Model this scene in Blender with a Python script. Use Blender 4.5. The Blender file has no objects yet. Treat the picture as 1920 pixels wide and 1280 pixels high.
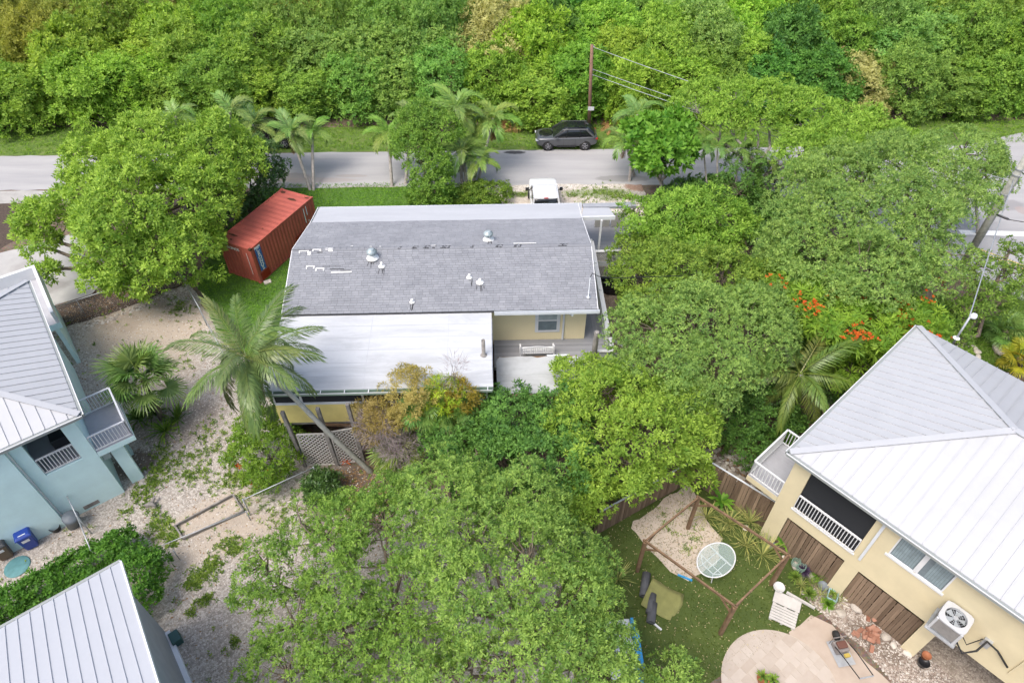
import bpy, bmesh, math, random
import numpy as np
from mathutils import Vector, Matrix
R = math.radians
scene = bpy.context.scene
COL = scene.collection
# ------------------------------------------------------------------ camera, sky, sun
CAM_H = 27.0
cd = bpy.data.cameras.new('camera'); cam = bpy.data.objects.new('camera', cd); COL.objects.link(cam)
cam.location = (0, 0, CAM_H); cam.rotation_euler = (R(45), 0, 0)
cd.sensor_width = 36; cd.lens = 24; cd.clip_end = 2000; cd.clip_start = .1
scene.camera = cam
SUN_EL, SUN_AZ = 62, 226          # azimuth the light comes from, clockwise from +Y
world = bpy.data.worlds.new('World'); scene.world = world; world.use_nodes = True
wn = world.node_tree; wn.nodes.clear()
sky = wn.nodes.new('ShaderNodeTexSky'); sky.sky_type = 'NISHITA'; sky.sun_disc = False
sky.sun_elevation = R(SUN_EL); sky.sun_rotation = R(SUN_AZ); sky.air_density = 1.0; sky.dust_density = 5.0; sky.ozone_density = 1.4
bg = wn.nodes.new('ShaderNodeBackground'); bg.inputs['Strength'].default_value = .15
wo = wn.nodes.new('ShaderNodeOutputWorld')
wn.links.new(sky.outputs[0], bg.inputs[0]); wn.links.new(bg.outputs[0], wo.inputs[0])
ld = bpy.data.lights.new('sun', 'SUN'); ld.energy = 1.15; ld.angle = R(28); ld.color = (1, .985, .955)
sun = bpy.data.objects.new('sun', ld); COL.objects.link(sun)
_a = R(SUN_AZ); _e = R(SUN_EL)
_d = Vector((math.sin(_a)*math.cos(_e), math.cos(_a)*math.cos(_e), math.sin(_e)))
sun.rotation_euler = _d.to_track_quat('Z', 'Y').to_euler(); sun.location = (0, 0, 60)
scene.view_settings.view_transform = 'Standard'; scene.view_settings.look = 'None'
scene.view_settings.exposure = .86; scene.view_settings.gamma = 1
scene.cycles.max_bounces = 6; scene.cycles.transparent_max_bounces = 8
scene.cycles.diffuse_bounces = 4
# ------------------------------------------------------------------ photo pixel -> place
_c = math.sqrt(.5)
def ray(px, py):
    u = (px-960)/1280; v = (640-py)/1280
    return (u, _c*(1+v), _c*(v-1))
def P(px, py, z=0.0):
    d = ray(px, py); t = (CAM_H-z)/-d[2]
    return Vector((d[0]*t, d[1]*t, z))
def mpp(p):                      # metres per photo pixel at a place
    return (_c*(p[1]+CAM_H-p[2]))/1280
# ------------------------------------------------------------------ mesh helpers
class MB:
    def __init__(s): s.v = []; s.f = []
    def add(s, vs, fs):
        n = len(s.v); s.v += [tuple(v) for v in vs]; s.f += [tuple(i+n for i in f) for f in fs]; return s
    def box(s, x0, y0, z0, x1, y1, z1):
        return s.add([(x0,y0,z0),(x1,y0,z0),(x1,y1,z0),(x0,y1,z0),(x0,y0,z1),(x1,y0,z1),(x1,y1,z1),(x0,y1,z1)],
            [(3,2,1,0),(4,5,6,7),(0,1,5,4),(1,2,6,5),(2,3,7,6),(3,0,4,7)])
    def bar(s, p, q, w, h, up=(0,0,1)):          # rectangular bar from p to q
        p = Vector(p); q = Vector(q); d = (q-p).normalized(); up = Vector(up)
        if abs(d.dot(up)) > .99: up = Vector((0,1,0))
        a = d.cross(up).normalized()*w/2; b = a.cross(d).normalized()*h/2
        vs = [p-a-b,p+a-b,p+a+b,p-a+b,q-a-b,q+a-b,q+a+b,q-a+b]
        return s.add(vs, [(0,1,2,3),(7,6,5,4),(4,5,1,0),(5,6,2,1),(6,7,3,2),(7,4,0,3)])
    def tube(s, pts, rs, n=8, cap=True):
        pts = [Vector(p) for p in pts]
        if not hasattr(rs, '__len__'): rs = [rs]*len(pts)
        rings = []; k0 = len(s.v)
        for i, p in enumerate(pts):
            d = (pts[min(i+1,len(pts)-1)]-pts[max(i-1,0)]).normalized()
            a = d.cross(Vector((0,0,1)) if abs(d.z) < .95 else Vector((1,0,0))).normalized(); b = d.cross(a)
            for j in range(n):
                t = 2*math.pi*j/n
                s.v.append(tuple(p+(a*math.cos(t)+b*math.sin(t))*rs[i]))
        for i in range(len(pts)-1):
            for j in range(n):
                s.f.append((k0+i*n+j, k0+i*n+(j+1)%n, k0+(i+1)*n+(j+1)%n, k0+(i+1)*n+j))
        if cap:
            s.f.append(tuple(k0+j for j in reversed(range(n)))); s.f.append(tuple(k0+(len(pts)-1)*n+j for j in range(n)))
        return s
    def prism(s, poly, z0, z1):                  # poly: list of xy, z may be per vertex callables
        n = len(poly); zf = (lambda z: z if callable(z) else (lambda x, y: z))
        a = zf(z0); b = zf(z1)
        A = sum(poly[i][0]*poly[(i+1)%n][1]-poly[(i+1)%n][0]*poly[i][1] for i in range(n))
        if A < 0: poly = poly[::-1]
        vs = [(x,y,a(x,y)) for x,y in poly]+[(x,y,b(x,y)) for x,y in poly]
        return s.add(vs, [tuple(reversed(range(n))), tuple(range(n,2*n))]+[(i,(i+1)%n,n+(i+1)%n,n+i) for i in range(n)])
    def lathe(s, prof, n=16, c=(0,0,0), M=None):
        k0 = len(s.v); m = len(prof)
        for j in range(n):
            t = 2*math.pi*j/n
            for r, z in prof:
                p = Vector((c[0]+r*math.cos(t), c[1]+r*math.sin(t), c[2]+z))
                s.v.append(tuple(M @ p if M else p))
        for j in range(n):
            for i in range(m-1):
                s.f.append((k0+j*m+i, k0+((j+1)%n)*m+i, k0+((j+1)%n)*m+i+1, k0+j*m+i+1))
        return s
    def build(s, name, mat, parent=None, smooth=False, bevel=0, M=None):
        me = bpy.data.meshes.new(name); me.from_pydata(s.v, [], s.f)
        if M: me.transform(M)
        if smooth: me.polygons.foreach_set('use_smooth', [True]*len(me.polygons))
        me.materials.append(mat)
        o = bpy.data.objects.new(name, me); COL.objects.link(o)
        if parent: o.parent = parent
        if bevel:
            b = o.modifiers.new('bevel', 'BEVEL'); b.width = bevel; b.segments = 2; b.limit_method = 'ANGLE'
        return o
def tag(o, label, cat, group=None, kind=None):
    if label: o['label'] = label
    if cat: o['category'] = cat
    if group: o['group'] = group
    if kind: o['kind'] = kind
    return o
def thing(name, label, cat, loc=(0,0,0), rz=0, group=None):
    o = bpy.data.objects.new(name, None); COL.objects.link(o); o.empty_display_size = .3
    o.location = loc; o.rotation_euler = (0,0,rz)
    return tag(o, label, cat, group)
def dup(root, loc=None, rz=None, label=None, parent=None, scale=None, color=None):
    r = root.copy(); COL.objects.link(r)
    if parent: r.parent = parent
    if loc is not None: r.location = loc
    if rz is not None: r.rotation_euler = (0,0,rz)
    if scale is not None: r.scale = (scale,)*3 if not hasattr(scale,'__len__') else scale
    if label: r['label'] = label
    if color: r.color = color
    for ch in list(root.children):
        c = dup(ch, parent=r)
        if color: c.color = color
    return r
def share(src, name, parent, loc=(0,0,0), rot=(0,0,0), scale=(1,1,1)):   # another piece with the same mesh
    o = bpy.data.objects.new(name, src.data if hasattr(src,'data') else src); COL.objects.link(o)
    o.parent = parent; o.location = loc; o.rotation_euler = rot; o.scale = scale
    return o
def wallpt(px, py, O, e):         # photo pixel on a vertical wall plane -> (s along, z)
    d = ray(px, py); n = (-e[1], e[0]); t = (O[0]*n[0]+O[1]*n[1])/(d[0]*n[0]+d[1]*n[1])
    return ((d[0]*t-O[0])*e[0]+(d[1]*t-O[1])*e[1], CAM_H+d[2]*t)
# ------------------------------------------------------------------ materials
MATS = {}
class NT:
    def __init__(s, name):
        s.m = bpy.data.materials.new(name); s.m.use_nodes = True; s.t = s.m.node_tree
        s.b = s.t.nodes['Principled BSDF']; s.out = s.t.nodes['Material Output']
        s.co = None
    def n(s, typ, **kw):
        x = s.t.nodes.new('ShaderNode'+typ)
        for k, v in kw.items(): setattr(x, k, v)
        return x
    def l(s, a, b): s.t.links.new(a, b)
    def coord(s, world=False):
        if world: return s.n('NewGeometry').outputs['Position']
        if not s.co: s.co = s.n('TexCoord').outputs['Object']
        return s.co
    def noise(s, scale, detail=4, rough=.6, world=False, vec=None, dist=0):
        x = s.n('TexNoise'); x.inputs['Scale'].default_value = scale; x.inputs['Detail'].default_value = detail
        x.inputs['Roughness'].default_value = rough; x.inputs['Distortion'].default_value = dist
        s.l(vec or s.coord(world), x.inputs['Vector']); return x.outputs['Fac']
    def vor(s, scale, world=False, feature='F1', out='Color', vec=None):
        x = s.n('TexVoronoi'); x.feature = feature; x.inputs['Scale'].default_value = scale
        s.l(vec or s.coord(world), x.inputs['Vector']); return x.outputs[out]
    def ramp(s, fac, stops):
        x = s.n('ValToRGB'); e = x.color_ramp.elements
        while len(e) < len(stops): e.new(.5)
        for i, (p, c) in enumerate(stops):
            e[i].position = p; c = (c,c,c) if not hasattr(c,'__len__') else c; e[i].color = (*c[:3], 1)
        s.l(fac, x.inputs['Fac']); return x.outputs['Color']
    def mix(s, fac, a, b, mode='MIX'):
        x = s.n('Mix', data_type='RGBA', blend_type=mode)
        for sock, v in ((x.inputs[0], fac), (x.inputs[6], a), (x.inputs[7], b)):
            if hasattr(v, 'links') or hasattr(v, 'is_linked'): s.l(v, sock)
            elif hasattr(v, '__len__'): sock.default_value = (*v[:3], 1)
            else: sock.default_value = v
        return x.outputs[2]
    def math(s, op, a, b=0.0, c=0.0):
        x = s.n('Math', operation=op)
        for i, v in enumerate((a, b, c)):
            if hasattr(v, 'is_linked'): s.l(v, x.inputs[i])
            else: x.inputs[i].default_value = v
        return x.outputs[0]
    def bump(s, h, strength=.3, dist=.02):
        x = s.n('Bump'); x.inputs['Strength'].default_value = strength; x.inputs['Distance'].default_value = dist
        s.l(h, x.inputs['Height']); s.l(x.outputs[0], s.b.inputs['Normal']); return x
    def base(s, c):
        if hasattr(c, 'is_linked'): s.l(c, s.b.inputs['Base Color'])
        else: s.b.inputs['Base Color'].default_value = (*c[:3], 1)
    def done(s, rough=.7, metal=0, spec=.4):
        s.b.inputs['Roughness'].default_value = rough; s.b.inputs['Metallic'].default_value = metal
        s.b.inputs['Specular IOR Level'].default_value = spec
        MATS[s.m.name] = s.m; return s.m
    def ellipse(s, cx, cy, rx, ry, soft=.35, ang=0, nscale=.9, namp=.5):   # world-space blotch with a ragged edge
        g = s.coord(True); mp = s.n('Mapping', vector_type='TEXTURE')
        mp.inputs['Location'].default_value = (cx, cy, 0); mp.inputs['Rotation'].default_value = (0,0,ang)
        mp.inputs['Scale'].default_value = (rx, ry, 1e6)
        s.l(g, mp.inputs['Vector'])
        ln = s.n('VectorMath', operation='LENGTH'); s.l(mp.outputs[0], ln.inputs[0])
        nz = s.noise(nscale, 5, .65, True)
        v = s.math('ADD', ln.outputs['Value'], s.math('MULTIPLY', s.math('SUBTRACT', nz, .5), namp*2))
        mr = s.n('MapRange'); mr.interpolation_type = 'SMOOTHSTEP'
        s.l(v, mr.inputs[0]); mr.inputs[1].default_value = 1+soft/2; mr.inputs[2].default_value = 1-soft/2
        return mr.outputs[0]
def simple(name, c, rough=.6, var=.12, scale=6, metal=0, bump=0, c2=None, spec=.4, fine=60):
    t = NT(name); a = tuple(x*(1-var) for x in c); b = c2 or tuple(min(1,x*(1+var)) for x in c)
    n1 = t.noise(scale, 5, .6); col = t.ramp(n1, [(.3, a), (.7, b)])
    t.base(col)
    if bump: t.bump(t.noise(fine, 3), bump, .01)
    return t.done(rough, metal, spec)
def stained(name, c, stain, amt=.5, scale=1.2, rough=.5, streak=(1,1,1), bump=.05, metal=0):
    t = NT(name); mp = t.n('Mapping'); mp.inputs['Scale'].default_value = streak; t.l(t.coord(), mp.inputs['Vector'])
    n1 = t.noise(scale, 8, .7, vec=mp.outputs[0], dist=.6); n2 = t.noise(scale*9, 4, .6)
    f = t.ramp(n1, [(.45, 0), (.78, amt)])
    col = t.mix(f, c, stain); col = t.mix(t.ramp(n2, [(.3, 0), (.7, .18)]), col, tuple(x*.8 for x in c))
    t.base(col); t.bump(n2, bump, .01); return t.done(rough, metal)
def plain(name, c, rough=.5, metal=0, spec=.5):
    t = NT(name); t.base(c); return t.done(rough, metal, spec)
def piecey(name, c1, c2, rough=.7, scale=8, grain=(1,1,1), bump=.2):    # colour differs from piece to piece
    t = NT(name); oi = t.n('ObjectInfo'); mp = t.n('Mapping'); mp.inputs['Scale'].default_value = grain
    t.l(t.coord(), mp.inputs['Vector']); ofs = t.n('VectorMath', operation='ADD'); t.l(mp.outputs[0], ofs.inputs[0])
    sc = t.n('VectorMath', operation='SCALE'); sc.inputs[0].default_value = (17,31,53); t.l(oi.outputs['Random'], sc.inputs['Scale'])
    t.l(sc.outputs[0], ofs.inputs[1])
    nz = t.noise(scale, 6, .65, vec=ofs.outputs[0])
    f = t.math('ADD', t.math('MULTIPLY', oi.outputs['Random'], .55), t.math('MULTIPLY', t.math('SUBTRACT', nz, .25), .9))
    t.base(t.ramp(f, [(.1, c1), (.9, c2)])); t.bump(nz, bump, .01); return t.done(rough)
def leafmat(name, cA, cB, trans=.45, rough=.55, spec=.25):
    t = NT(name); at = t.n('Attribute', attribute_name='tint'); oi = t.n('ObjectInfo')
    cA = tuple(min(.8, x*1.12) for x in cA); cB = tuple(min(.8, x*1.10) for x in cB)
    col = t.ramp(at.outputs['Fac'], [(0, cA), (1, cB)])
    col = t.mix(1.0, col, oi.outputs['Color'], 'MULTIPLY')
    t.base(col); t.done(rough, 0, spec)
    tr = t.n('BsdfTranslucent'); t.l(t.mix(1.0, col, (1.0, 1.0, .55), 'MULTIPLY'), tr.inputs['Color'])
    mx = t.n('MixShader'); mx.inputs[0].default_value = trans
    t.l(t.b.outputs[0], mx.inputs[1]); t.l(tr.outputs[0], mx.inputs[2]); t.l(mx.outputs[0], t.out.inputs['Surface'])
    return t.m
# ------------------------------------------------------------------ leaves
def leaf_object(name, mat, base, dirs, wid, L, W, tint, parent=None, bend=.12):
    """many leaves as one mesh: base point, direction, width direction per leaf (arrays)"""
    n = len(base); nrm = np.cross(dirs, wid)
    nl = np.linalg.norm(nrm, axis=1, keepdims=True); nrm = nrm/np.maximum(nl, 1e-6)
    L = np.broadcast_to(L, n)[:,None]; W = np.broadcast_to(W, n)[:,None]
    v = np.empty((n,4,3)); mid = base+dirs*L*.48+nrm*L*bend
    v[:,0] = base; v[:,1] = mid+wid*W*.5; v[:,2] = base+dirs*L-nrm*L*bend*.6; v[:,3] = mid-wid*W*.5
    me = bpy.data.meshes.new(name)
    me.vertices.add(n*4); me.vertices.foreach_set('co', v.reshape(-1).astype(np.float32))
    me.loops.add(n*4); me.loops.foreach_set('vertex_index', np.arange(n*4, dtype=np.int32))
    me.polygons.add(n); me.polygons.foreach_set('loop_start', np.arange(0, n*4, 4, dtype=np.int32))
    at = me.attributes.new('tint', 'FLOAT', 'FACE'); at.data.foreach_set('value', np.asarray(tint, dtype=np.float32))
    me.update(); me.materials.append(mat)
    o = bpy.data.objects.new(name, me); COL.objects.link(o); o.parent = parent
    return o
def unit(a): return a/np.maximum(np.linalg.norm(a, axis=-1, keepdims=True), 1e-9)
def rosettes(rng, pos, axis, k, L, spread=(35,85), jit=.35, tint=None, wr=.36, droop=.0):
    """leaves fanned round an axis at each position"""
    n = len(pos); axis = unit(axis)
    t1 = unit(np.cross(axis, unit(rng.normal(size=(n,3))))); t2 = np.cross(axis, t1)
    ph = (np.arange(k)[None,:]*2.399+rng.uniform(0, 6.28, (n,1))+rng.normal(0, jit, (n,k)))
    th = np.radians(rng.uniform(spread[0], spread[1], (n,k)))
    d = axis[:,None,:]*np.cos(th)[...,None]+(t1[:,None,:]*np.cos(ph)[...,None]+t2[:,None,:]*np.sin(ph)[...,None])*np.sin(th)[...,None]
    d[...,2] -= droop*np.sin(th); d = unit(d)
    w = unit(np.cross(d, axis[:,None,:]+rng.normal(0, .25, (n,k,3))))
    l = L*rng.uniform(.7, 1.2, (n,k))
    b = pos[:,None,:]+d*(l*.12)[...,None]
    if tint is None: tint = rng.uniform(0, 1, n)
    tt = np.clip(tint[:,None]+rng.normal(0, .12, (n,k)), 0, 1)
    return (b.reshape(-1,3), d.reshape(-1,3), w.reshape(-1,3), l.reshape(-1), (l*wr).reshape(-1), tt.reshape(-1))
def crown_points(rng, lobes, spacing, low=-.45, inner=.12):
    pts = []; nr = []; lob = []
    C = np.array([l[0] for l in lobes]); RR = np.array([l[1] for l in lobes])
    for i in range(len(lobes)):
        r = RR[i]; area = 4*math.pi*(((r[0]*r[1])**1.6+(r[0]*r[2])**1.6+(r[1]*r[2])**1.6)/3)**(1/1.6)
        n = int(area/spacing**2)+3
        d = unit(rng.normal(size=(n*2,3))); d = d[(d[:,2] > low) | (rng.uniform(size=n*2) < .15)][:n]
        lump = 1+.16*np.sin(d[:,0]*5+i*1.7)*np.sin(d[:,1]*6+i)+.10*np.sin(d[:,2]*9+d[:,0]*7+i*3)
        rad = rng.uniform(.74, 1.13, len(d))*lump
        inn = rng.uniform(size=len(d)) < inner; rad[inn] *= rng.uniform(.45, .85, inn.sum())
        p = C[i]+d*r*rad[:,None]
        keep = np.ones(len(p), bool)
        for j in range(len(lobes)):
            if j != i: keep &= np.linalg.norm((p-C[j])/RR[j], axis=1) > .78
        pts.append(p[keep]); nr.append(unit(d/r)[keep]); lob.append(np.full(keep.sum(), i))
    return np.concatenate(pts), np.concatenate(nr), np.concatenate(lob)
def crown_leaves(rng, pts, nr, rc, ros, k, L, up=.55, flat=.45, wr=.36, spread=(35,85), new=.35, droop=.15):
    m = len(pts); n = m*ros
    cl_t = rng.uniform(0, 1, m)
    ax = unit(nr+np.array([0,0,up])+rng.normal(0, .25, (m,3)))
    off = rng.normal(size=(m,ros,3)); off = unit(off)*(rng.uniform(0, 1, (m,ros,1))**.45)*rc
    comp = (off*ax[:,None,:]).sum(-1, keepdims=True)
    off = off-ax[:,None,:]*comp*(1-flat)
    dome = 1-(np.linalg.norm(off, axis=-1, keepdims=True)/rc)**2
    pos = pts[:,None,:]+off+ax[:,None,:]*dome*rc*.45
    axr = unit(ax[:,None,:]*1.0+off/rc*.8+rng.normal(0, .3, (m,ros,3)))
    tint = np.clip(.55+.4*(cl_t[:,None]-.5)+rng.normal(0, .16, (m,ros))+(rng.uniform(size=(m,ros)) < new*.35)*.4, 0, 1)
    return rosettes(rng, pos.reshape(-1,3), axr.reshape(-1,3), k, L, spread, .4, tint.reshape(-1), wr, droop)
def limb(mb, a, b, r0, r1, rng, sag=.12, n=4, seg=5):
    a = Vector(a); b = Vector(b); L = (b-a).length; pts = []
    for i in range(seg+1):
        t = i/seg; p = a.lerp(b, t)
        if 0 < i < seg: p += Vector(rng.normal(0, sag*L*.25, 3))*(1-abs(2*t-1)*.5)
        p.z += math.sin(t*math.pi)*L*.06; pts.append(p)
    mb.tube(pts, [r0+(r1-r0)*(i/seg)**.8 for i in range(seg+1)], n, cap=False); return pts
def make_tree(name, label, cat, base, lobes, lm, spacing=.75, rc=.5, ros=8, k=7, L=.16, seed=1, wr=.36, up=.55, flat=.45,
              trunk_r=.16, fork=.35, low=-.45, inner=.12, group=None, bark='bark', color=None, spread=(35,85), droop=.15, twigs=22, new=.35, trunks=None, satellites=0):
    rng = np.random.default_rng(seed); base = Vector(base)
    root = thing(name, label, cat, base, 0, group)
    lb = [(np.array(c)-np.array(base), np.array(r)) for c, r in lobes]
    if satellites:
        ext = []
        for c, r in lb:
            for q in range(satellites):
                d = unit(rng.normal(size=3)); d[2] = abs(d[2])*.8-.1; d = unit(d); kk = rng.uniform(.30,.5); ext.append((c+d*r*rng.uniform(.75,1.0), r*kk*np.array([1,1,.8])))
        main = len(lb); lb = lb+ext
    else: main = len(lb)
    pts, nr, lo = crown_points(rng, lb, spacing, low, inner)
    lv = crown_leaves(rng, pts, nr, rc, ros, k, L, up, flat, wr, spread, new, droop)
    cr = leaf_object('crown', MATS[lm], *lv, parent=root)
    if color: cr.color = (*color, 1)
    cen = sum((Vector(c) for c, r in lb), Vector())/len(lb)
    mb = MB(); br = MB()
    starts = [Vector((0,0,-.05))] if not trunks else [Vector(t) for t in trunks]
    f = Vector((cen.x*fork, cen.y*fork, max(.4, cen.z*fork)))
    for s0 in starts:
        limb(mb, s0, f+Vector(rng.normal(0,.1,3)), trunk_r*1.15/len(starts)**.5, trunk_r*.8/len(starts)**.5, rng, .1, 8, 6)
    for i, (c, r) in enumerate(lb[:main]):
        c = Vector(c); q = c-Vector((0,0,r[2]*.35))
        lp = limb(br, f, q, trunk_r*.62, trunk_r*.3, rng, .2, 6, 7)
        lp += limb(br, q, c+Vector(rng.normal(0, .35, 3))*float(min(r)), trunk_r*.28, trunk_r*.1, rng, .2, 5, 4)
        idx = np.nonzero(lo == i)[0]
        if len(idx):
            for j in rng.choice(idx, min(twigs, len(idx)), replace=False):
                tip = Vector(pts[j]); q = min((lp[int(z_)] for z_ in rng.integers(3, len(lp), 3)), key=lambda a_: (a_-tip).length); m = q.lerp(tip, .45)+Vector(rng.normal(0, .15, 3))*float(min(r))*.5
                limb(br, q, m, trunk_r*.24, trunk_r*.14, rng, .15, 4, 3); limb(br, m, tip, trunk_r*.14, trunk_r*.05, rng, .15, 4, 3)
    mb.build('trunk', MATS[bark], root, True); br.build('branches', MATS[bark], root, True)
    return root
def lobe(px, py, z, rpx, rz=None, ry=None):       # a crown lobe centred on a pixel's ray at height z, radius in photo pixels
    p = P(px, py, z); r = rpx*mpp(p)
    return (p, (r, ry*mpp(p) if ry else r, rz if rz else r*.8))
# ------------------------------------------------------------------ shared materials
simple('bark', (.15,.12,.09), .9, .35, 5, bump=.6, fine=30)
simple('bark_pale', (.34,.31,.28), .9, .3, 5, bump=.5, fine=30)
leafmat('leaf_lime', (.14,.275,.04), (.43,.60,.095))
leafmat('leaf_mid', (.10,.21,.042), (.32,.47,.08))
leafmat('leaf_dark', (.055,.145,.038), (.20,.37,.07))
leafmat('leaf_blue', (.115,.235,.065), (.35,.50,.125))
leafmat('leaf_deep', (0.036,0.085,0.024), (0.1,0.19,0.04), .25, .35, .5)
leafmat('leaf_gold', (.38,.36,.15), (.62,.57,.28))
leafmat('leaf_olive', (0.2,0.22,0.055), (0.38,0.38,0.08))
leafmat('leaf_bright', (.11,.26,.035), (.30,.48,.065))
leafmat('leaf_orange', (.60,.07,.012), (.85,.20,.03))
leafmat('leaf_palm', (.12,.23,.055), (.31,.42,.11), .3, .4, .4)
leafmat('leaf_coco', (.075,.145,.04), (.22,.29,.075), .3, .35, .5)
leafmat('leaf_grass', (0.1,0.21,0.022), (0.24,0.4,0.04), .3, .6)
leafmat('leaf_weed', (0.1,0.19,0.035), (0.27,0.37,0.06), .3, .6)
leafmat('leaf_straw',  (.34,.27,.15), (.52,.45,.26), .3, .7)
leafmat('leaf_vari',   (.10,.17,.045), (.55,.52,.20), .25, .5)
leafmat('leaf_brown',  (.19,.10,.045), (.36,.24,.12), .2, .8)
leafmat('leaf_purple', (.030,.020,.045), (.095,.060,.120), .2, .5)
leafmat('twig_grey',   (.20,.16,.16), (.36,.31,.31), .05, .9)
simple('white_paint', (.64,.645,.65), .5, .05, 3)
simple('white_metal', (.74,.75,.77), .45, .04, 2)
simple('galv', (.42,.44,.46), .45, .15, 6, metal=.4)
plain('dark', (.012,.012,.013), .8)
plain('black_plastic', (.018,.018,.02), .35)
plain('rubber', (.02,.02,.02), .8)
plain('chrome', (.6,.6,.62), .25, .9)
simple('concrete', (.35,.337,.315), .85, .15, 1.5, bump=.2)
piecey('stone', (.34,.30,.25), (.62,.57,.50), .85, 5, bump=.4)
piecey('pebble', (.30,.26,.22), (.66,.61,.55), .85, 12)
piecey('old_wood', (.10,.066,.042), (.28,.20,.135), .85, 9, (1,1,.12), .5)
simple('brown_wood', (.185,.115,.066), .75, .3, 4, bump=.4, fine=25)
simple('grey_wood', (.22,.205,.19), .85, .35, 4, bump=.5, fine=25)
simple('pole_wood', (.215,.125,.085), .85, .3, 3, bump=.4)
simple('pole_grey', (.33,.33,.29), .85, .25, 5, bump=.4)

# ------------------------------------------------------------------ ground
def gpoly(pix): return [tuple(P(x, y)[:2]) for x, y in pix]
def rag(poly, step=.5, amp=.18, seed=0):           # a ragged natural edge
    rng = random.Random(seed); out = []
    for i in range(len(poly)):
        a = Vector(poly[i]); b = Vector(poly[(i+1)%len(poly)]); n = max(1, int((b-a).length/step))
        for j in range(n):
            p = a.lerp(b, j/n); out.append((p.x+rng.uniform(-amp, amp), p.y+rng.uniform(-amp, amp)))
    return out
def sheet(name, poly, z, mat, label=None):
    bm = bmesh.new(); vs = [bm.verts.new((x, y, z)) for x, y in poly]; f = bm.faces.new(vs)
    if f.normal.z < 0: f.normal_flip()
    f.normal_update()
    if f.normal.z < 0: bmesh.ops.reverse_faces(bm, faces=[f])
    bmesh.ops.triangulate(bm, faces=bm.faces[:])
    me = bpy.data.meshes.new(name); bm.to_mesh(me); bm.free(); me.materials.append(mat)
    o = bpy.data.objects.new(name, me); COL.objects.link(o); o['kind'] = 'structure'
    if label: o['label'] = label
    return o
def inside(poly, x, y):
    c = False; n = len(poly); j = n-1
    for i in range(n):
        if (poly[i][1] > y) != (poly[j][1] > y) and x < (poly[j][0]-poly[i][0])*(y-poly[i][1])/(poly[j][1]-poly[i][1])+poly[i][0]: c = not c
        j = i
    return c
def scatter(rng, poly, n):
    xs = [p[0] for p in poly]; ys = [p[1] for p in poly]; out = []
    while len(out) < n:
        x = rng.uniform(min(xs), max(xs)); y = rng.uniform(min(ys), max(ys))
        if inside(poly, x, y): out.append((x, y))
    return np.array(out)
# soil under everything
t = NT('soil'); n1 = t.noise(1.3, 8, .7, True); n2 = t.vor(14, True)
c = t.ramp(n1, [(.25,(.075,.055,.040)),(.5,(.17,.125,.09)),(.75,(.26,.215,.165))])
c = t.mix(.35, c, t.mix(1.0, c, n2, 'MULTIPLY')); t.base(c); t.bump(t.noise(25, 4, .6, True), .5, .03); t.done(.95)
sheet('ground', [(-400,-100),(400,-100),(400,700),(-400,700)], 0, MATS['soil'])
# coral gravel, with bare sand, litter and dirt blotches
def gravel(name, blots=(), cs=((.225,.198,.168),(.39,.352,.308),(.55,.508,.455)), scale=15):
    t = NT(name); vc = t.vor(scale, True); sep = t.n('SeparateColor'); t.l(vc, sep.inputs[0])
    big = t.noise(.55, 6, .65, True); f = t.math('ADD', t.math('MULTIPLY', sep.outputs[0], .6), t.math('MULTIPLY', big, .45))
    c = t.ramp(f, [(.12, cs[0]), (.5, cs[1]), (.88, cs[2])])
    vd = t.vor(scale, True, 'DISTANCE_TO_EDGE', 'Distance')
    c = t.mix(t.ramp(vd, [(0, .55), (.10, 0)]), c, (.16,.13,.105))
    for (kx, ky, rx, ry, ang, col, amt) in blots:
        p = P(kx, ky); m = t.ellipse(p.x, p.y, rx, ry, .5, R(ang), .8, .45)
        n3 = t.ramp(t.noise(30, 4, .6, True), [(.3, tuple(x*.82 for x in col)), (.7, tuple(min(1, x*1.12) for x in col))])
        c = t.mix(t.math('MULTIPLY', m, amt), c, n3)
    t.base(c); t.bump(vd, .6, .03); return t.done(.95)
sand = (.44,.37,.295); litter = (.115,.085,.062); dirt = (.33,.27,.21)
gravel('yard_gravel', [(262,625,3.6,2.2,-25,sand,.95),(330,600,2.2,1.5,0,sand,.8),(215,600,1.8,.8,-20,dirt,.6),(640,935,1.6,2.6,25,litter,.7),
    (690,900,1.3,1.4,0,litter,.9),(330,790,2.2,1.5,0,litter,.45),(250,870,1.0,.8,20,litter,.85),(395,965,2.2,.8,32,sand,.75),(470,1000,1.6,1.2,0,dirt,.5),
    (400,1020,2.6,.7,32,sand,.7),(300,700,2.0,1.5,0,dirt,.4),(250,555,3.4,.45,-22,litter,.4),(700,1250,3,2,0,dirt,.35)])
yard = rag(gpoly([(30,610),(210,545),(342,520),(375,560),(395,600),(440,655),(520,700),(560,860),(720,880),(900,960),(1120,1000),(1150,1120),(1100,1290),(700,1420),(200,1420),(-200,1250),(-200,700)]), .6, .12, 3)
sheet('gravel_yard', yard, .004, MATS['yard_gravel'])
# lawn
t = NT('lawn'); n1 = t.noise(1.1, 6, .65, True); n2 = t.noise(22, 4, .7, True)
c = t.ramp(n1, [(.28,(.055,.115,.016)),(.55,(.085,.180,.020)),(.8,(.17,.225,.055))]); c = t.mix(t.ramp(n2, [(.3,.5),(.7,0)]), c, (.035,.085,.012))
t.base(c); t.bump(n2, .6, .04); t.done(.9)
lawn_poly = rag(gpoly([(500,346),(640,345),(800,345),(905,347),(930,368),(985,392),(960,480),(590,520),(560,640),(545,700),(470,665),(418,640),(392,585),(372,540),(380,500),(430,420)]), .45, .1, 5)
sheet('lawn', lawn_poly, .008, MATS['lawn'])
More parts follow.
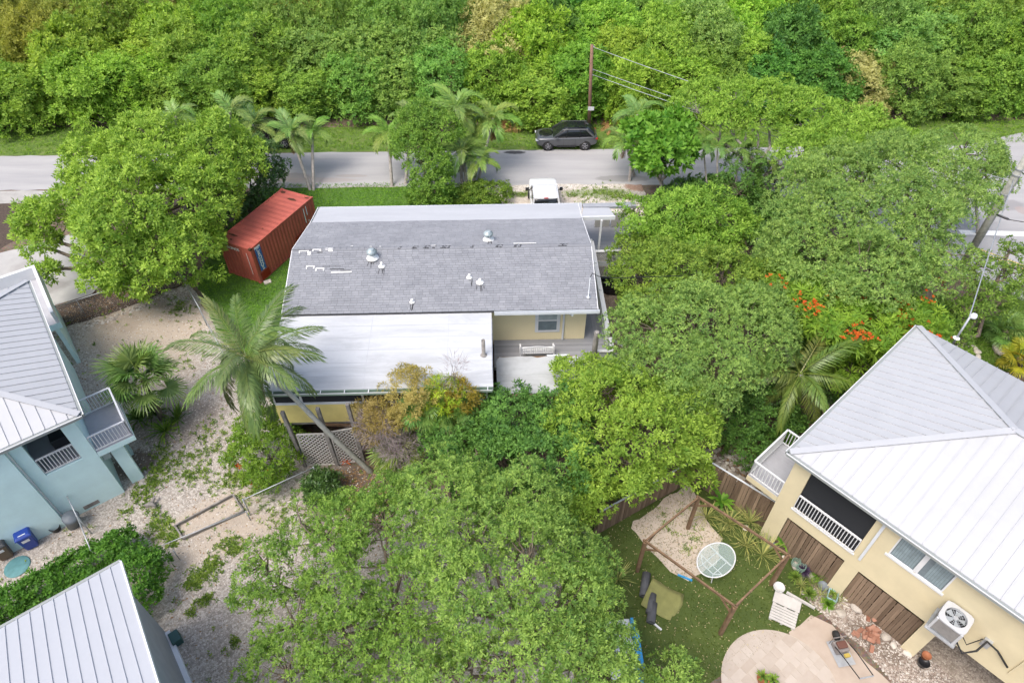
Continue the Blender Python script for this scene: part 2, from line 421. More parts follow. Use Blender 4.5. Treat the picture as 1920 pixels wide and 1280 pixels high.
# far road, old pale asphalt
def road_mat(name, blots=()):
    t = NT(name); mp = t.n('Mapping'); mp.inputs['Scale'].default_value = (.12, 1, 1); t.l(t.coord(True), mp.inputs['Vector'])
    n1 = t.noise(1.0, 6, .6, vec=mp.outputs[0]); n2 = t.noise(35, 4, .7, True); n3 = t.noise(.35, 6, .7, True)
    c = t.ramp(n1, [(.3,(.30,.297,.30)),(.7,(.40,.39,.385))]); c = t.mix(t.ramp(n2, [(.3,.3),(.7,0)]), c, (.24,.235,.235))
    c = t.mix(t.ramp(n3, [(.56,0),(.70,.2)]), c, (.28,.27,.265))
    for (x, y, rx, ry, ang, col, amt) in blots:
        c = t.mix(t.math('MULTIPLY', t.ellipse(x, y, rx, ry, .4, R(ang), 2.2, .35), amt), c, col)
    t.base(c); t.bump(n2, .15, .01); return t.done(.9)
def pb(px, py, *a): p = P(px, py); return (p.x, p.y, *a)
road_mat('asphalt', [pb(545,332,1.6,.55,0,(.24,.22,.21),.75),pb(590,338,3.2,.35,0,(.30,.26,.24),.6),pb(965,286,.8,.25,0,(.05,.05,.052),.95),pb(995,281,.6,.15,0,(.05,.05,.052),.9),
    pb(1170,335,2.0,.45,0,(.20,.195,.19),.7),pb(845,293,2.2,.15,0,(.26,.24,.23),.6),pb(660,330,1.2,.2,0,(.28,.25,.23),.6),pb(700,352,3,.2,0,(.30,.25,.21),.6),pb(100,350,3,.25,0,(.38,.37,.36),.5)])
A = P(0,293); B = P(1320,278); A2 = P(0,357); B2 = P(1200,348)
sl = (B.y-A.y)/(B.x-A.x); sl2 = (B2.y-A2.y)/(B2.x-A2.x)
farY = lambda x: A.y+sl*(x-A.x); nearY = lambda x: A2.y+sl2*(x-A2.x)
rp = [(x, nearY(x)+random.Random(int(x*7)).uniform(-.08,.08)) for x in np.arange(-75, 76, 1.0)]+[(x, farY(x)+random.Random(int(x*5)).uniform(-.07,.07)) for x in np.arange(75, -76, -1.0)]
sheet('road', rp, .012, MATS['asphalt'])
# verge between road and thicket
t = NT('verge'); n1 = t.noise(.9, 7, .7, True); n2 = t.noise(25, 4, .7, True)
c = t.ramp(n1, [(.3,(.075,.135,.022)),(.55,(.125,.195,.032)),(.72,(.23,.225,.09))]); c = t.mix(t.ramp(n2, [(.3,.5),(.7,0)]), c, (.05,.09,.02))
t.base(c); t.bump(n2, .6, .04); t.done(.95)
vp = [(x, farY(x)+.02) for x in np.arange(-75, 76, 3.0)]+[(x, farY(x)+4.2+random.Random(int(x*3)).uniform(-.4,.4)) for x in np.arange(75, -76, -2.0)]
sheet('grass_verge', vp, .008, MATS['verge'])
# side road at the junction, with stop bar and centre lines
road_mat('asphalt_side', [pb(1895,385,.9,.6,20,(.24,.23,.23),.7),pb(1885,450,1.5,.35,-35,(.25,.25,.255),.75),pb(1918,395,.5,.5,0,(.33,.27,.25),.7),pb(1850,418,.8,.2,0,(.3,.29,.29),.6)])
q = P(1890,552); dv = Vector((.707,-.707,0)); pr = Vector((.707,.707,0))
sp = [q-dv*16, q+dv*14, q+dv*14+pr*9, q+pr*16, q-dv*6+pr*22]
sheet('side_road', [(p.x, p.y) for p in sp], .016, MATS['asphalt_side'])
t = NT('road_white'); n = t.noise(14, 5, .7, True); t.base(t.ramp(n, [(.25,(.42,.42,.42)),(.5,(.78,.78,.77))])); t.done(.7)
t = NT('road_yellow'); n = t.noise(14, 5, .7, True); t.base(t.ramp(n, [(.25,(.42,.36,.28)),(.55,(.70,.47,.14))])); t.done(.7)
a = P(1800,436); b = P(1945,440)
sheet('stop_line', [(a.x,a.y-.25),(b.x,b.y-.25),(b.x,b.y+.28),(a.x,a.y+.28)], .020, MATS['road_white'], 'white painted stop bar across the side road')
for k in (0, 1):
    a = P(1838,468+k*6); b = P(1935,504+k*6); d = (b-a).normalized(); n = Vector((-d.y,d.x,0))*.06
    sheet('centre_line', [tuple((a-n)[:2]),tuple((b-n)[:2]),tuple((b+n)[:2]),tuple((a+n)[:2])], .020, MATS['road_yellow'], 'faded yellow centre line of the side road')
# pale apron, mulch bed and concrete pad on the left
sheet('pavement_apron', rag(gpoly([(-300,358),(130,358),(150,380),(-300,385)]), .8, .05, 9), .016, MATS['concrete'])
simple('mulch', (.072,.052,.040), .95, .5, 10, bump=.9, fine=30)
sheet('mulch_bed', rag(gpoly([(-200,385),(80,383),(40,440),(0,470),(-200,560)]), .4, .12, 11), .010, MATS['mulch'])
t = NT('pad_concrete'); n1 = t.noise(.8, 7, .65, True); n2 = t.noise(30, 4, .6, True)
c = t.ramp(n1, [(.35,(.36,.352,.34)),(.65,(.44,.43,.41))])
for a in [pb(75,545,1.6,.7,25,(.20,.185,.175),.6),pb(60,500,1.2,.7,15,(.25,.235,.225),.45),pb(110,580,1.4,.6,20,(.23,.22,.21),.55),pb(20,462,.8,.5,0,(.33,.28,.23),.6),pb(90,590,.8,.3,20,(.40,.30,.22),.6)]:
    c = t.mix(t.math('MULTIPLY', t.ellipse(*a[:4], .5, R(a[4]), 1.2, .5), a[6]), c, a[5])
t.base(t.mix(t.ramp(n2, [(.3,.2),(.7,0)]), c, (.25,.24,.23))); t.done(.85)
pad = gpoly([(0,475),(170,430),(240,480),(172,552),(105,572),(66,610),(52,640),(-60,560)])
MB().prism(pad, -.05, .03).build('concrete_pad', MATS['pad_concrete'])['kind'] = 'structure'
sheet('mulch_strip', rag(gpoly([(172,550),(245,525),(340,515),(352,530),(210,588),(75,628),(60,612),(110,575)]), .35, .1, 12), .010, MATS['mulch'])
# gravel drive behind the house
gravel('drive_gravel', [(1010,375,3,1.5,0,(.44,.38,.31),.5),(1150,365,1.5,.8,0,(.12,.17,.05),.55),(1120,360,2.2,.35,0,(.13,.19,.05),.6),(1090,366,1.2,.25,0,(.12,.18,.05),.5),(975,365,.8,.4,0,(.14,.17,.06),.5),(1195,350,.9,.6,0,(.26,.14,.09),.8)], ((.33,.29,.24),(.52,.47,.41),(.68,.64,.58)), 12)
sheet('gravel_drive', rag(gpoly([(900,347),(1205,346),(1215,380),(1230,430),(970,430),(940,380)]), .5, .15, 13), .018, MATS['drive_gravel'])
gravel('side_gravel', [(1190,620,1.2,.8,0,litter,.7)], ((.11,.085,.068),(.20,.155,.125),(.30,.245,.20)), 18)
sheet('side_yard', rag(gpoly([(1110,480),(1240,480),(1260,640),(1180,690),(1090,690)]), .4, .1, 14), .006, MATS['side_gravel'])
# right-hand yard: artificial turf, sand, patio, path
t = NT('turf'); n1 = t.noise(.9, 5, .6, True); n2 = t.noise(40, 4, .7, True)
c = t.ramp(n1, [(.3,(.050,.075,.014)),(.7,(.090,.120,.024))]); c = t.mix(t.ramp(n2, [(.3,.4),(.7,0)]), c, (.025,.055,.010))
t.base(c); t.bump(n2, .5, .02); t.done(.9)
turf_poly = gpoly([(1108,990),(1290,893),(1305,895),(1420,965),(1500,1060),(1548,1145),(1482,1182),(1300,1300),(1150,1330),(1040,1180),(1060,1060)])
sheet('turf', rag(turf_poly, .5, .04, 21), .010, MATS['turf'])
t = NT('sand'); n1 = t.noise(2, 6, .65, True); n2 = t.noise(30, 4, .7, True)
c = t.ramp(n1, [(.3,(.44,.365,.29)),(.7,(.53,.455,.375))]); t.base(t.mix(t.ramp(n2, [(.66,0),(.78,.15)]), c, (.38,.31,.24))); t.bump(n2, .3, .02); t.done(.95)
sheet('sand_patch', rag(gpoly([(1180,988),(1232,945),(1290,905),(1325,975),(1352,1010),(1345,1060),(1300,1082),(1288,1088),(1258,1072),(1222,1035)]), .35, .08, 22), .014, MATS['sand'])
t = NT('path_sand'); n1 = t.noise(1.5, 6, .6, True); t.base(t.ramp(n1, [(.3,(.37,.30,.24)),(.7,(.44,.365,.30))])); t.bump(t.noise(45, 3, .6, True), .2, .01); t.done(.95)
sheet('sand_path', rag(gpoly([(1478,1186),(1520,1152),(1560,1170),(1600,1215),(1650,1262),(1720,1330),(1500,1420),(1420,1400),(1500,1260)]), .5, .04, 23), .014, MATS['path_sand'])
gravel('rock_bed', [(1640,1200,1.2,.5,-42,litter,.6)], ((.10,.075,.06),(.27,.21,.17),(.48,.43,.37)), 16)
sheet('stone_bed', rag(gpoly([(1500,1110),(1560,1095),(1640,1140),(1720,1210),(1800,1290),(1700,1310),(1620,1215),(1540,1150)]), .3, .06, 24), .018, MATS['rock_bed'])
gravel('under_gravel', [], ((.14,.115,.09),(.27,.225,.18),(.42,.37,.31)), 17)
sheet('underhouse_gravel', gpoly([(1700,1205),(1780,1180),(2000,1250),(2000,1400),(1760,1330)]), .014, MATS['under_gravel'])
# ------------------------------------------------------------------ yellow house with the shingle roof
t = NT('shingle'); at = t.n('Attribute', attribute_name='tint'); n1 = t.noise(.7, 6, .65); n2 = t.noise(55, 4, .7)
f = t.math('ADD', t.math('MULTIPLY', at.outputs['Fac'], .24), t.math('ADD', .18, t.math('MULTIPLY', n1, .5)))
c = t.ramp(f, [(.25,(.17,.177,.195)),(.55,(.255,.263,.283)),(.85,(.345,.353,.372))]); t.base(t.mix(t.ramp(n2, [(.3,.45),(.7,0)]), c, (.15,.155,.165))); t.bump(n2, .3, .01); t.done(.95)
simple('underlay', (.075,.075,.08), .95)
stained('membrane', (.49,.503,.515), (.25,.255,.26), .7, .8, .55, (.35,1.6,1))
stained('membrane_grey', (.43,.44,.46), (.30,.31,.33), .6, .5, .7, (.3,1.5,1))
stained('membrane_old', (.43,.445,.45), (.20,.20,.19), .85, .8, .7, (.6,1.2,1))
t = NT('yellow_siding'); w = t.n('TexWave', wave_type='BANDS', bands_direction='X'); w.inputs['Scale'].default_value = 3.1; t.l(t.coord(), w.inputs['Vector'])
n1 = t.noise(1.5, 5, .6); t.base(t.mix(t.ramp(n1, [(.3,0),(.7,.25)]), (.76,.67,.43), (.66,.58,.38))); t.bump(t.ramp(w.outputs['Fac'], [(.0,0),(.12,1)]), .35, .01); t.done(.7)
simple('yellow_bright', (.70,.59,.22), .65, .08, 2)
stained('trim', (.62,.65,.68), (.40,.42,.43), .4, 1.5, .6)
plain('gutter_green', (.22,.30,.24), .5)
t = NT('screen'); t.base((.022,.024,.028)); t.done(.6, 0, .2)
piecey('deck_board', (.19,.195,.21), (.29,.295,.31), .75, 6, (.15,1,1), .2)
t = NT('glass'); t.base((.11,.14,.155)); t.done(.08, 0, .6)
plain('sealant', (.80,.79,.75), .6)
plain('tar', (.03,.03,.032), .6)
HX, HY = -3.5, 27.62
house = thing('raised_house', 'raised yellow house with long grey shingle roof and flat white porch roof', 'house', (HX, HY, 0), R(1.6))
RH, FE, FY, BY, BZ, EY, EZ, HW = 6.1, 5.08, -3.7, 3.75, 5.06, 5.85, 4.66, 7.48
def slope_z(y): return RH+(FE-RH)*(y/FY) if y < 0 else (RH+(BZ-RH)*(y/BY) if y < BY else BZ+(EZ-BZ)*((y-BY)/(EY-BY)))
rf = MB()
for y0, y1 in ((FY, 0), (0, BY)):
    rf.add([(-HW,y0,slope_z(y0)-.13),(HW,y0,slope_z(y0)-.13),(HW,y1,slope_z(y1)-.13),(-HW,y1,slope_z(y1)-.13),
            (-HW,y0,slope_z(y0)-.012),(HW,y0,slope_z(y0)-.012),(HW,y1,slope_z(y1)-.012),(-HW,y1,slope_z(y1)-.012)],
           [(3,2,1,0),(4,5,6,7),(0,1,5,4),(1,2,6,5),(2,3,7,6),(3,0,4,7)])
roof = rf.build('roof', MATS['underlay'], house)
# shingle courses: every tab is its own raised quad
rng = np.random.default_rng(7)
def shingles(y0, y1, tabw, nm):
    v = []; fc = []; tint = []
    a = Vector((0,y0,slope_z(y0))); b = Vector((0,y1,slope_z(y1))); up = (b-a); Ln = up.length; up.normalize(); nrm = Vector((1,0,0)).cross(up)
    if nrm.z < 0: nrm = -nrm
    nc = int(Ln/.142); ex = Ln/nc
    for i in range(nc):
        x = -HW-rng.uniform(0, tabw); ct = rng.normal(0, .06)
        while x < HW:
            x0 = max(x+.004, -HW); x1 = min(x+tabw-.004, HW); x += tabw
            if x1-x0 < .03: continue
            lift = .014+rng.uniform(0, .010); lo = a+up*(i*ex-.006+rng.uniform(-.006,.006)); hi = a+up*min(Ln, (i+1)*ex+.012)
            k = len(v)
            v += [(x0,*(lo+nrm*lift)[1:]),(x1,*(lo+nrm*(lift+rng.uniform(-.003,.004)))[1:]),(x1,*(hi+nrm*.003)[1:]),(x0,*(hi+nrm*.003)[1:]),
                  (x0,*(lo-nrm*.004)[1:]),(x1,*(lo-nrm*.004)[1:])]
            fc += [(k,k+1,k+2,k+3),(k+4,k+5,k+1,k)] if y1 > y0 else [(k+3,k+2,k+1,k),(k,k+1,k+5,k+4)]
            tv = float(np.clip(.5+ct+rng.normal(0, .24), 0, 1)); tint += [tv, tv]
    me = bpy.data.meshes.new(nm); me.from_pydata(v, [], fc); at = me.attributes.new('tint', 'FLOAT', 'FACE'); at.data.foreach_set('value', tint)
    me.materials.append(MATS['shingle']); o = bpy.data.objects.new(nm, me); COL.objects.link(o); o.parent = roof; o['kind'] = 'stuff'
shingles(FY, 0, .31, 'shingles'); shingles(BY, 0, .31, 'shingles')
cap = MB()
x = -HW
while x < HW:
    w = .30; cap.add([(x,-.13,slope_z(-.13)+.020),(x+w-.01,-.13,slope_z(-.13)+.028),(x+w-.01,0,RH+.034),(x,0,RH+.024),(x+w-.01,.13,slope_z(.13)+.028),(x,.13,slope_z(.13)+.020)], [(0,1,2,3),(3,2,4,5)])
    x += w
cp = cap.build('ridge_cap', MATS['shingle'], roof)
# lifted and missing ridge tabs, sealant smears, lost shingles
def on_roof(px, py):       # photo pixel -> local point on the front or back slope
    for _ in range(1):
        z = 5.6
        for k in range(12):
            p = P(px, py, z); q = house_inv @ p; z = slope_z(min(max(q.y, FY), EY))
    return q
bpy.context.view_layer.update(); house_inv = Matrix.Rotation(-R(1.6), 4, 'Z') @ Matrix.Translation((-HX, -HY, 0))
for px in (750,776,781,797,803,814,829,835,841,885,932,939,966,974,1049,1054,1060):
    q = on_roof(px, 461-(px-750)*.012); mb = MB(); z = RH+.036
    mb.add([(q.x-.10,-.10,slope_z(-.10)+.034),(q.x+.05,-.12,slope_z(-.12)+.034),(q.x+.13,.06,slope_z(.06)+.05),(q.x+.02,.05,slope_z(.05)+.05)], [(0,1,2,3)])
    mb.build('torn_ridge_tab', MATS['tar'], roof)
def smear(px, py, w, h, m='sealant', ring=False):
    q = on_roof(px, py); mb = MB(); rr = random.Random(px*3+py)
    def st(x0, y0, x1, y1): 
        mb.add([(x,y,slope_z(y)+.034+rr.uniform(0,.004)) for x,y in ((x0,y0),(x1,y0+rr.uniform(-.01,.01)),(x1,y1),(x0,y1+rr.uniform(-.01,.01)))], [(0,1,2,3)])
    if ring: st(q.x-w/2,q.y+h/2-.05,q.x+w/2,q.y+h/2); st(q.x-w/2,q.y-h/2,q.x-w/2+.05,q.y+h/2-.05); st(q.x+w/2-.05,q.y-h/2,q.x+w/2,q.y+h/2-.05)
    else: st(q.x-w/2,q.y-h/2,q.x+w/2,q.y+h/2)
    mb.build('sealant_patch' if m == 'sealant' else 'roof_scar', MATS[m], roof)
smear(570,473,.48,.16,ring=True); smear(594,470,.42,.15,ring=True); smear(617,467,.36,.12); smear(582,502,.40,.18,ring=True); smear(600,506,.42,.18,ring=True); smear(580,476,.14,.2); smear(812,461,.25,.07); smear(620,471,.2,.08)
for a in ((622,500,.9,.02),(632,505,.7,.025),(648,508,.5,.025),(575,469,1.5,.03),(600,474,.3,.04)): smear(*a, m='tar')
smear(640,511,1.0,.08); smear(984,457,1.15,.10); smear(660,462,.12,.07); smear(695,463,.12,.06); smear(713,463,.1,.06)
# turbine vents and plumbing boots
def roof_vent(px, py, r, hgt, kind):
    q = on_roof(px, py); z = slope_z(q.y)
    if kind == 'turbine':
        b = MB().lathe([(r*1.25,.03),(r*1.2,.06),(r*.72,.14),(r*.7,.22),(0,.22)], 14, (q.x,q.y,z)).build('turbine_vent', MATS['sealant'], house, True)
        mb = MB()
        for k in range(16):
            t0 = 2*math.pi*k/16; pr = []
            for i in range(7):
                ph = math.pi*i/6; rad = r*(.45+.62*math.sin(ph)); pr.append((rad, .22+r*1.35*(i/6)))
            for i in range(6):
                (ra,za),(rb,zb) = pr[i], pr[i+1]; t1 = t0+.34
                mb.add([(q.x+ra*math.cos(t0),q.y+ra*math.sin(t0),z+za),(q.x+ra*.93*math.cos(t1),q.y+ra*.93*math.sin(t1),z+za),(q.x+rb*.93*math.cos(t1),q.y+rb*.93*math.sin(t1),z+zb),(q.x+rb*math.cos(t0),q.y+rb*math.sin(t0),z+zb)], [(0,1,2,3)])
        mb.lathe([(r*.5,.22+r*1.35),(r*.3,.22+r*1.42),(0,.22+r*1.44)], 14, (q.x,q.y,z))
        mb.build('turbine_blades', MATS['vent_metal'], b)
    else:
        b = MB().lathe([(r*1.0,.025),(r*.95,.05),(r*.6,.09),(r*.35,.14),(.06,.16),(.06,hgt),(.04,hgt),(.04,hgt-.08),(0,hgt-.08)], 12, (q.x,q.y,z)).build('plumbing_vent', MATS['sealant'], house, True)
    rr = random.Random(px)
    for k in range(4):
        x = q.x+rr.uniform(-r,r); y0 = q.y-r*.9; y1 = y0-rr.uniform(.12,.38); x2 = x+rr.uniform(-.07,.07)
        MB().add([(xx,yy,slope_z(yy)+.03) for xx,yy in ((x-.012,y0),(x+.012,y0),(x2+.012,y1),(x2-.012,y1))], [(3,2,1,0)]).build('tar_streak', MATS['tar'], b)
simple('vent_metal', (.36,.42,.43), .45, .15, 9, metal=.3)
roof_vent(699,484,.25,.3,'turbine'); roof_vent(916,450,.24,.3,'turbine')
roof_vent(716,500,.17,.26,'boot'); roof_vent(880,521,.15,.22,'boot'); roof_vent(900,530,.20,.24,'boot'); roof_vent(773,567,.13,.2,'boot')
q = on_roof(1103,557)
MB().lathe([(.13,.03),(.10,.06),(.03,.08),(.03,1.25),(0,1.25)], 10, (q.x,q.y,slope_z(q.y))).build('service_mast', MATS['galv'], house, True)
MB().tube([(q.x,q.y,slope_z(q.y)+1.25),(q.x+.1,q.y+.1,slope_z(q.y)+1.4),(q.x+.4,q.y+.1,slope_z(q.y)+1.2),(q.x+1.2,q.y+.2,slope_z(q.y)+1.0),(q.x+4.5,q.y+.4,slope_z(q.y)+.9)], .02, 5).build('service_cable', MATS['rubber'], house, True)
# back porch roof, extended to the right
X2 = HW+3.35
MB().prism([(-HW+.05,BY-.02),(HW-.1,BY-.02),(HW+.0,BY+.25),(HW+.25,EY),(-HW+.05,EY)], lambda x,y: slope_z(y)-.12, lambda x,y: slope_z(y)-.015).build('back_porch_roof', MATS['membrane_grey'], house)
MB().prism([(HW+.02,BY+.3),(HW+1.9,BY+.3),(HW+1.75,EY-.6),(HW+.26,EY-.55)], lambda x,y: slope_z(y)-.16, lambda x,y: slope_z(y)-.05).build('side_porch_roof', MATS['membrane_grey'], house)
MB().prism([(HW+.27,EY-.5),(X2,EY-.5),(X2,EY+.12),(HW+.27,EY+.02)], lambda x,y: slope_z(y)-.17, lambda x,y: slope_z(y)-.03).build('carport_roof', simple('carport_grey', (.30,.31,.33), .8, .1, 2), house)
MB().box(-HW+.05,EY,EZ-.18,HW+.25,EY+.03,EZ-.005).build('fascia', MATS['trim'], house)
MB().box(HW+.02,BY+.22,BZ-.28,HW+1.9,BY+.3,BZ-.06).build('porch_beam', MATS['white_paint'], house)
for s in (-1, 1):       # gable edge trim
    mb = MB()
    for y0, y1 in ((FY,0),(0,BY),(BY,EY)):
        mb.bar((s*(HW+.02),y0,slope_z(y0)-.07),(s*(HW+.02),y1,slope_z(y1)-.07), .035, .17)
    mb.build('rake_board', MATS['white_paint'], house)
# walls
FL = 2.3
WX, WF, WB = 7.12, -2.9, 3.2
for nm, a, b in (('front_wall',(-WX,WF),(WX,WF+.12)),('back_wall',(-WX,WB-.12),(WX,WB)),('gable_wall',(-WX,WF+.12),(-WX+.12,WB-.12)),('gable_wall',(WX-.12,WF+.12),(WX,WB-.12))):
    mb = MB().box(a[0],a[1],FL-.3,b[0],b[1],slope_z(WF)-.2 if 'gable' not in nm else 5.2)
    if 'gable' in nm: mb.prism([(a[0],a[1]),(b[0],a[1]),(b[0],b[1]),(a[0],b[1])], 5.202, lambda x,y: slope_z(y)-.16)
    mb.build(nm, MATS['yellow_siding'], house)
MB().box(-WX-.4,WF,FL-.55,WX+.3,WB,FL-.31).build('floor_slab', MATS['grey_wood'], house)
for x in np.linspace(-6.8, 6.8, 6):
    for y in (-2.7, 3.0): MB().box(x-.15,y-.15,-.1,x+.15,y+.15,FL-.55).build('pier', MATS['concrete'], house)
# window on the front wall, right of the flat roof
def wloc(px, py, y): 
    d = ray(px, py); o = house_inv @ Vector((0,0,CAM_H)); dd = house_inv.to_3x3() @ Vector(d); t_ = (y-o.y)/dd.y; return o+dd*t_
a = wloc(1010,586,WF); b = wloc(1043,617,WF)
x0, x1, z0, z1 = a.x, b.x, b.z, a.z+.05
win = MB().box(x0-.16,WF-.05,z0-.14,x1+.16,WF-.002,z1+.14).build('window', MATS['trim'], house)
mz = (z0+z1)/2+.08
MB().box(x0,WF-.062,mz+.03,x1,WF-.052,z1).build('upper_pane', simple('curtain_glass', (.30,.35,.36), .15, .1, 4), win)
MB().box(x0,WF-.062,z0,x1,WF-.052,mz-.03).build('lower_pane', simple('grey_glass', (.15,.19,.21), .12, .15, 4), win)
mb = MB(); mb.box(x0-.05,WF-.085,z0-.05,x0,WF-.051,z1+.05); mb.box(x1,WF-.085,z0-.05,x1+.05,WF-.051,z1+.05); mb.box(x0,WF-.085,mz-.03,x1,WF-.051,mz+.03); mb.box(x0,WF-.085,z0-.05,x1,WF-.051,z0); mb.box(x0,WF-.085,z1,x1,WF-.051,z1+.05); mb.build('sash', MATS['white_paint'], win)
# eave gutter and downspout
g = MB(); gx0, gx1 = 2.55, HW+.1
g.box(gx0,FY-.13,FE-.20,gx1,FY-.11,FE-.05); g.box(gx0,FY-.11,FE-.20,gx1,FY-.02,FE-.18); g.box(gx0,FY-.02,FE-.20,gx1,FY-.005,FE-.03); g.box(gx1-.015,FY-.11,FE-.18,gx1,FY-.02,FE-.05)
g.build('gutter', MATS['trim'], house)
MB().tube([(6.35,FY-.06,FE-.2),(6.3,FY-.06,FE-.35),(6.0,WF-.08,FE-.75),(6.0,WF-.07,FL+.05)], .055, 6).build('downspout', MATS['trim'], house)
# deck boards in front and along the gable, each a part
dk = MB().box(-.5,-.062,-.02,.5,.062,.02).build('deck_board', MATS['deck_board'], house); dk.location = (5.02,WF-.07,FL-.02); dk.scale = (5.9,1,1)
DX = 8.28
for i in range(1, 14):
    share(dk, 'deck_board', house, ((2.5+DX)/2, WF-.07-.13*i, FL-.02), (0,0,0), (DX-2.5,1,1))
dk.location.x = (2.5+DX)/2; dk.scale.x = DX-2.5
for i in range(9):
    share(dk, 'deck_board', house, (WX+.075+.13*i, (WF+5.3)/2, FL-.02), (0,0,R(90)), (5.3-WF,1,1))
MB().box(2.5,WF-1.85,FL-.26,DX,WF-1.80,FL-.005).build('deck_fascia', MATS['trim'], house)
# railing along the gable walk
ra = MB(); ra.box(DX-.17,WF-.55,FL+.86,DX+.06,4.15,FL+.91); ra.build('rail_cap', MATS['white_paint'], house)
MB().box(DX-.09,WF-.55,FL+.10,DX-.03,4.15,FL+.17).build('bottom_rail', MATS['white_paint'], house)
bal = MB().box(-.018,-.018,0,.018,.018,.72).build('baluster', MATS['white_paint'], house); bal.location = (DX-.06,WF-.4,FL+.15)
for i in range(1, 56): share(bal, 'baluster', house, (DX-.06, WF-.4+i*.133, FL+.15))
for y in (WF-.6, -.2, 2.1, 4.2): MB().box(DX-.13,y-.05,0,DX-.02,y+.05,FL+.98).build('rail_post', MATS['white_paint'], house)
mb = MB(); mb.box(DX-.9,WF-1.84,FL+.0,DX+.02,WF-1.74,FL+.9); mb.build('corner_panel', MATS['trim'], house)
MB().box(DX-1.0,WF-1.9,FL+.90,DX+.08,WF-1.72,FL+.95).build('rail_cap', MATS['white_paint'], house); MB().box(DX-.1,WF-1.71,FL+.90,DX+.08,WF-.9,FL+.95).build('rail_cap', MATS['white_paint'], house)
MB().box(DX-.05,WF-1.71,FL+.0,DX+.02,WF-.9,FL+.898).build('corner_panel', MATS['trim'], house)
for i in range(8):       # steps going down to the right
    MB().box(DX+.1+.26*i,WF-1.75,FL-.22-.24*i,DX+.38+.26*i,WF-.9,FL-.18-.24*i).build('stair_tread', MATS['deck_board'], house)
for y in (WF-1.78, WF-.85): MB().bar((DX+.1,y,FL+.75),(DX+2.1,y,FL-1.0),.06,.09).build('stair_rail', MATS['white_paint'], house)
# landing at the back right with lattice
def lattice(name, parent, O, ex, w, h, mat, gap=.11, sw=.04, th=.012):    # crossing slats in a frame, each slat a part
    ex = Vector(ex).normalized(); O = Vector(O); n = ex.cross(Vector((0,0,1)))
    root = MB(); 
    for (a, b) in (((0,0),(w,0)),((0,h),(w,h)),((0,0),(0,h)),((w,0),(w,h))):
        root.bar(O+ex*a[0]+Vector((0,0,a[1])), O+ex*b[0]+Vector((0,0,b[1])), .06, .06)
    pn = root.build(name, mat, parent)
    step = gap*1.414
    for sgn, off in ((1, -.008), (-1, .008)):
        c = step
        while c < w+h:
            if sgn == 1: p = (max(0,c-h), min(h,c)); q = (min(w,c), max(0,c-w))
            else: p = (max(0,c-h), h-min(h,c)); q = (min(w,c), h-max(0,c-w))
            a = O+ex*p[0]+Vector((0,0,p[1]))+n*off; b = O+ex*q[0]+Vector((0,0,q[1]))+n*off
            if (b-a).length > .05: MB().bar(a, b, th, sw, up=ex.cross(Vector((0,0,1))).cross((b-a).normalized())).build('lattice_slat', mat, pn)
            c += step
    return pn
simple('lattice_white', (.50,.48,.45), .7, .08, 3)
MB().box(DX-.1,3.35,FL-.2,DX+3.3,7.6,FL-.02).build('landing', MATS['deck_board'], house)
lattice('lattice_panel', house, (DX+.05,3.3,FL+.12), (1,0,0), 2.6, .62, MATS['lattice_white'], .10, .04)
MB().box(DX-.05,3.24,FL+.76,DX+2.9,3.42,FL+.82).build('rail_cap', MATS['white_paint'], house)
MB().box(DX-.05,3.26,FL-.22,DX+2.9,3.34,FL+.06).build('landing_fascia', MATS['trim'], house)
lattice('lattice_skirt', house, (DX+.05,3.28,FL-1.0), (1,0,0), 2.6, .72, MATS['lattice_white'], .10, .04)
for x in (DX+.35, DX+2.7): MB().box(x-.05,3.9,FL,x+.05,4.0,BZ-.28).build('porch_post', MATS['white_paint'], house)
for i, x in enumerate((DX+.5,DX+1.5)): MB().box(x-.02,6.8,FL,x+.9,6.86,FL+1.0).build('porch_partition', MATS['lattice_white'], house)
# flat white porch roof at the front
AX0, AX1, AY0, AY1 = -7.55, 2.42, FY+.02, -8.12
pz = lambda x, y: 4.98+(4.68-4.98)*((y-AY0)/(AY1-AY0))
fr = MB().prism([(AX0,AY1),(AX1,AY1),(AX1,AY0-.05),(AX0+.03,AY0-.05)], lambda x,y: pz(x,y)-.14, pz).build('flat_roof', MATS['membrane'], house)
for k in range(1, 6):
    y = AY0+(AY1-AY0)*k/6; MB().box(AX0+.02,y-.012,pz(0,y)+.001,AX1-.02,y+.012,pz(0,y)+.006).build('roof_seam', MATS['membrane_grey'], fr)
for x in (-3.2, .4): MB().prism([(x,AY1+.05),(x+.02,AY1+.05),(x+.02,AY0-.1),(x,AY0-.1)], lambda x,y: pz(x,y)+.001, lambda x,y: pz(x,y)+.007).build('roof_seam', MATS['membrane_grey'], fr)
MB().box(AX1+.003,AY1,4.4,AX1+.03,AY0-.06,4.67).build('fascia', MATS['white_paint'], house)
g = MB(); g.box(AX0,AY1-.15,4.46,AX1,AY1-.13,4.62); g.box(AX0,AY1-.13,4.46,AX1,AY1-.02,4.48); g.box(AX0,AY1-.02,4.46,AX1,AY1-.004,4.65); gt = g.build('gutter', MATS['gutter_green'], house)
MB().box(AX0,AY1-.165,4.575,AX1,AY1-.152,4.63).build('gutter_lip', MATS['white_paint'], gt)
for k in range(10): x = AX0+.5+k*1.03; MB().box(x-.02,AY1-.15,4.63,x+.02,AY1,4.655).build('gutter_strap', MATS['white_paint'], gt)
q = Vector((2.05, -6.35, 0))
MB().lathe([(.16,.0),(.13,.04),(.085,.06),(.085,.95),(.055,.95),(.055,.8),(0,.8)], 12, (q.x,q.y,pz(0,q.y))).build('vent_pipe', MATS['grey_wood'], house, True)
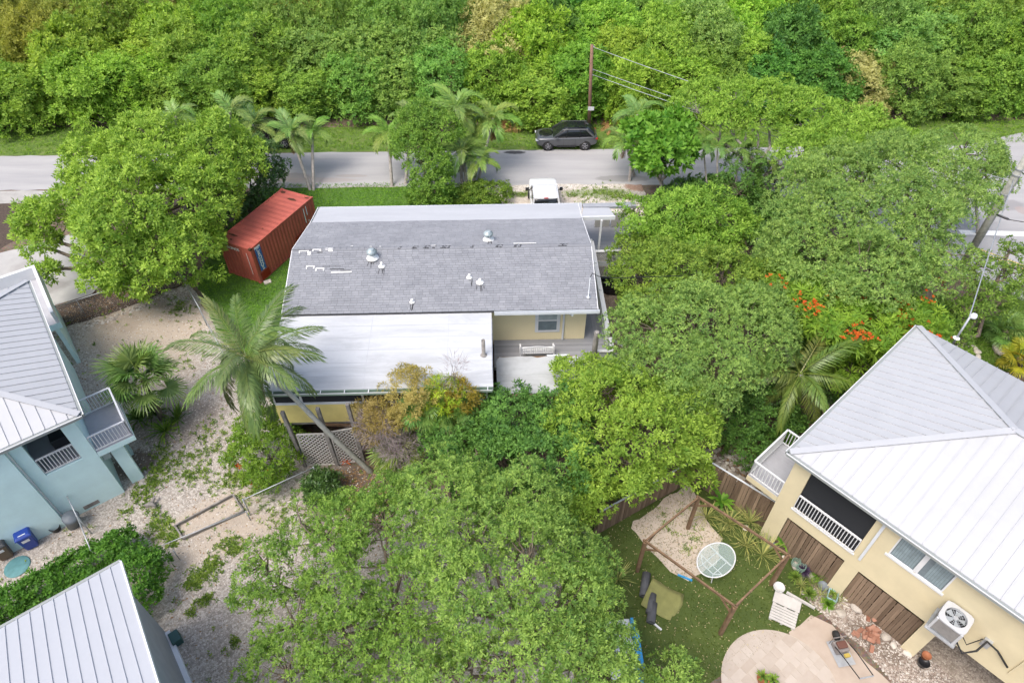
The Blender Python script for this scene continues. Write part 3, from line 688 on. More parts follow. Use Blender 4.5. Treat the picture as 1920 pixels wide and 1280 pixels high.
# porch front: screens, sill, yellow panel
PF = -7.9
def zf(py): return wloc(620, py, PF).z
zs0, zs1, zb = zf(753), zf(734), zf(790)
MB().box(-7.3,PF-.02,zb,2.2,PF+.06,zs0-.1).build('porch_panel', MATS['yellow_bright'], house)
MB().box(-7.32,PF-.06,zs0-.1,2.22,PF+.08,zs0).build('porch_sill', MATS['trim'], house)
MB().box(-7.32,PF-.04,zs1,2.22,PF+.08,4.45).build('porch_header', MATS['white_paint'], house)
xs = [-7.26]+[wloc(p, 743, PF).x for p in (563,680)]+[-.6, 2.16]
for i, x in enumerate(xs): MB().box(x-.045,PF-.045,zs0,x+.045,PF+.05,zs1).build('porch_mullion', MATS['white_paint'], house)
for i in range(len(xs)-1): MB().box(xs[i]+.046,PF,zs0+.001,xs[i+1]-.046,PF+.012,zs1-.001).build('insect_screen', MATS['screen'], house)
MB().box(-7.3,PF+.07,zb,-7.2,WF-.01,4.5).build('side_panel', MATS['yellow_siding'], house)
MB().box(2.1,PF+.07,zb,2.2,WF-.01,4.5).build('side_panel', MATS['yellow_siding'], house)
MB().box(-7.2,PF+.07,zb-.25,2.1,WF-.01,zb).build('porch_floor', MATS['grey_wood'], house)
for x in (-7.2,-4.1,-1.0,2.0):
    MB().box(x-.09,PF+.08,-.05,x+.09,PF+.26,zb-.26).build('porch_post', MATS['white_paint'], house)
for a_, b_ in (((-7.2,-2.6),(7.2,-2.5)),((-7.25,PF+.3),(-7.15,-2.62)),((2.0,PF+.3),(2.1,-2.62))): MB().box(a_[0],a_[1],.0,b_[0],b_[1],zb-.27).build('shade_skirting', MATS['old_wood'], house)  # boards added round the undercroft to keep it dark behind the lattice
MB().bar((-5.6,PF-.06,zb-.10),(-2.9,PF-.06,zb-.38),.05,.16).build('loose_plank', MATS['brown_wood'], house)
# low old roof beside the deck
LR = thing('low_shed_roof', 'low flat white shed roof with rotten edges beside the grey deck', 'shed', (HX, HY, 0), R(1.6))
a = wloc(917,668,-4.75); lz = a.z
lx0, lx1 = 2.62, 6.55; ly0, ly1 = -4.8, -7.0
LRz = lambda x, y: lz+(-.18)*((y-ly0)/(ly1-ly0))
rr = random.Random(5)
edge = [(lx0+.12,ly0+.0)]+[(lx0+(lx1-lx0)*k/14, ly0+rr.uniform(-.10,.02)) for k in range(1,14)]+[(lx1,ly0),(lx1+.1,ly1)]+[(lx1-(lx1-lx0)*k/10, ly1+rr.uniform(-.03,.05)) for k in range(1,10)]+[(lx0,ly1),(lx0-.02,ly0-.25)]
MB().prism(edge, lambda x,y: LRz(x,y)-.06, LRz).build('roof', MATS['membrane_old'], LR)
MB().prism([(lx0+.05,ly0+.06),(lx1-.05,ly0+.06),(lx1-.05,ly1-.08),(lx0+.05,ly1-.08)], lambda x,y: LRz(x,y)-.16, lambda x,y: LRz(x,y)-.065).build('rotten_decking', MATS['brown_wood'], LR)
MB().prism([(5.1,ly0-.06),(6.1,ly0-.03),(6.1,ly0+.07),(5.05,ly0+.05)], lambda x,y: LRz(x,y)+.01, lambda x,y: LRz(x,y)+.035).build('loose_flashing', MATS['trim'], LR)
MB().box(lx0+.4,ly1-.14,lz-.42,lx0+2.6,ly1-.10,lz-.30).build('fascia_board', MATS['brown_wood'], LR)
for k, y in enumerate((-5.9,)): MB().box(lx0+.02,y-.015,LRz(0,y)+.001,lx1,y+.015,LRz(0,y)+.008).build('roof_seam', MATS['membrane_old'], LR)
for i in range(8): MB().box(lx0+.1+i*.55,ly1+.02,.0,lx0+.1+i*.55+.52,ly1+.06,lz-.35).build('wall_board', MATS['grey_wood'], LR)
for x in (lx0+.1, lx1-.1):
    for y in (ly0-.15, ly1+.15): MB().box(x-.06,y-.06,-.05,x+.06,y+.06,lz-.15).build('post', MATS['grey_wood'], LR)
# round post by the deck
p = P(1118,705,1.9); p2 = wloc(1119,622,-4.9)
pw = Matrix.Translation((HX,HY,0)) @ Matrix.Rotation(R(1.6),4,'Z') @ Vector((p2.x,-4.9,0))
MB().tube([(pw.x,pw.y,-.1),(pw.x,pw.y,p2.z-.12),(pw.x,pw.y,p2.z)], [.14,.13,.11], 10).build('wooden_post', MATS['grey_wood'])
tag(bpy.data.objects['wooden_post'], 'thick weathered round wooden post rising beside the deck corner', 'post')
# white bench on the deck
b = wloc(1008,655,-4.55)
bench = thing('garden_bench', 'white slatted bench with curved back on the grey deck', 'bench', Matrix.Translation((HX,HY,0)) @ Matrix.Rotation(R(1.6),4,'Z') @ Vector((b.x,-4.35,FL)), R(1.6))
W = .82
for x in (-W, W):
    MB().box(x-.03,-.03,0,x+.03,.03,1.0).build('leg', MATS['white_paint'], bench); MB().box(x-.03,.47,0,x+.03,.53,.62).build('leg', MATS['white_paint'], bench); MB().box(x-.035,.03,.60,x+.035,.52,.64).build('arm', MATS['white_paint'], bench)
for i in range(5): MB().box(-W+.03,.06+i*.09,.42,W-.03,.13+i*.09,.445).build('seat_slat', MATS['white_paint'], bench)
for i in range(17):
    x = -W+.1+i*(2*W-.2)/16; h = .80+.11*math.cos(x/W*math.pi/2)**1.5; MB().box(x-.02,-.012,.50,x+.02,.012,h).build('back_slat', MATS['white_paint'], bench)
pts = [(-W+.03+i*(2*W-.06)/12, 0, .82+.11*max(0,math.cos((-W+.03+i*(2*W-.06)/12)/W*math.pi/2))**1.5) for i in range(13)]
mb = MB(); [mb.bar(pts[i], pts[i+1], .04, .06, (0,0,1)) for i in range(12)]; mb.build('top_rail', MATS['white_paint'], bench)
MB().box(-W+.03,-.02,.47,W-.03,.02,.51).build('bottom_rail', MATS['white_paint'], bench)
# lattice fence panels and tall posts in front of the porch
def gpt(px, py, z=0): return P(px, py, z)
A0 = P(573,873); A1 = P(633,871); A2 = P(682,862)
lf = thing('lattice_fence', 'tall weathered lattice panels between leaning grey posts below the porch', 'fence', (0,0,0))
d1 = (A1-A0); lattice('lattice_panel', lf, A0+Vector((.1,.03,.03)), d1, d1.length-.18, 2.35, MATS['lattice_white'], .15, .05)
d2 = (A2-A1); lattice('lattice_panel', lf, A1+Vector((.1,.03,.03)), d2, d2.length-.16, 2.45, MATS['lattice_white'], .15, .05)
def post(a, toppx, toppy, w=.15):
    d = ray(toppx, toppy); t_ = a.y/d[1]; top = Vector((d[0]*t_, a.y, CAM_H+d[2]*t_)); MB().bar(a-Vector((0,0,.1)), top, w, w, (0,1,0)).build('post', MATS['grey_wood'], lf)
post(A0, 529,772); post(A1, 595,765); post(A2, 651,757)
# ------------------------------------------------------------------ stilt houses with white metal hip roofs
stained('metal_roof', (.42,.428,.442), (.34,.348,.362), .5, .6, .38, (1,1,1), .02)
simple('seam', (.50,.52,.55), .4, .06, 3)
simple('teal_wall', (.60,.79,.795), .75, .06, 1.2, bump=.1)
simple('cream_wall', (.60,.525,.345), .75, .07, 1.0, bump=.1)
simple('soffit', (.55,.57,.57), .7, .06, 2)
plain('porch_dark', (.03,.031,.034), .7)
simple('porch_floor_grey', (.36,.36,.38), .7, .08, 2)
def clip(poly, ax, lo, hi):
    def half(pl, f):
        out = []
        for i in range(len(pl)):
            a, b = pl[i], pl[(i+1)%len(pl)]; fa, fb = f(a), f(b)
            if fa >= 0: out.append(a)
            if (fa > 0) != (fb > 0) and fa != fb:
                k = fa/(fa-fb); out.append((a[0]+(b[0]-a[0])*k, a[1]+(b[1]-a[1])*k))
        return out
    poly = half(poly, lambda p: p[ax]-lo)
    return half(poly, lambda p: hi-p[ax]) if len(poly) > 2 else []
class Frame:                       # local box builder with inward axis t = f*y
    def __init__(s, root, f): s.r = root; s.f = f
    def box(s, name, s0, t0, z0, s1, t1, z1, mat, parent=None):
        ys = sorted((t0*s.f, t1*s.f)); return MB().box(min(s0,s1),ys[0],z0,max(s0,s1),ys[1],z1).build(name, MATS[mat], parent or s.r)
    def pt(s, a, t, z): return Vector((a, t*s.f, z))
    def bar(s, name, p, q, w, h, mat, parent=None): return MB().bar(s.pt(*p), s.pt(*q), w, h).build(name, MATS[mat], parent or s.r)
    def prism(s, name, poly, z0, z1, mat, parent=None, rib=None):
        f = s.f; mb = MB().prism([(a, t*f) for a, t in poly], (lambda x,y: z0(x,y*f)), (lambda x,y: z1(x,y*f)))
        if rib: mb.bar(s.pt(*rib[0]), s.pt(*rib[1]), .03, .034)
        return mb.build(name, MATS[mat], parent or s.r)
    def wall(s, name, s0, s1, z0, z1, holes, mat, t0=0, t1=.15):
        cuts = sorted({s0, s1, *[h for ho in holes for h in ho[:2]]}); mb = MB()
        for a, b in zip(cuts[:-1], cuts[1:]):
            hs = sorted([(h[2], h[3]) for h in holes if h[0] <= a+1e-6 and h[1] >= b-1e-6]); z = z0
            for lo, hi in hs+[(z1, z1)]:
                if lo > z+1e-4: mb.box(a, min(t0*s.f,t1*s.f), z, b, max(t0*s.f,t1*s.f), lo)
                z = hi
        return mb.build(name, MATS[mat], s.r)
def hip_roof(F, S1, L2, zE, tanp, o=.36, pw=.42):
    W = L2+2*o; mid = L2/2; zr = lambda a, t: zE+tanp*min(a+o, t+o, L2+o-t)
    roof = F.prism('roof', [(-o+.02,-o+.02),(S1,-o+.02),(S1,L2+o-.02),(-o+.02,L2+o-.02)], lambda a,t: zE-.16, lambda a,t: zE-.03, 'soffit')
    planes = [([(-o,-o),(S1,-o),(S1,mid),(-o+W/2,mid)], 0, lambda a,t: zE+tanp*(t+o)), ([(-o,-o),(-o+W/2,mid),(-o,L2+o)], 1, lambda a,t: zE+tanp*(a+o)),
              ([(-o,L2+o),(-o+W/2,mid),(S1,mid),(S1,L2+o)], 0, lambda a,t: zE+tanp*(L2+o-t))]
    for poly, ax, zf in planes:
        lo = min(p[ax] for p in poly); hi = max(p[ax] for p in poly); k = lo
        while k < hi-.02:
            pc = clip(poly, ax, k, min(hi, k+pw-.004))
            if len(pc) > 2:
                e = sorted(pc, key=lambda p: p[ax])[:2]; e = [p for p in pc if abs(p[ax]-k) < 1e-4]
                rib = None
                if len(e) >= 2: rib = ((*e[0], zf(*e[0])+.02), (*e[1], zf(*e[1])+.02))
                F.prism('roof_panel', pc, lambda a,t: zf(a,t)-.03, zf, 'metal_roof', roof, rib)
            k += pw
    pk = (-o+W/2, mid, zE+tanp*W/2+.03)
    for c in ((-o,-o,zE+.03), (-o,L2+o,zE+.03)): F.bar('hip_cap', c, pk, .26, .035, 'metal_roof', roof)
    F.bar('ridge_cap', pk, (S1,mid,pk[2]), .26, .04, 'metal_roof', roof)
    for a, b in (((-o-.06,-o-.06),(S1,-o-.06)), ((-o-.06,-o-.06),(-o-.06,L2+o))):
        g = F.bar('gutter', (*a,zE-.10), (*b,zE-.10), .13, .14, 'gutter_grey', roof); d = .067
        aa = (a[0]-(d if a[0]==b[0] else 0), a[1]-(d if a[1]==b[1] else 0)); bb = (b[0]-(d if a[0]==b[0] else 0), b[1]-(d if a[1]==b[1] else 0))
        F.bar('gutter_lip', (*aa,zE-.03), (*bb,zE-.03), .03, .03, 'white_paint', roof)
    return roof
plain('gutter_grey', (.26,.28,.27), .5)
def railing(F, a, b, z, h=.95, gap=.13, name='railing'):
    a = Vector(a); b = Vector(b); d = b-a; n = max(2, int(d.length/gap))
    top = F.bar(name, (*a,z+h), (*b,z+h), .07, .05, 'white_paint')
    F.bar('bottom_rail', (*a,z+.09), (*b,z+.09), .045, .05, 'white_paint', top)
    ba = None
    for i in range(n+1):
        p = a.lerp(b, i/n); c = F.pt(p.x, p.y, z+.09)
        if ba is None: ba = MB().box(-.014,-.014,0,.014,.014,h-.1).build('baluster', MATS['white_paint'], top); ba.location = c
        else: share(ba, 'baluster', top, c)
def balcony(F, s0, s1, t0, t1, z, wall, fl='porch_floor_grey'):
    F.box('balcony_slab', s0, t0, z-.32, s1, t1, z-.03, wall)
    n = int(abs(t1-t0)/.14); 
    for i in range(n): F.box('balcony_board', s0+.01, t0+.01+i*(t1-t0-.02)/n, z-.029, s1-.01, t0+.004+(i+1)*(t1-t0-.02)/n, z, fl)
    railing(F, (s0+.05,t0+.05), (s1-.02,t0+.05), z); railing(F, (s0+.05,t0+.05), (s0+.05,t1-.05), z); railing(F, (s0+.05,t1-.05), (s1-.02,t1-.05), z)
# --- teal house on the left
C = P(234,922); bl = thing('teal_house', 'pale teal stilt house with white metal hip roof and corner balcony', 'house', C, R(217))
F = Frame(bl, -1)
hip_roof(F, 12, 9.6, 5.72, .36)
F.wall('front_wall', 0, 2.5, 0, 5.56, [(.53,1.95,3.06,5.4)], 'teal_wall')
F.wall('front_wall', 2.502, 12, 0, 5.56, [], 'teal_wall', -.25, .15)
F.wall('back_wall', 0, 12, 0, 5.56, [], 'teal_wall', 9.45, 9.6)
F.box('side_wall', 0, .151, 0, .15, 9.449, 5.56, 'teal_wall')
F.box('porch_floor', .3, .16, 2.95, 2.45, 3.2, 3.05, 'porch_floor_grey')
F.box('porch_side_wall', 2.3, .16, 3.06, 2.44, 3.2, 5.5, 'teal_wall'); F.box('porch_back_wall', .16, 3.2, 3.06, 2.44, 3.3, 5.5, 'teal_wall')
F.box('porch_chair', .75, 1.2, 3.06, 1.35, 1.9, 3.55, 'porch_dark'); 
railing(F, (.55,.06), (1.93,.06), 3.08, .95, .115, 'porch_railing')
F.box('downspout', 2.43, -.10, .1, 2.5, -.02, 5.5, 'white_paint')
F.box('wall_vent', 1.02, -.015, .14, 1.66, -.002, .36, 'grey_wood')
balcony(F, -1.55, -.01, .0, 2.45, 3.05, 'teal_wall')
F.box('pier', -.95, .25, 0, -.42, .6, 2.72, 'teal_wall')
F.box('pier', -.95, 1.9, 0, -.42, 2.2, 2.72, 'teal_wall')
F.box('meter_box', -.32, .5, 1.9, -.02, .8, 2.3, 'soffit')
F.box('rear_terrace', -.6, 9.8, 2.6, 6, 14.5, 2.95, 'teal_wall'); F.box('rear_parapet', -.6, 9.8, 2.951, -.45, 14.5, 3.7, 'white_paint'); F.box('rear_parapet', -.449, 14.3, 2.951, 6, 14.5, 3.7, 'white_paint'); F.box('terrace_floor', -.44, 9.81, 2.951, 6, 14.29, 2.97, 'porch_floor_grey')
F.box('rear_wall', -.4, 9.9, 0, -.2, 14.4, 2.6, 'teal_wall')
# --- cream house on the right
E1 = R(-48.5); C = P(1555,1107); e1 = Vector((math.cos(E1), math.sin(E1), 0))
cr = thing('cream_house', 'cream stilt house with white metal hip roof and wall air conditioner', 'house', C-e1*3.38, E1)
F = Frame(cr, 1); K = 3.38
hip_roof(F, 15, 9.7, 6.05, .365, .27)
F.wall('front_wall', 0, 15, 2.3, 5.9, [(K-2.7,K-.1,3.05,5.6),(K+.78,K+2.72,4.25,5.78)], 'cream_wall')
F.box('side_wall', 0, .151, 2.3, .15, 9.55, 5.9, 'cream_wall'); F.wall('back_wall', 0, 15, 2.3, 5.9, [], 'cream_wall', 9.551, 9.7)
F.box('floor_slab', .151, .151, 2.3, 15, 9.55, 2.6, 'porch_floor_grey')
for a, b in ((0,.68),(K-.18,K+.4),(K+3.0,K+3.5),(K+8,K+8.5)): F.box('pillar', a, .0, -.05, b, .45, 2.299, 'cream_wall')
for a in (0, 6, 12): F.box('pillar', a, 8.8, -.05, a+.4, 9.3, 2.299, 'cream_wall')
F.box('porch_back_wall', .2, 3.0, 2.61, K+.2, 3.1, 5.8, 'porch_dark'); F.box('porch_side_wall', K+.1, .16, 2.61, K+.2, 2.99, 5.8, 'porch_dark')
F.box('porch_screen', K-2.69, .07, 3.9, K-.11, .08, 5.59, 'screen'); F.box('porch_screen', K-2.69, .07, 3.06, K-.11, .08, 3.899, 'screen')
railing(F, (K-2.68,-.03), (K-.12,-.03), 3.03, .95, .118, 'porch_railing'); F.box('porch_sill', K-2.75, -.06, 2.98, K-.05, -.002, 3.045, 'white_paint')
# window pair
simple('curtain', (.20,.26,.28), .3, .25, 3)
fr = F.box('window_frame', K+.70, -.05, 4.15, K+2.80, -.003, 4.249, 'white_paint')
for a, b in ((K+.78,K+1.72),(K+1.78,K+2.72)):
    p = F.box('window_pane', a+.05, .02, 4.30, b-.05, .03, 5.75, 'grey_glass')
    for (q0,r0,q1,r1) in ((a,4.25,a+.05,5.78),(b-.05,4.25,b,5.78),(a+.05,4.25,b-.05,4.30)): F.box('sash', q0, -.02, r0, q1, .05, r1, 'white_paint', p)
    for i in range(9): x = a+.08+i*(b-a-.16)/9; F.box('curtain_fold', x, .010+.004*(i%2), 4.36, x+(b-a-.16)/9-.012, .018, 5.74, 'curtain', p) if not (b > K+2 and i < 2) else None
F.box('mullion', K+1.72, -.02, 4.3, K+1.78, .05, 5.78, 'white_paint')
F.box('downspout', K+.14, -.09, 3.0, K+.24, -.01, 5.75, 'trim')
balcony(F, -1.45, -.01, .0, 2.5, 3.0, 'cream_wall'); F.box('balcony_bracket', -.75, .6, 0, -.35, 1.0, 2.67, 'cream_wall')
F.bar('wall_conduit', (K+5.6,-.04,2.9), (K+5.6,-.04,4.6), .05, .05, 'cream_wall')
F.box('disconnect_box', K+4.45, -.13, 3.35, K+4.7, -.002, 3.75, 'galv')
# board fences between the pillars
def board_fence(name, label, F0, s0, s1, t, h, group=None, top=True, root=None, n=None):
    bw = .142; n = n or max(1, int(round((s1-s0)/bw))); bw = (s1-s0)/n; rr = random.Random(int(s0*100)+int(h*10))
    src = MB().box(-bw/2+.004,-.011,0,bw/2-.004,.011,h).build('board', MATS['old_wood'], F0.r if root is None else root)
    src.location = F0.pt(s0+bw/2, t, .02)
    for i in range(1, n):
        o = share(src, 'board', src.parent, F0.pt(s0+bw*(i+.5), t+rr.uniform(-.006,.006), .02+rr.uniform(-.02,.015)), (0,rr.uniform(-.008,.008),0), (rr.uniform(.94,1.0),1,rr.uniform(.985,1.01)))
    for z in (.35, h*.5, h-.3): F0.box('rail', s0, t+.014, z-.045, s1, t+.055, z+.045, 'old_wood', src.parent)
    if top: F0.box('cap', s0, t-.02, h+.035, s1, t+.05, h+.06, 'trim', src.parent)
for k, (a, b, lab) in enumerate(((K-2.68,K-.19,'weathered board fence infill under the screened porch of the cream house'),(K+.41,K+2.99,'weathered board fence infill under the window of the cream house'))):
    o = thing('board_fence', lab, 'fence', cr.location, E1); board_fence('board_fence', lab, Frame(o, 1), a, b, .12, 2.05, top=False)
# air conditioner on its bracket
AC = P(1793,1157,4.32); ac = thing('air_conditioner', 'grey louvred air conditioner with round fan on the cream wall', 'air conditioner', (AC.x,AC.y,3.52), E1)
plain('ac_paint', (.46,.47,.48), .45); simple('ac_louver', (.23,.22,.21), .6, .1, 5); simple('ac_blade', (.33,.36,.38), .5, .1, 5)
wd = .40
for x in (-wd, wd):
    for y in (-wd, wd): MB().box(x-.045,y-.045,0,x+.045,y+.045,.76).build('corner_post', MATS['ac_paint'], ac, bevel=.02)
for i in range(13):
    z = .07+i*.052
    MB().box(-wd+.046,-wd-.02,z,wd-.046,-wd+.005,z+.034).build('louver', MATS['ac_louver'], ac); MB().box(-wd-.02,-wd+.046,z,-wd+.005,wd-.046,z+.034).build('louver', MATS['ac_louver'], ac)
    MB().box(wd-.005,-wd+.046,z,wd+.02,wd-.046,z+.034).build('louver', MATS['ac_louver'], ac); MB().box(-wd+.046,wd-.005,z,wd-.046,wd+.02,z+.034).build('louver', MATS['ac_louver'], ac)
MB().box(-wd+.03,-wd+.03,.02,wd-.03,wd-.03,.70).build('coil_core', MATS['dark'], ac)
n = 32; tp = MB(); vs = []; 
for r, z in ((.345,.80),):
    ring = [(r*math.cos(2*math.pi*i/n), r*math.sin(2*math.pi*i/n)) for i in range(n)]
    sq = []
    for i in range(n):
        a = 2*math.pi*i/n; cx, sy = math.cos(a), math.sin(a); m = (abs(cx)**6+abs(sy)**6)**(1/6); sq.append((.46*cx/m, .46*sy/m))
    vs = [(*p,.81) for p in ring]+[(*p,.80) for p in sq]+[(*p,.745) for p in sq]+[(*p,.70) for p in ring]
    fs = []
    for i in range(n):
        j = (i+1)%n; fs += [(i,n+i,n+j,j),(n+i,2*n+i,2*n+j,n+j),(3*n+i,i,j,3*n+j)]
    tp.add(vs, fs)
tp.build('top_cover', MATS['ac_paint'], ac)
fan = MB().lathe([(0,.74),(.075,.74),(.075,.79),(0,.80)], 14).build('fan_hub', MATS['ac_paint'], ac)
for i in range(5):
    a = 2*math.pi*i/5; MB().add([(.07*math.cos(a),.07*math.sin(a),.745),(.32*math.cos(a-.1),.32*math.sin(a-.1),.75),(.32*math.cos(a+.62),.32*math.sin(a+.62),.715),(.07*math.cos(a+.7),.07*math.sin(a+.7),.715)], [(0,1,2,3)]).build('fan_blade', MATS['ac_blade'], fan)
for i in range(4): a = math.pi*i/4; MB().tube([(.345*math.cos(a),.345*math.sin(a),.805),(-.345*math.cos(a),-.345*math.sin(a),.805)], .007, 5).build('guard_wire', MATS['galv'], ac)
for r in (.12,.2,.28): MB().tube([(r*math.cos(2*math.pi*i/24),r*math.sin(2*math.pi*i/24),.807) for i in range(25)], .005, 4).build('guard_ring', MATS['galv'], ac)
MB().box(-.5,-.5,-.06,.5,.5,-.005).build('bracket_shelf', MATS['galv'], ac); MB().bar((-.45,.5,-.5),(-.45,-.45,-.06),.05,.05).build('bracket_strut', MATS['galv'], ac); MB().bar((.45,.5,-.5),(.45,-.45,-.06),.05,.05).build('bracket_strut', MATS['galv'], ac)
MB().tube([(.42,-.3,.15),(.75,-.45,.0),(1.0,-.2,.25),(1.1,.35,.3),(1.5,.42,.12),(2.0,.44,-.3)], .035, 6).build('refrigerant_hose', MATS['rubber'], ac, True)
MB().tube([(.44,-.1,.35),(.7,-.2,.2),(.98,.4,.2)], .018, 5).build('power_whip', MATS['rubber'], ac, True)
# --- grey-white metal shed, bottom left
sc_ = P(225,1053,5.0); sh = thing('metal_shed', 'shed with pale grey ribbed metal roof beside the gravel yard', 'shed', (sc_.x,sc_.y,0), R(-52))
F = Frame(sh, -1); tz = lambda a, t: 5.0+.27*a
for i in range(22): 
    F.prism('roof_panel', [(0,i*.36),(8.5,i*.36),(8.5,i*.36+.355),(0,i*.36+.355)], lambda a,t: tz(a,t)-.03, tz, 'shed_roof' if 'shed_roof' in MATS else (stained('shed_roof', (.40,.413,.44), (.345,.358,.39), .3, .5, .4, (1,1,1), .02) and 'shed_roof'), None, ((0,i*.36+.34,tz(0,0)+.015),(8.5,i*.36+.34,tz(8.5,0)+.015)))
F.bar('gutter', (-.07,-.02,4.93), (-.07,8,4.93), .10, .12, 'gutter_grey'); F.bar('rake_trim', (0,-.03,4.95), (8.5,-.03,4.95+.27*8.5), .05, .16, 'white_metal')
simple('shed_wall', (.36,.375,.40), .75, .08, 2)
F.prism('side_wall', [(.4,.3),(8,.3),(8,.45),(.4,.45)], lambda a,t: 0, lambda a,t: tz(a,t)-.05, 'shed_wall'); F.box('eave_wall', .25, .3, 0, .399, 8, 4.95, 'shed_wall')
F.box('base_trim', .4, .12, 0, 8, .299, .25, 'white_metal'); F.box('ledge', 5.0, -.5, .0, 8, .119, .6, 'white_metal'); F.bar('wall_brace', (4.6,-.1,1.2), (4.6,.28,1.7), .05, .05, 'dark')
# ------------------------------------------------------------------ shipping container
t = NT('red_steel'); n1 = t.noise(1.2, 7, .7, dist=.5); n2 = t.noise(30, 4, .7)
c = t.ramp(n1, [(.3,(.36,.085,.06)),(.6,(.45,.11,.078)),(.8,(.50,.145,.105))]); c = t.mix(t.ramp(t.noise(2.2, 9, .75), [(.63,0),(.70,.7)]), c, (.12,.045,.02)); t.base(t.mix(t.ramp(n2, [(.3,.2),(.7,0)]), c, (.19,.045,.035))); t.done(.55)
simple('fresh_red', (.25,.018,.010), .45, .15, 3); simple('rust', (.07,.028,.012), .9, .5, 6); simple('logo_blue', (.035,.12,.36), .5, .12, 6); plain('logo_white', (.75,.76,.76), .5)
C = P(490,532); ct = thing('shipping_container', 'rusty red corrugated shipping container lying on the lawn', 'container', C, R(65.5-90))
LN, WD, HT = 6.06, 2.44, 2.6     # local: y along, -x across
def corr(n0, n1, pitch, depth):  # profile of a corrugated panel: (along, depth)
    out = []; x = n0
    while x < n1-1e-6:
        for f, d in ((0,0),(.26,0),(.5,depth),(.76,depth)): 
            if x+f*pitch < n1: out.append((x+f*pitch, d))
        x += pitch
    out.append((n1, 0)); return out
def corrugated(name, pts3, mat=None):   # pts3(u, d, top)
    prof = corr(.12, pts3[1]-.12, .278, .045); f = pts3[0]; mb = MB(); vs = []
    for u, d in prof: vs += [f(u, d, 0), f(u, d, 1)]
    mb.add(vs, [(2*i,2*i+2,2*i+3,2*i+1) for i in range(len(prof)-1)]); return mb.build(name, MATS[mat or 'red_steel'], ct)
corrugated('side_wall', (lambda u,d,k: (-d-.01, u, .15+k*(HT-.27)), LN)); corrugated('side_wall', (lambda u,d,k: (-WD+d+.01, u, .15+k*(HT-.27)), LN))
corrugated('end_wall', (lambda u,d,k: (-u, d+.01, .15+k*(HT-.27)), WD)); corrugated('end_wall', (lambda u,d,k: (-u, LN-d-.01, .15+k*(HT-.27)), WD))
mb = MB(); prof = corr(.1, LN-.1, .42, .022); vs = []
for u, d in prof: vs += [(-.06, u, HT-.02-d), (-WD+.06, u, HT-.02-d)]
mb.add(vs, [(2*i,2*i+2,2*i+3,2*i+1) for i in range(len(prof)-1)]).build('top_panel', MATS['red_steel'], ct)
for x in (-.06, -WD+.06):
    for y in (.06, LN-.06):
        MB().box(x-.06,y-.06,.05,x+.06,y+.06,HT-.1).build('corner_post', MATS['red_steel'], ct)
        for z in (0.0, HT-.115): MB().box(x-.085,y-.085,z,x+.085,y+.085,z+.12).build('corner_casting', MATS['rust' if z > 1 and y < 1 else 'red_steel'], ct)
    MB().box(x-.05,.146,HT-.12,x+.05,LN-.146,HT-.005).build('top_rail', MATS['red_steel'], ct); MB().box(x-.05,.146,.03,x+.05,LN-.146,.15).build('bottom_rail', MATS['red_steel'], ct)
for y in (.06, LN-.06): MB().box(-WD+.146,y-.05,HT-.12,-.146,y+.05,HT-.005).build('top_rail', MATS['red_steel'], ct); MB().box(-WD+.146,y-.05,.03,-.146,y+.05,.15).build('bottom_rail', MATS['red_steel'], ct)
MB().box(.012,.30,.75,.016,.78,2.35).build('logo_panel', MATS['logo_blue'], ct); MB().box(.012,.30,2.352,.016,.78,2.48).build('logo_header', MATS['logo_white'], ct)
def text_obj(s, size, loc, rot, mat, parent, name='lettering'):
    cu = bpy.data.curves.new(name, 'FONT'); cu.body = s; cu.size = size; cu.align_x = 'CENTER'; cu.align_y = 'CENTER'; cu.extrude = .002; cu.offset = .008
    o = bpy.data.objects.new(name, cu); COL.objects.link(o); dg = bpy.context.evaluated_depsgraph_get(); me = bpy.data.meshes.new_from_object(o.evaluated_get(dg)); bpy.data.objects.remove(o)
    me.materials.clear(); me.materials.append(MATS[mat]); m = bpy.data.objects.new(name, me); COL.objects.link(m); m.parent = parent; m.location = loc; m.rotation_euler = rot; return m
for i, ch in enumerate('CRONOS'): text_obj(ch, .34, (.021, .54, 2.2-i*.265), (R(90),0,R(90)), 'logo_white', ct)
text_obj('CRONOS', .26, (-1.45, -.003, 2.25), (R(90),0,0), 'logo_white', ct)
MB().box(.011,3.7,.12,.015,LN-.15,.95).build('repaint_patch', MATS['fresh_red'], ct); MB().box(.011,.2,.12,.0135,.95,.62).build('repaint_patch', MATS['fresh_red'], ct)
for i, (y, z0, z1) in enumerate(((4.95,1.3,2.35),(5.2,1.75,2.4),(5.22,1.25,1.38))): MB().box(.012,y,z0,.016,y+.06,z1).build('faded_marking', MATS['logo_white'], ct)
MB().box(-.42,-.003,.6,-.39,.0,2.2).build('faded_marking', MATS['logo_white'], ct)
rr = random.Random(4)
def rustspot(x, y, rx, ry):
    pts = [(x+rx*math.cos(a)*rr.uniform(.6,1.1), y+ry*math.sin(a)*rr.uniform(.6,1.1)) for a in [2*math.pi*i/14 for i in range(14)]]
    MB().prism(pts, HT-.018, HT-.012).build('rust_patch', MATS['rust'], ct)
rustspot(-1.05,5.3,.45,.12); rustspot(-2.1,5.75,.2,.15); rustspot(-.3,5.85,.25,.06); rustspot(-1.9,.75,.4,.09); rustspot(-1.7,.35,.1,.07); rustspot(-.7,2.0,.06,.05)
b = P(502,530); MB().box(-.22,-.16,0,.22,.16,.10).build('concrete_block', MATS['stone']); o = bpy.data.objects['concrete_block']; o.location = b; o.rotation_euler = (0,0,.5); tag(o, 'flat stone block on the grass at the container corner', 'block')
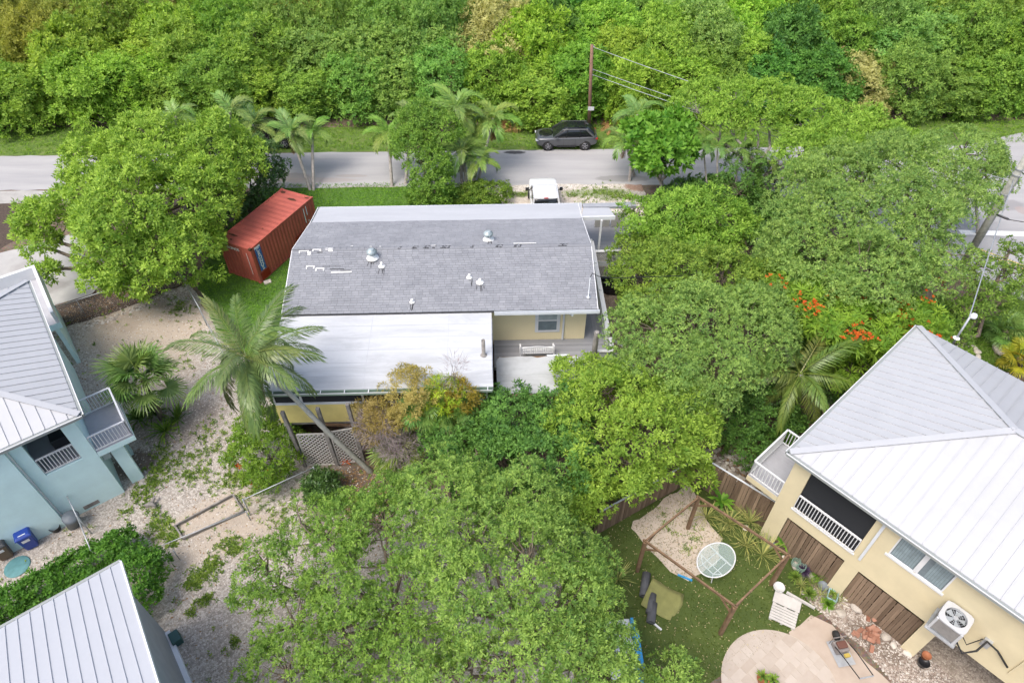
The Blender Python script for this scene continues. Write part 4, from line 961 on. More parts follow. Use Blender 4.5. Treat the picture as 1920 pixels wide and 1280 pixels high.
# ------------------------------------------------------------------ trees
def ground_under(lobes): 
    n = len(lobes); return Vector((sum(l[0].x for l in lobes)/n, sum(l[0].y for l in lobes)/n, 0))
def tree(name, label, lm, spec, base=None, **kw):
    lb = [lobe(*s) for s in spec]; lb = [(c, r) for c, r in lb]
    for c, r in lb: 
        if c.z-r[2] < .15: c.z = r[2]+.15
    return make_tree(name, label, kw.pop('cat', 'tree'), base or ground_under(lb), lb, lm, **kw)
tree('gumbo_tree', 'wide yellow-green broadleaf tree beside the red container', 'leaf_lime', [(185,315,4.6,62),(285,292,5.3,74),(388,292,5,70),(448,305,4.4,44),(150,380,4.4,58),(265,380,5.4,98),(365,375,4.6,75),(85,418,3.3,40),(70,458,3,24),(230,465,3.8,75),(320,470,3.4,75),(360,445,3,48),(85,508,2.4,14),(205,518,2.8,34),(265,522,2.6,42)],
     base=P(190,548), spacing=.85, rc=.58, ros=15, k=6, L=.24, satellites=4, seed=11, trunk_r=.26, up=.5, twigs=16, color=(.98,1.0,.95))
tree('ficus_tree', 'dark glossy broadleaf tree behind the red container', 'leaf_deep', [(440,330,2.6,60,2.3),(475,345,2.2,48,2.0),(400,390,2.0,50,1.8),(490,310,2.6,38,1.8)], spacing=.6, rc=.4, ros=7, k=6, L=.22, seed=12)
# foreground pair over the gravel yard
tree('yard_tree', 'open-branched mid-green tree growing out of the gravel yard', 'leaf_mid', [(500,1075,3.2,60,.8),(610,1000,3.6,75,.9),(560,1160,2.8,75,.8),(660,1090,4.0,80,1.0),(725,1000,4.4,85,1.0),(770,1110,4.2,75,.9),(540,1260,2.6,80,.8),(660,1220,3.4,80,.9),(640,1330,3.0,100,.9),(790,1240,4.0,80,.9),(720,940,3.6,55,.8)],
     base=P(790,1235), spacing=.6, rc=.42, ros=12, k=8, L=.125, satellites=2, seed=21, trunk_r=.15, up=.7, flat=.35, wr=.34, twigs=24, inner=.2, low=-.25, color=(.95,1.0,1.05))
tree('bushy_tree', 'full bright green feathery tree leaning over the turf lawn edge', 'leaf_blue', [(850,940,4.8,85,1.3),(880,1030,5.4,95,1.4),(960,960,5.0,85,1.3),(900,1140,5.6,95,1.4),(990,1060,5.6,95,1.4),(1030,1150,5.6,95,1.4),(960,1240,5.4,105,1.4),(1080,1240,5.2,85,1.3),(1110,1130,4.8,50,1.0),(1075,1050,4.8,60,1.1),(1125,1195,4.4,42,.9),(1255,1268,3.0,42,.7),(1140,1290,3.8,50,1.0),(850,1290,5.0,80,1.2)],
     spacing=.66, rc=.5, ros=15, k=8, L=.125, satellites=3, seed=22, trunk_r=.2, up=.65, flat=.3, wr=.34, twigs=14, inner=.15, color=(1.05,1.06,.9))
tree('shade_tree', 'dark green tree with scattered lime tips beside the low shed roof', 'leaf_dark', [(850,830,2.8,55),(900,775,3.0,50),(960,790,3.4,60),(905,880,3.0,65),(985,870,3.6,75),(1045,790,3.6,60),(1060,880,3.6,70),(1010,940,3.4,60),(940,930,3.0,60)],
     spacing=.66, rc=.48, ros=13, k=7, L=.17, satellites=3, seed=31, trunk_r=.16, twigs=16, new=.8, color=(1.0,1.05,1.1))
tree('lime_tree', 'lime-tipped tree spreading over the wooden fence corner', 'leaf_lime', [(1105,720,3.8,55),(1160,760,4.4,70),(1215,820,4.6,75),(1150,850,4.4,75),(1285,800,4.2,50),(1255,760,4.4,55),(1100,790,4,60),(1112,915,3.4,42),(1190,870,4.0,50),(1302,890,2.4,24),(1065,945,3,45)],
     spacing=.66, rc=.5, ros=14, k=7, L=.17, satellites=2, seed=32, trunk_r=.16, twigs=16, color=(.93,.93,.85))
tree('tamarind_tree', 'soft blue-green feathery tree in the thick of the side garden', 'leaf_blue', [(1225,625,4.8,65),(1310,610,5.4,80),(1405,620,5.2,75),(1275,690,5.0,75),(1355,690,5.0,70),(1195,690,4.0,50),(1435,645,4.6,45),(1300,740,4.2,60),(1430,580,4.6,50)],
     spacing=.78, rc=.62, ros=22, k=7, L=.13, satellites=3, flat=.25, up=1.0, seed=41, trunk_r=.18, twigs=14, color=(1.05,1.05,1.0))
tree('garden_tree', 'fresh green tree between the feathery tree and the deck walk', 'leaf_mid', [(1205,520,3.8,50),(1280,510,4.4,65),(1350,530,4.4,65),(1415,545,3.8,55),(1240,560,3.6,55),(1180,470,3.4,32)], spacing=.7, rc=.52, ros=13, k=7, L=.18, satellites=3, seed=42, color=(1.05,1.0,.9))
tree('porch_tree', 'yellow-green tree reaching over the carport roof', 'leaf_lime', [(1200,418,4.2,38),(1262,405,4.8,50),(1335,402,4.8,48),(1372,425,4.2,36),(1250,452,3.8,42),(1325,462,3.6,42)], spacing=.72, rc=.54, ros=13, k=7, L=.2, satellites=4, seed=43, color=(.85,.95,.9))
tree('canopy_tree', 'huge flat-topped feathery canopy tree near the grey utility pole', 'leaf_blue', [(1520,450,6,75,1.6),(1600,420,6.8,85,1.7),(1695,410,7.0,85,1.7),(1545,530,5.2,75,1.5),(1640,510,6.2,85,1.6),(1730,495,5.8,70,1.5),(1520,370,6.2,70,1.5),(1610,340,7.0,85,1.6),(1710,320,7.0,85,1.6),(1800,290,6.2,60,1.3),(1780,385,6.0,60,1.4),(1840,330,5.4,40,1.1),(1480,490,4.8,45,1.2)],
     base=P(1720,640), spacing=.9, rc=.78, ros=28, k=7, L=.145, satellites=3, seed=51, trunk_r=.3, up=1.2, flat=.2, twigs=14, color=(1.05,1.04,1.0))
tree('poinciana_tree', 'light green umbrella tree by the road with crooked pale limbs', 'leaf_lime', [(1310,200,5.8,38,1.0),(1380,185,6.4,50,1.0),(1450,195,6.4,58,1.1),(1360,225,5.6,28,.7),(1425,228,5.8,34,.8),(1520,225,6.2,62,1.2),(1515,280,5.4,50,1.1),(1590,255,6.2,62,1.2),(1570,310,5.6,55,1.2),(1660,280,6.0,58,1.2),(1520,325,4.8,34,.9)],
     base=P(1390,400), spacing=.85, rc=.7, ros=18, k=7, L=.2, satellites=3, seed=52, trunk_r=.2, up=1.2, flat=.22, color=(.88,.95,.9), bark='bark_pale')
fl = tree('flame_tree', 'flame tree with orange blossoms touching the cream roof corner', 'leaf_bright', [(1475,540,4.8,42,.9),(1530,585,4.8,50,1.0),(1600,610,5.0,55,1.0),(1670,620,5.0,52,.9),(1725,600,4.8,38,.8),(1570,545,5.0,42,.9),(1740,635,4.6,26,.6),(1600,690,3.0,36,.9)],
     spacing=.62, rc=.55, ros=5, k=13, L=.34, satellites=2, seed=53, wr=.2, up=.8, spread=(55,95), color=(1.0,.95,.8))
rng = np.random.default_rng(99); fp = []
for px, py, z, n, r in ((1515,573,5.2,16,.35),(1610,625,5.2,10,.3),(1680,575,5.0,14,.4),(1745,640,4.9,16,.35),(1690,605,4.9,12,.4),(1615,618,5,10,.3),(1460,525,5,6,.3),(1765,530,5,6,.3),(1735,560,5,5,.2),(1570,550,5.2,6,.4),(1590,560,5,6,.4)):
    p = np.array(P(px, py, z+.75)); n = int(n*1.6); fp.append(p+rng.normal(0, 1, (n,3))*np.array([r,r,.1]))
fp = np.concatenate(fp)-np.array(fl.location); fo = leaf_object('blossoms', MATS['leaf_orange'], *rosettes(rng, fp, np.tile([0,0,1.],(len(fp),1)), 6, .11, (40,90), wr=.7), parent=fl)
tree('almond_tree', 'big-leaved tree with straight pale trunk beside the road', 'leaf_bright', [(1215,255,4.6,38),(1252,245,5.0,36),(1240,292,4.2,34),(1272,285,4.2,28),(1218,295,3.8,24)], base=P(1238,372), spacing=.6, rc=.4, ros=4, k=7, L=.46, seed=54, wr=.5, trunk_r=.16, bark='bark_pale', up=.4, color=(.8,.95,.9))
tree('hedge_tree', 'narrow leafy tree tangled among the street palms', 'leaf_mid', [(790,225,4.6,40),(830,240,4.4,32),(775,270,3.6,38),(800,310,2.8,38),(815,350,1.6,40,1.2),(795,365,1.0,30,.8)], base=P(808,372), spacing=.5, rc=.38, ros=7, k=6, L=.2, satellites=2, seed=55, color=(.85,.95,.85))
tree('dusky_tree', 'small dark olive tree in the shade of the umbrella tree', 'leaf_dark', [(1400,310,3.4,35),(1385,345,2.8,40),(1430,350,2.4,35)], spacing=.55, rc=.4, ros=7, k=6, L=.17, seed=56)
tree('corner_tree', 'leaning tree with bare pale limb at the side road corner', 'leaf_mid', [(1830,500,3.6,28,.7),(1850,560,3.0,38,.9),(1810,590,2.6,35,.9),(1895,470,3.4,20,.5),(1890,515,3.2,32,.6),(1915,530,3.0,24,.5),(1780,640,2.4,36,.9)], base=P(1782,685), spacing=.55, rc=.42, ros=7, k=6, L=.17, seed=57, trunk_r=.22, color=(.85,.88,.85))
def shrub(name, label, lm, spec, seed, cat='shrub', **kw):
    a = dict(spacing=.36, rc=.26, ros=7, k=6, L=.15, trunk_r=.05, twigs=6, low=-.3); a.update(kw)
    return tree(name, label, lm, spec, seed=seed, cat=cat, **a)
shrub('hedge_shrub', 'dark green shrub mass between palm and balcony of the cream house', 'leaf_dark', [(1370,790,1.6,50),(1430,770,1.8,55),(1400,830,1.2,45,.9),(1470,800,1.2,45,.9),(1340,760,1.6,40)], 61, color=(.8,.85,.8))
shrub('clipped_hedge', 'dense dark hedge along the eave of the cream house', 'leaf_deep', [(1640,660,1.8,45),(1690,640,2.0,45),(1610,690,1.6,40),(1720,600,2.2,40),(1570,720,1.2,35,.9)], 62, color=(1.1,1.3,1))
shrub('weedy_shrub', 'bright broad-leaved weedy bush below the palm fronds', 'leaf_bright', [(1590,665,2.6,25,.8),(1600,700,2.0,28,.8)], 63, L=.35, wr=.7, ros=3, k=6, color=(.8,.85,.8))
shrub('hibiscus_bush', 'rounded hibiscus bush with red flowers by the chain-link fence', 'leaf_bright', [(490,810,1.6,45),(510,850,1.3,45),(470,850,1.2,40),(530,820,1.4,35),(500,890,.8,35,.7)], 64, color=(.9,.85,.8))
shrub('dark_shrub', 'small round blackish-green shrub on the gravel', 'leaf_deep', [(605,917,.55,32,.5)], 65, L=.2, wr=.28, spacing=.22, rc=.18, ros=6)
for (px, py, z, lm, rp, lab, col, sd) in ((770,735,4.6,'leaf_gold',50,'golden-brown drying shrub against the white porch roof',(.82,.74,.5),66),(715,772,3.5,'leaf_gold',40,'amber dry bush beside the yellow porch panel',(.74,.64,.45),67),(830,738,4.6,'leaf_lime',34,'bright yellow shrub next to the golden one',(1.1,1.0,.5),68),(862,738,4.5,'leaf_olive',30,'brownish-olive shrub at the end of the flat roof',(1.1,.85,.6),69)):
    shrub('dry_shrub', lab, lm, [(px,py,z,rp),(px-12,py+25,z-.8,rp*.8)], sd, L=.16, wr=.22, k=7, color=col, low=-.6)
for (px, py, rp, lab, sd) in ((712,795,40,'dead pinkish-grey brush under the amber bush',70),(757,825,42,'tangle of bare grey twigs among the fan palms',71),(852,702,15,'bare grey twigs poking above the flat roof edge',72)):
    shrub('dead_brush', lab, 'twig_grey', [(px,py,(2.9,2.1,6.0)[sd-70],rp,.8)], sd, L=.42, wr=.03, k=4, ros=6 if sd < 72 else 2, spacing=.3, rc=.3, spread=(10,70), twigs=14)
hd = [(0+i*26, 1150-i*13.5, .62, 30, .62) for i in range(-2,10)]+[(255,1090,.9,42,.85),(270,1065,.9,36,.8),(268,1120,.8,34,.75)]
shrub('boundary_hedge', 'clipped glossy green hedge behind the ribbed metal shed', 'leaf_dark', hd, 73, 'hedge', L=.13, wr=.5, spacing=.3, color=(.8,.95,.65))
shrub('lawn_shrub', 'low feathery shrub at the drive edge behind the roof', 'leaf_mid', [(900,365,.6,34,.55),(930,362,.5,26,.45),(870,372,.5,25,.45)], 74, color=(.85,.85,.7))
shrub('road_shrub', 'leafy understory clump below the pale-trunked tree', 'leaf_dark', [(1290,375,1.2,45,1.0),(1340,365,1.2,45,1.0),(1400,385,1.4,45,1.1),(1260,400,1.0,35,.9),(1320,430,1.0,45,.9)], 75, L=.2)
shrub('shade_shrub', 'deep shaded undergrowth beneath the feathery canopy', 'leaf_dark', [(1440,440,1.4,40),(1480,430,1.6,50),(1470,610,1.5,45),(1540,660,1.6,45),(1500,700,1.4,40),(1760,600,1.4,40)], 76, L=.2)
# ------------------------------------------------------------------ the thicket beyond the road
KINDS = {}
def forest_kind(key, lm, label, lobes, seed, L, wr=.42, spacing=.98, ros=12, k=6, low=-.4, **kw):
    o = make_tree('thicket_tree', label, 'tree', (0,0,0), [(Vector(c), r) for c, r in lobes], lm, spacing=spacing, rc=.74, ros=ros, k=k, L=L, seed=seed, wr=wr, trunk_r=.16, twigs=5, low=low, satellites=2, group='trees of the thicket beyond the road', **kw)
    KINDS.setdefault(key, []).append([o, False])
def dome(r, h, n, seed, low=False):
    g = random.Random(seed); out = [((0,0,h*.55),(r*.8,r*.8,h*.42))]
    for i in range(n):
        a = 2*math.pi*i/n+g.uniform(-.3,.3); d = r*g.uniform(.45,.7); out.append(((d*math.cos(a),d*math.sin(a),h*g.uniform(.42,.62)),(r*g.uniform(.42,.58),r*g.uniform(.42,.58),h*g.uniform(.26,.36))))
        if low: out.append(((d*1.25*math.cos(a),d*1.25*math.sin(a),h*.2),(r*.5,r*.5,h*.24)))
    return out
lab = {'lime':'yellow-green thicket tree beyond the road','mid':'mid-green leafy thicket tree beyond the road','dark':'deep green dense thicket tree beyond the road','blue':'blue-green fine-leaved thicket tree beyond the road','gold':'straw-yellow flowering thicket tree beyond the road','olive':'olive-brown sparse thicket tree beyond the road'}
for i, (key, lm, L) in enumerate((('lime','leaf_lime',.30),('lime','leaf_lime',.28),('mid','leaf_mid',.30),('mid','leaf_mid',.27),('dark','leaf_dark',.30),('dark','leaf_mid',.32),('blue','leaf_blue',.24),('gold','leaf_gold',.24),('olive','leaf_olive',.24))):
    forest_kind(key, lm, lab[key], dome(2.9, 6.4, 6, i+3, True), 200+i, L)
spots = [(60,60,'olive'),(150,40,'olive'),(-60,-20,'mid'),(200,-60,'olive'),(350,-50,'gold'),(500,-40,'lime'),(620,-60,'mid'),(760,-40,'lime'),(900,-60,'mid'),(1050,-50,'dark'),(1200,-40,'mid'),(1350,-50,'lime'),(1500,-50,'mid'),(1650,-60,'dark'),(1800,-50,'mid'),(1950,-40,'lime'),(-80,80,'mid'),(270,20,'gold'),(360,25,'gold'),(440,50,'gold'),(390,70,'gold'),(650,30,'lime'),(540,15,'olive'),(925,70,'gold'),(1600,25,'olive'),(1590,118,'gold'),(1560,90,'mid'),(1640,110,'mid'),
         (620,90,'blue'),(720,60,'blue'),(800,60,'blue'),(700,120,'blue'),(780,130,'blue'),(1330,60,'blue'),(1680,90,'blue'),(1720,110,'blue'),(1300,30,'blue'),
         (200,130,'lime'),(100,150,'lime'),(300,110,'lime'),(400,140,'mid'),(520,140,'lime'),(480,90,'mid'),(440,60,'mid'),(200,60,'mid'),(1000,40,'dark'),(1050,25,'dark'),(960,130,'mid'),(1020,110,'lime'),(1200,90,'lime'),(1160,130,'lime'),(1230,130,'lime'),
         (1450,60,'lime'),(1480,120,'dark'),(1540,140,'dark'),(1750,40,'mid'),(1850,60,'mid'),(1830,110,'dark'),(1800,140,'mid'),(1900,140,'mid'),(900,150,'dark'),(1080,150,'mid'),(600,150,'dark'),(300,170,'mid'),(50,180,'lime'),(1400,150,'dark'),(840,180,'dark')]
rr = random.Random(17); nf = 0
def place(x, y, s, zs, key=None):
    global nf
    zt = 4.0*s; f = _c*(y+CAM_H-zt); px = 960+1280*x/f; py = 640-1280*_c*(y-(CAM_H-zt))/f
    if not (-120 < px < 2040): return
    key = key or min(spots, key=lambda q: ((q[0]-px)/1.0)**2+((q[1]-py)*1.6)**2+rr.uniform(0,2500)+(2500 if q[2] == 'gold' else 0))[2]
    lst = KINDS[key]; e = rr.choice(lst); c = {'gold':(.95,1.0,.8)}.get(key, (rr.uniform(.84,1.08), rr.uniform(.95,1.12), rr.uniform(.75,1.0)))
    if not e[1]: o = e[0]; e[1] = True
    else: o = dup(e[0], label=lab[key])
    o.location = (x, y, 0); o.rotation_euler = (0,0,rr.uniform(0,6.28)); o.scale = (s*rr.uniform(.9,1.15), s*rr.uniform(.9,1.15), zs)
    for ch in o.children:
        if 'crown' in ch.name: ch.color = (*c, 1)
    nf += 1
    if row == 0: o['label'] = o['label'].replace('beyond the road', 'rising straight from the grass verge')
y = 0; row = 0
while y < 40:
    x = -66+rr.uniform(0,3); st = 3.7 if row < 2 else 4.6
    while x < 66:
        yy = farY(x)+6.2+y+rr.uniform(-.7,.7); s = rr.uniform(.82,1.1)*(.9 if row == 0 else 1.0)
        place(x+rr.uniform(-.8,.8), yy, s, rr.uniform(.8,1.18)*(.72 if row == 0 else (.95 if row == 1 else 1.08)))
        x += st
    y += 3.3 if row < 2 else 4.4; row += 1
for key in KINDS:
    for e in KINDS[key]:
        if not e[1]:
            for ch in list(e[0].children): bpy.data.objects.remove(ch)
            bpy.data.objects.remove(e[0])
print('thicket trees', nf)
# ------------------------------------------------------------------ palms
def frond_mesh(name, L, droop, n, ll, lm, seed, fold=.35, wr=.075, el=.0, dead=False, vee=.25):
    rng = np.random.default_rng(seed); ts = np.linspace(0, 1, 24)
    ang = el-droop*ts**1.5; dx = np.cos(ang)*L/23; dz = np.sin(ang)*L/23
    xs = np.concatenate([[0], np.cumsum(dx[:-1])]); zs = np.concatenate([[0], np.cumsum(dz[:-1])])
    base = []; dr = []; wd = []; LL = []; WW = []; tt = []
    for i in range(23):       # rachis
        a = np.array([xs[i],0,zs[i]]); b = np.array([xs[i+1],0,zs[i+1]]); d = b-a; l = np.linalg.norm(d)
        for wv in ([0,1,0],[0,.3,.95]):
            base.append(a-d*.2); dr.append(d/l); wd.append(wv); LL.append(l*1.5); WW.append(.055*(1-.7*i/23)*L/3); tt.append(.95)
    for k in range(n):
        t = .12+.88*k/n; i = min(22, int(t*23)); f = t*23-i
        p = np.array([xs[i]+(xs[min(i+1,23)]-xs[i])*f, 0, zs[i]+(zs[min(i+1,23)]-zs[i])*f]); a = el-droop*t**1.5; fw = np.array([math.cos(a),0,math.sin(a)]); upv = np.array([-math.sin(a),0,math.cos(a)])
        env = math.sin(min(1,(t+.08))*math.pi*.62+.55)**.6*(1 if t < .85 else .8)
        for s in (-1, 1):
            sp = .95-.55*t; d = fw*(1-sp*.75)+np.array([0,s,0])*sp+upv*vee+np.array([0,0,-fold])+rng.normal(0,.06,3); d /= np.linalg.norm(d)
            l = ll*env*rng.uniform(.85,1.1); d2 = d+np.array([0,0,-fold*1.3]); d2 /= np.linalg.norm(d2); w = np.cross(d, upv); w = w/np.linalg.norm(w)
            base.append(p); dr.append(d); wd.append(w); LL.append(l*.62); WW.append(ll*wr); tt.append(rng.uniform(.1,.75))
            base.append(p+d*l*.30); dr.append(d2); wd.append(w); LL.append(l*.72); WW.append(ll*wr*.9); tt.append(tt[-1])
    o = leaf_object(name, MATS[lm], np.array(base), np.array(dr), unit(np.array(wd,float)), np.array(LL), np.array(WW), np.array(tt), bend=.03)
    me = o.data; bpy.data.objects.remove(o); return me
def fan_mesh(name, pet, R0, n, lm, seed, arc=300, droop=.35):
    rng = np.random.default_rng(seed); base = []; dr = []; wd = []; LL = []; WW = []; tt = []
    for i in range(4):
        for wv in ([0,1,0],[0,0,1]): base.append([pet*i/4,0,0]); dr.append([1,0,0]); wd.append(wv); LL.append(pet*.3); WW.append(.035); tt.append(.9)
    for k in range(n):
        a = R(-arc/2+arc*k/(n-1)); l = R0*(1-.25*abs(a)/math.pi)*rng.uniform(.9,1.05); d = np.array([math.cos(a),math.sin(a),-.05-.12*rng.random()]); d /= np.linalg.norm(d); w = np.array([-math.sin(a),math.cos(a),.25*(-1)**k]); w /= np.linalg.norm(w)
        p = np.array([pet,0,0.]); base.append(p); dr.append(d); wd.append(w); LL.append(l*.72); WW.append(R0*.10); tt.append(rng.uniform(.2,.7))
        d2 = d+np.array([0,0,-droop*rng.uniform(.5,1.6)]); d2 /= np.linalg.norm(d2)
        base.append(p+d*l*.38); dr.append(d2); wd.append(w); LL.append(l*.66); WW.append(R0*.06); tt.append(rng.uniform(.3,.9))
    o = leaf_object(name, MATS[lm], np.array(base,float), np.array(dr,float), unit(np.array(wd,float)), np.array(LL), np.array(WW), np.array(tt), bend=.03)
    me = o.data; bpy.data.objects.remove(o); return me
def piece(me, name, parent, loc, rot, scale=1, color=(1,1,1)):
    o = bpy.data.objects.new(name, me); COL.objects.link(o); o.parent = parent; o.location = loc; o.rotation_euler = rot; o.scale = (scale,)*3; o.color = (*color,1); return o
def crownshaft(root, top, ms, n, seed, els=(75,-25), scale=1.0, color=(1,1,1), name='frond', az0=0):
    rr = random.Random(seed)
    for i in range(n):
        e = els[0]+(els[1]-els[0])*(i+.5)/n+rr.uniform(-6,6); az = az0+i*2.399+rr.uniform(-.2,.2)
        c = tuple(x*rr.uniform(.88,1.12) for x in color)
        piece(rr.choice(ms), name, root, top, (rr.uniform(-.25,.25), R(-e), az), scale*rr.uniform(.88,1.08), c)
def palm_trunk(root, pts, r0, r1, mat='bark_pale', rings=True):
    pts = [Vector(p) for p in pts]; P_ = []; rs = []
    N = 26
    for i in range(N+1):
        t = i/N*(len(pts)-1); k = min(len(pts)-2, int(t)); f = t-k
        p0 = pts[max(k-1,0)]; p1 = pts[k]; p2 = pts[k+1]; p3 = pts[min(k+2,len(pts)-1)]
        p = .5*((2*p1)+(p2-p0)*f+(2*p0-5*p1+4*p2-p3)*f*f+(3*p1-p0-3*p2+p3)*f**3)
        P_.append(p); rs.append((r0+(r1-r0)*(i/N)**.6)*(1+(.07 if i%2 else -.03)))
    MB().tube(P_, rs, 9).build('trunk', MATS[mat], root, True)
# leaning coconut palm in front of the porch
coco = [frond_mesh('coco_frond', 3.8, dr, 50, 1.0, 'leaf_coco', s, fold=fo, wr=.05) for dr, s, fo in ((1.0,1,.55),(1.35,2,.7),(1.7,3,.9))]
base = P(697,884); top = P(462,672,7.2)
cp = thing('coconut_palm', 'coconut palm with leaning grey trunk in front of the yellow porch', 'palm', base)
mid1 = P(620,815,2.8); mid2 = P(540,735,5.3)
palm_trunk(cp, [(0,0,-.1), mid1-base, mid2-base, top-base], .14, .095, 'pole_grey')
crownshaft(cp, top-base, coco, 21, 5, (75,-48), .86, (1,1,1))
rr = random.Random(3)
dryc = frond_mesh('dry_frond', 3.0, .5, 34, .9, 'leaf_brown', 9, fold=.9, wr=.05)
for i in range(4): piece(dryc, 'dry_frond', cp, top-base, (0,R(58+9*i),1.3*i+3.9), .8, (.9,.9,.9))
for i in range(5): piece(coco[0], 'frond', cp, top-base, (0,R(-30),-1.2+.55*i), .85)
# coconut palm at the cream house (crown seen above the hedge)
b = P(1530,790); t_ = P(1500,700,3.9)
cp2 = thing('coconut_palm', 'coconut palm crown drooping beside the flame tree', 'palm', b); palm_trunk(cp2, [(0,0,-.1),(t_-b)*.5+Vector((.2,0,0)),t_-b], .15, .11, 'pole_grey'); crownshaft(cp2, t_-b, coco, 16, 8, (60,-45), .85, (1.05,1.0,.8))
# short street palms
adon = [frond_mesh('palm_frond', 1.9, dr, 34, .62, 'leaf_palm', s, fold=.3, wr=.10, vee=.45) for dr, s in ((1.5,11),(1.9,12),(2.3,13))]
dead = frond_mesh('dead_frond', 1.5, .6, 20, .5, 'leaf_brown', 14, fold=.9, wr=.09)
SL = {0:'street palm with dead brown skirt and leaning pale trunk'}
def street_palm(base_px, top_px, z, label, n=11, sc=1.0, seed=1, skirt=0, col=(1,1,1), r=.10):
    b = P(*base_px); d = ray(*top_px); t2 = P(top_px[0], top_px[1], z)
    o = thing('street_palm', label, 'palm', b, 0, 'short palms along the road'); palm_trunk(o, [(0,0,-.1),(t2-b)*.5,t2-b], r*1.3, r*.8)
    crownshaft(o, t2-b, adon, n, seed, (70,-15), sc, col)
    for i in range(skirt): piece(dead, 'dead_frond', o, (t2-b)-Vector((0,0,.15)), (0,R(70+8*(i%3)),i*1.1+seed), .85*sc)
street_palm((582,357),(545,248),3.4,'street palm with leaning forked trunk and brown dead skirt',13,1.1,21,8)
street_palm((588,357),(585,248),3.2,'upright street palm sharing a forked base on the lawn edge',10,.9,22,0,(1.1,1.1,.85))
street_palm((495,350),(478,235),3.6,'street palm half behind the wide yellow-green tree',12,1.1,23,6)
street_palm((735,350),(728,250),3.2,'single street palm left of the narrow tangled tree',11,.95,24,3,(1.05,1.05,.85))
street_palm((760,345),(772,222),4.0,'street palm rising behind the narrow tangled tree',11,1.0,25,2)
street_palm((868,362),(855,205),4.6,'tallest street palm with full bright crown',14,1.25,26,4,(1.1,1.1,1.0))
street_palm((893,352),(925,222),4.0,'street palm leaning right with hanging brown sheath',13,1.15,27,6,(1.1,1.1,.95))
street_palm((876,362),(868,285),2.6,'lower dark street palm in the clump',12,1.1,28,2,(.75,.85,.75))
street_palm((886,352),(898,300),2.2,'short bright street palm at the front of the clump',9,.95,29,0,(1.0,1.1,.8))
street_palm((1180,340),(1195,215),4.2,'street palm peeking left of the big-leaved tree',11,1.1,30,2)
street_palm((1190,330),(1172,262),3.0,'drooping street palm beside the parked grey car',9,1.0,31,2)
street_palm((330,330),(330,218),4.6,'street palm crown poking above the yellow-green tree',10,1.0,32,0); street_palm((425,330),(432,208),4.6,'street palm crown between thicket and yellow-green tree',10,1.1,33,0)
for i, (b_, t_) in enumerate((((1330,395),(1318,270)),((1345,400),(1345,275)),((1375,395),(1385,280)),((1445,385),(1440,300)))):
    street_palm(b_, t_, 4.4, 'slender street palm under the umbrella tree, grey stem', 6, .7, 34+i, 0, (.8,.9,.8), .06)
street_palm((1835,440),(1828,362),2.6,'palm hidden between canopy tree and grey utility pole',8,1.0,41,0)
# fan palms
fans = [fan_mesh('fan_leaf', .68, .72, 28, 'leaf_palm', s, 250, dr) for s, dr in ((51,.3),(52,.6),(53,.9))]
def fan_palm(label, bpx, tpx, z, n, sc, seed, col=(1,1,1), tr=.13, els=(80,-35)):
    b = P(*bpx); t2 = P(tpx[0], tpx[1], z); o = thing('fan_palm', label, 'palm', b); palm_trunk(o, [(0,0,-.1),(t2-b)*.5,t2-b], tr*1.2, tr, 'bark'); crownshaft(o, t2-b, fans, n, seed, els, sc, col, 'fan_leaf'); crownshaft(o, t2-b, fans, n//2, seed+7, (62,25), sc*.8, col, 'fan_leaf', 1.1)
fan_palm('thatch palm with shaggy trunk between teal house and coconut palm', (305,785), (268,712), 2.9, 15, 1.6, 61, (.72,.78,.8))
fan_palm('fan palm spreading against the golden shrubs', (800,862), (790,762), 4.0, 14, 1.0, 62, (.85,1,.9)); fan_palm('low fan palm with yellow drooping leaf near the leaning trunk', (755,880), (750,850), 1.2, 11, 1.2, 63, (1.1,1.0,.7)); fan_palm('fan palm tucked behind the bright yellow shrub', (850,860), (845,775), 3.7, 11, .9, 64, (.9,1.0,.9))
fan_palm('fan palm clump right of the dead twigs', (870,880), (845,840), 1.0, 9, .95, 65, (.8,.95,.85)); fan_palm('small fan palm under the feathery tree beside the turf', (1078,1060), (1085,1040), 1.6, 10, 1.0, 66, (.85,1,.85))
fan_palm('fan palm on the grass near the side road', (1890,645), (1885,620), .9, 10, 1.0, 67, (.7,.85,.7)); fan_palm('yellowing palm at the back of the cream roof', (1912,690), (1912,672), 1.2, 10, 1.0, 68, (1.6,1.05,.35))
# strap-leaved and spiky plants
def spiky(name, label, px, py, z, n, L, lm, seed, el=(20,75), wr=.055, col=None, cat='plant', group=None):
    rng = np.random.default_rng(seed); b = P(px, py); az = rng.uniform(0,6.28,n); e = np.radians(rng.uniform(*el,n)); d = np.stack([np.cos(az)*np.cos(e),np.sin(az)*np.cos(e),np.sin(e)],1); l = L*rng.uniform(.75,1.15,n)
    w = unit(np.cross(d, np.array([0,0,1.]))); base = np.tile([0,0,z],(n,1)).astype(float); t1 = rng.uniform(0,1,n); d2 = unit(d+np.array([0,0,-.55])); 
    B = np.concatenate([base, base+d*(l*.42)[:,None]]); D = np.concatenate([d,d2]); W = np.concatenate([w,w]); LL = np.concatenate([l*.75,l*.62]); WW = np.concatenate([l*wr,l*wr*.75]); T = np.concatenate([t1,t1])
    o = leaf_object(name, MATS[lm], B, D, W, LL, WW, T, bend=.04); o.location = b; tag(o, label, cat, group)
    if col: o.color = (*col,1)
    return o
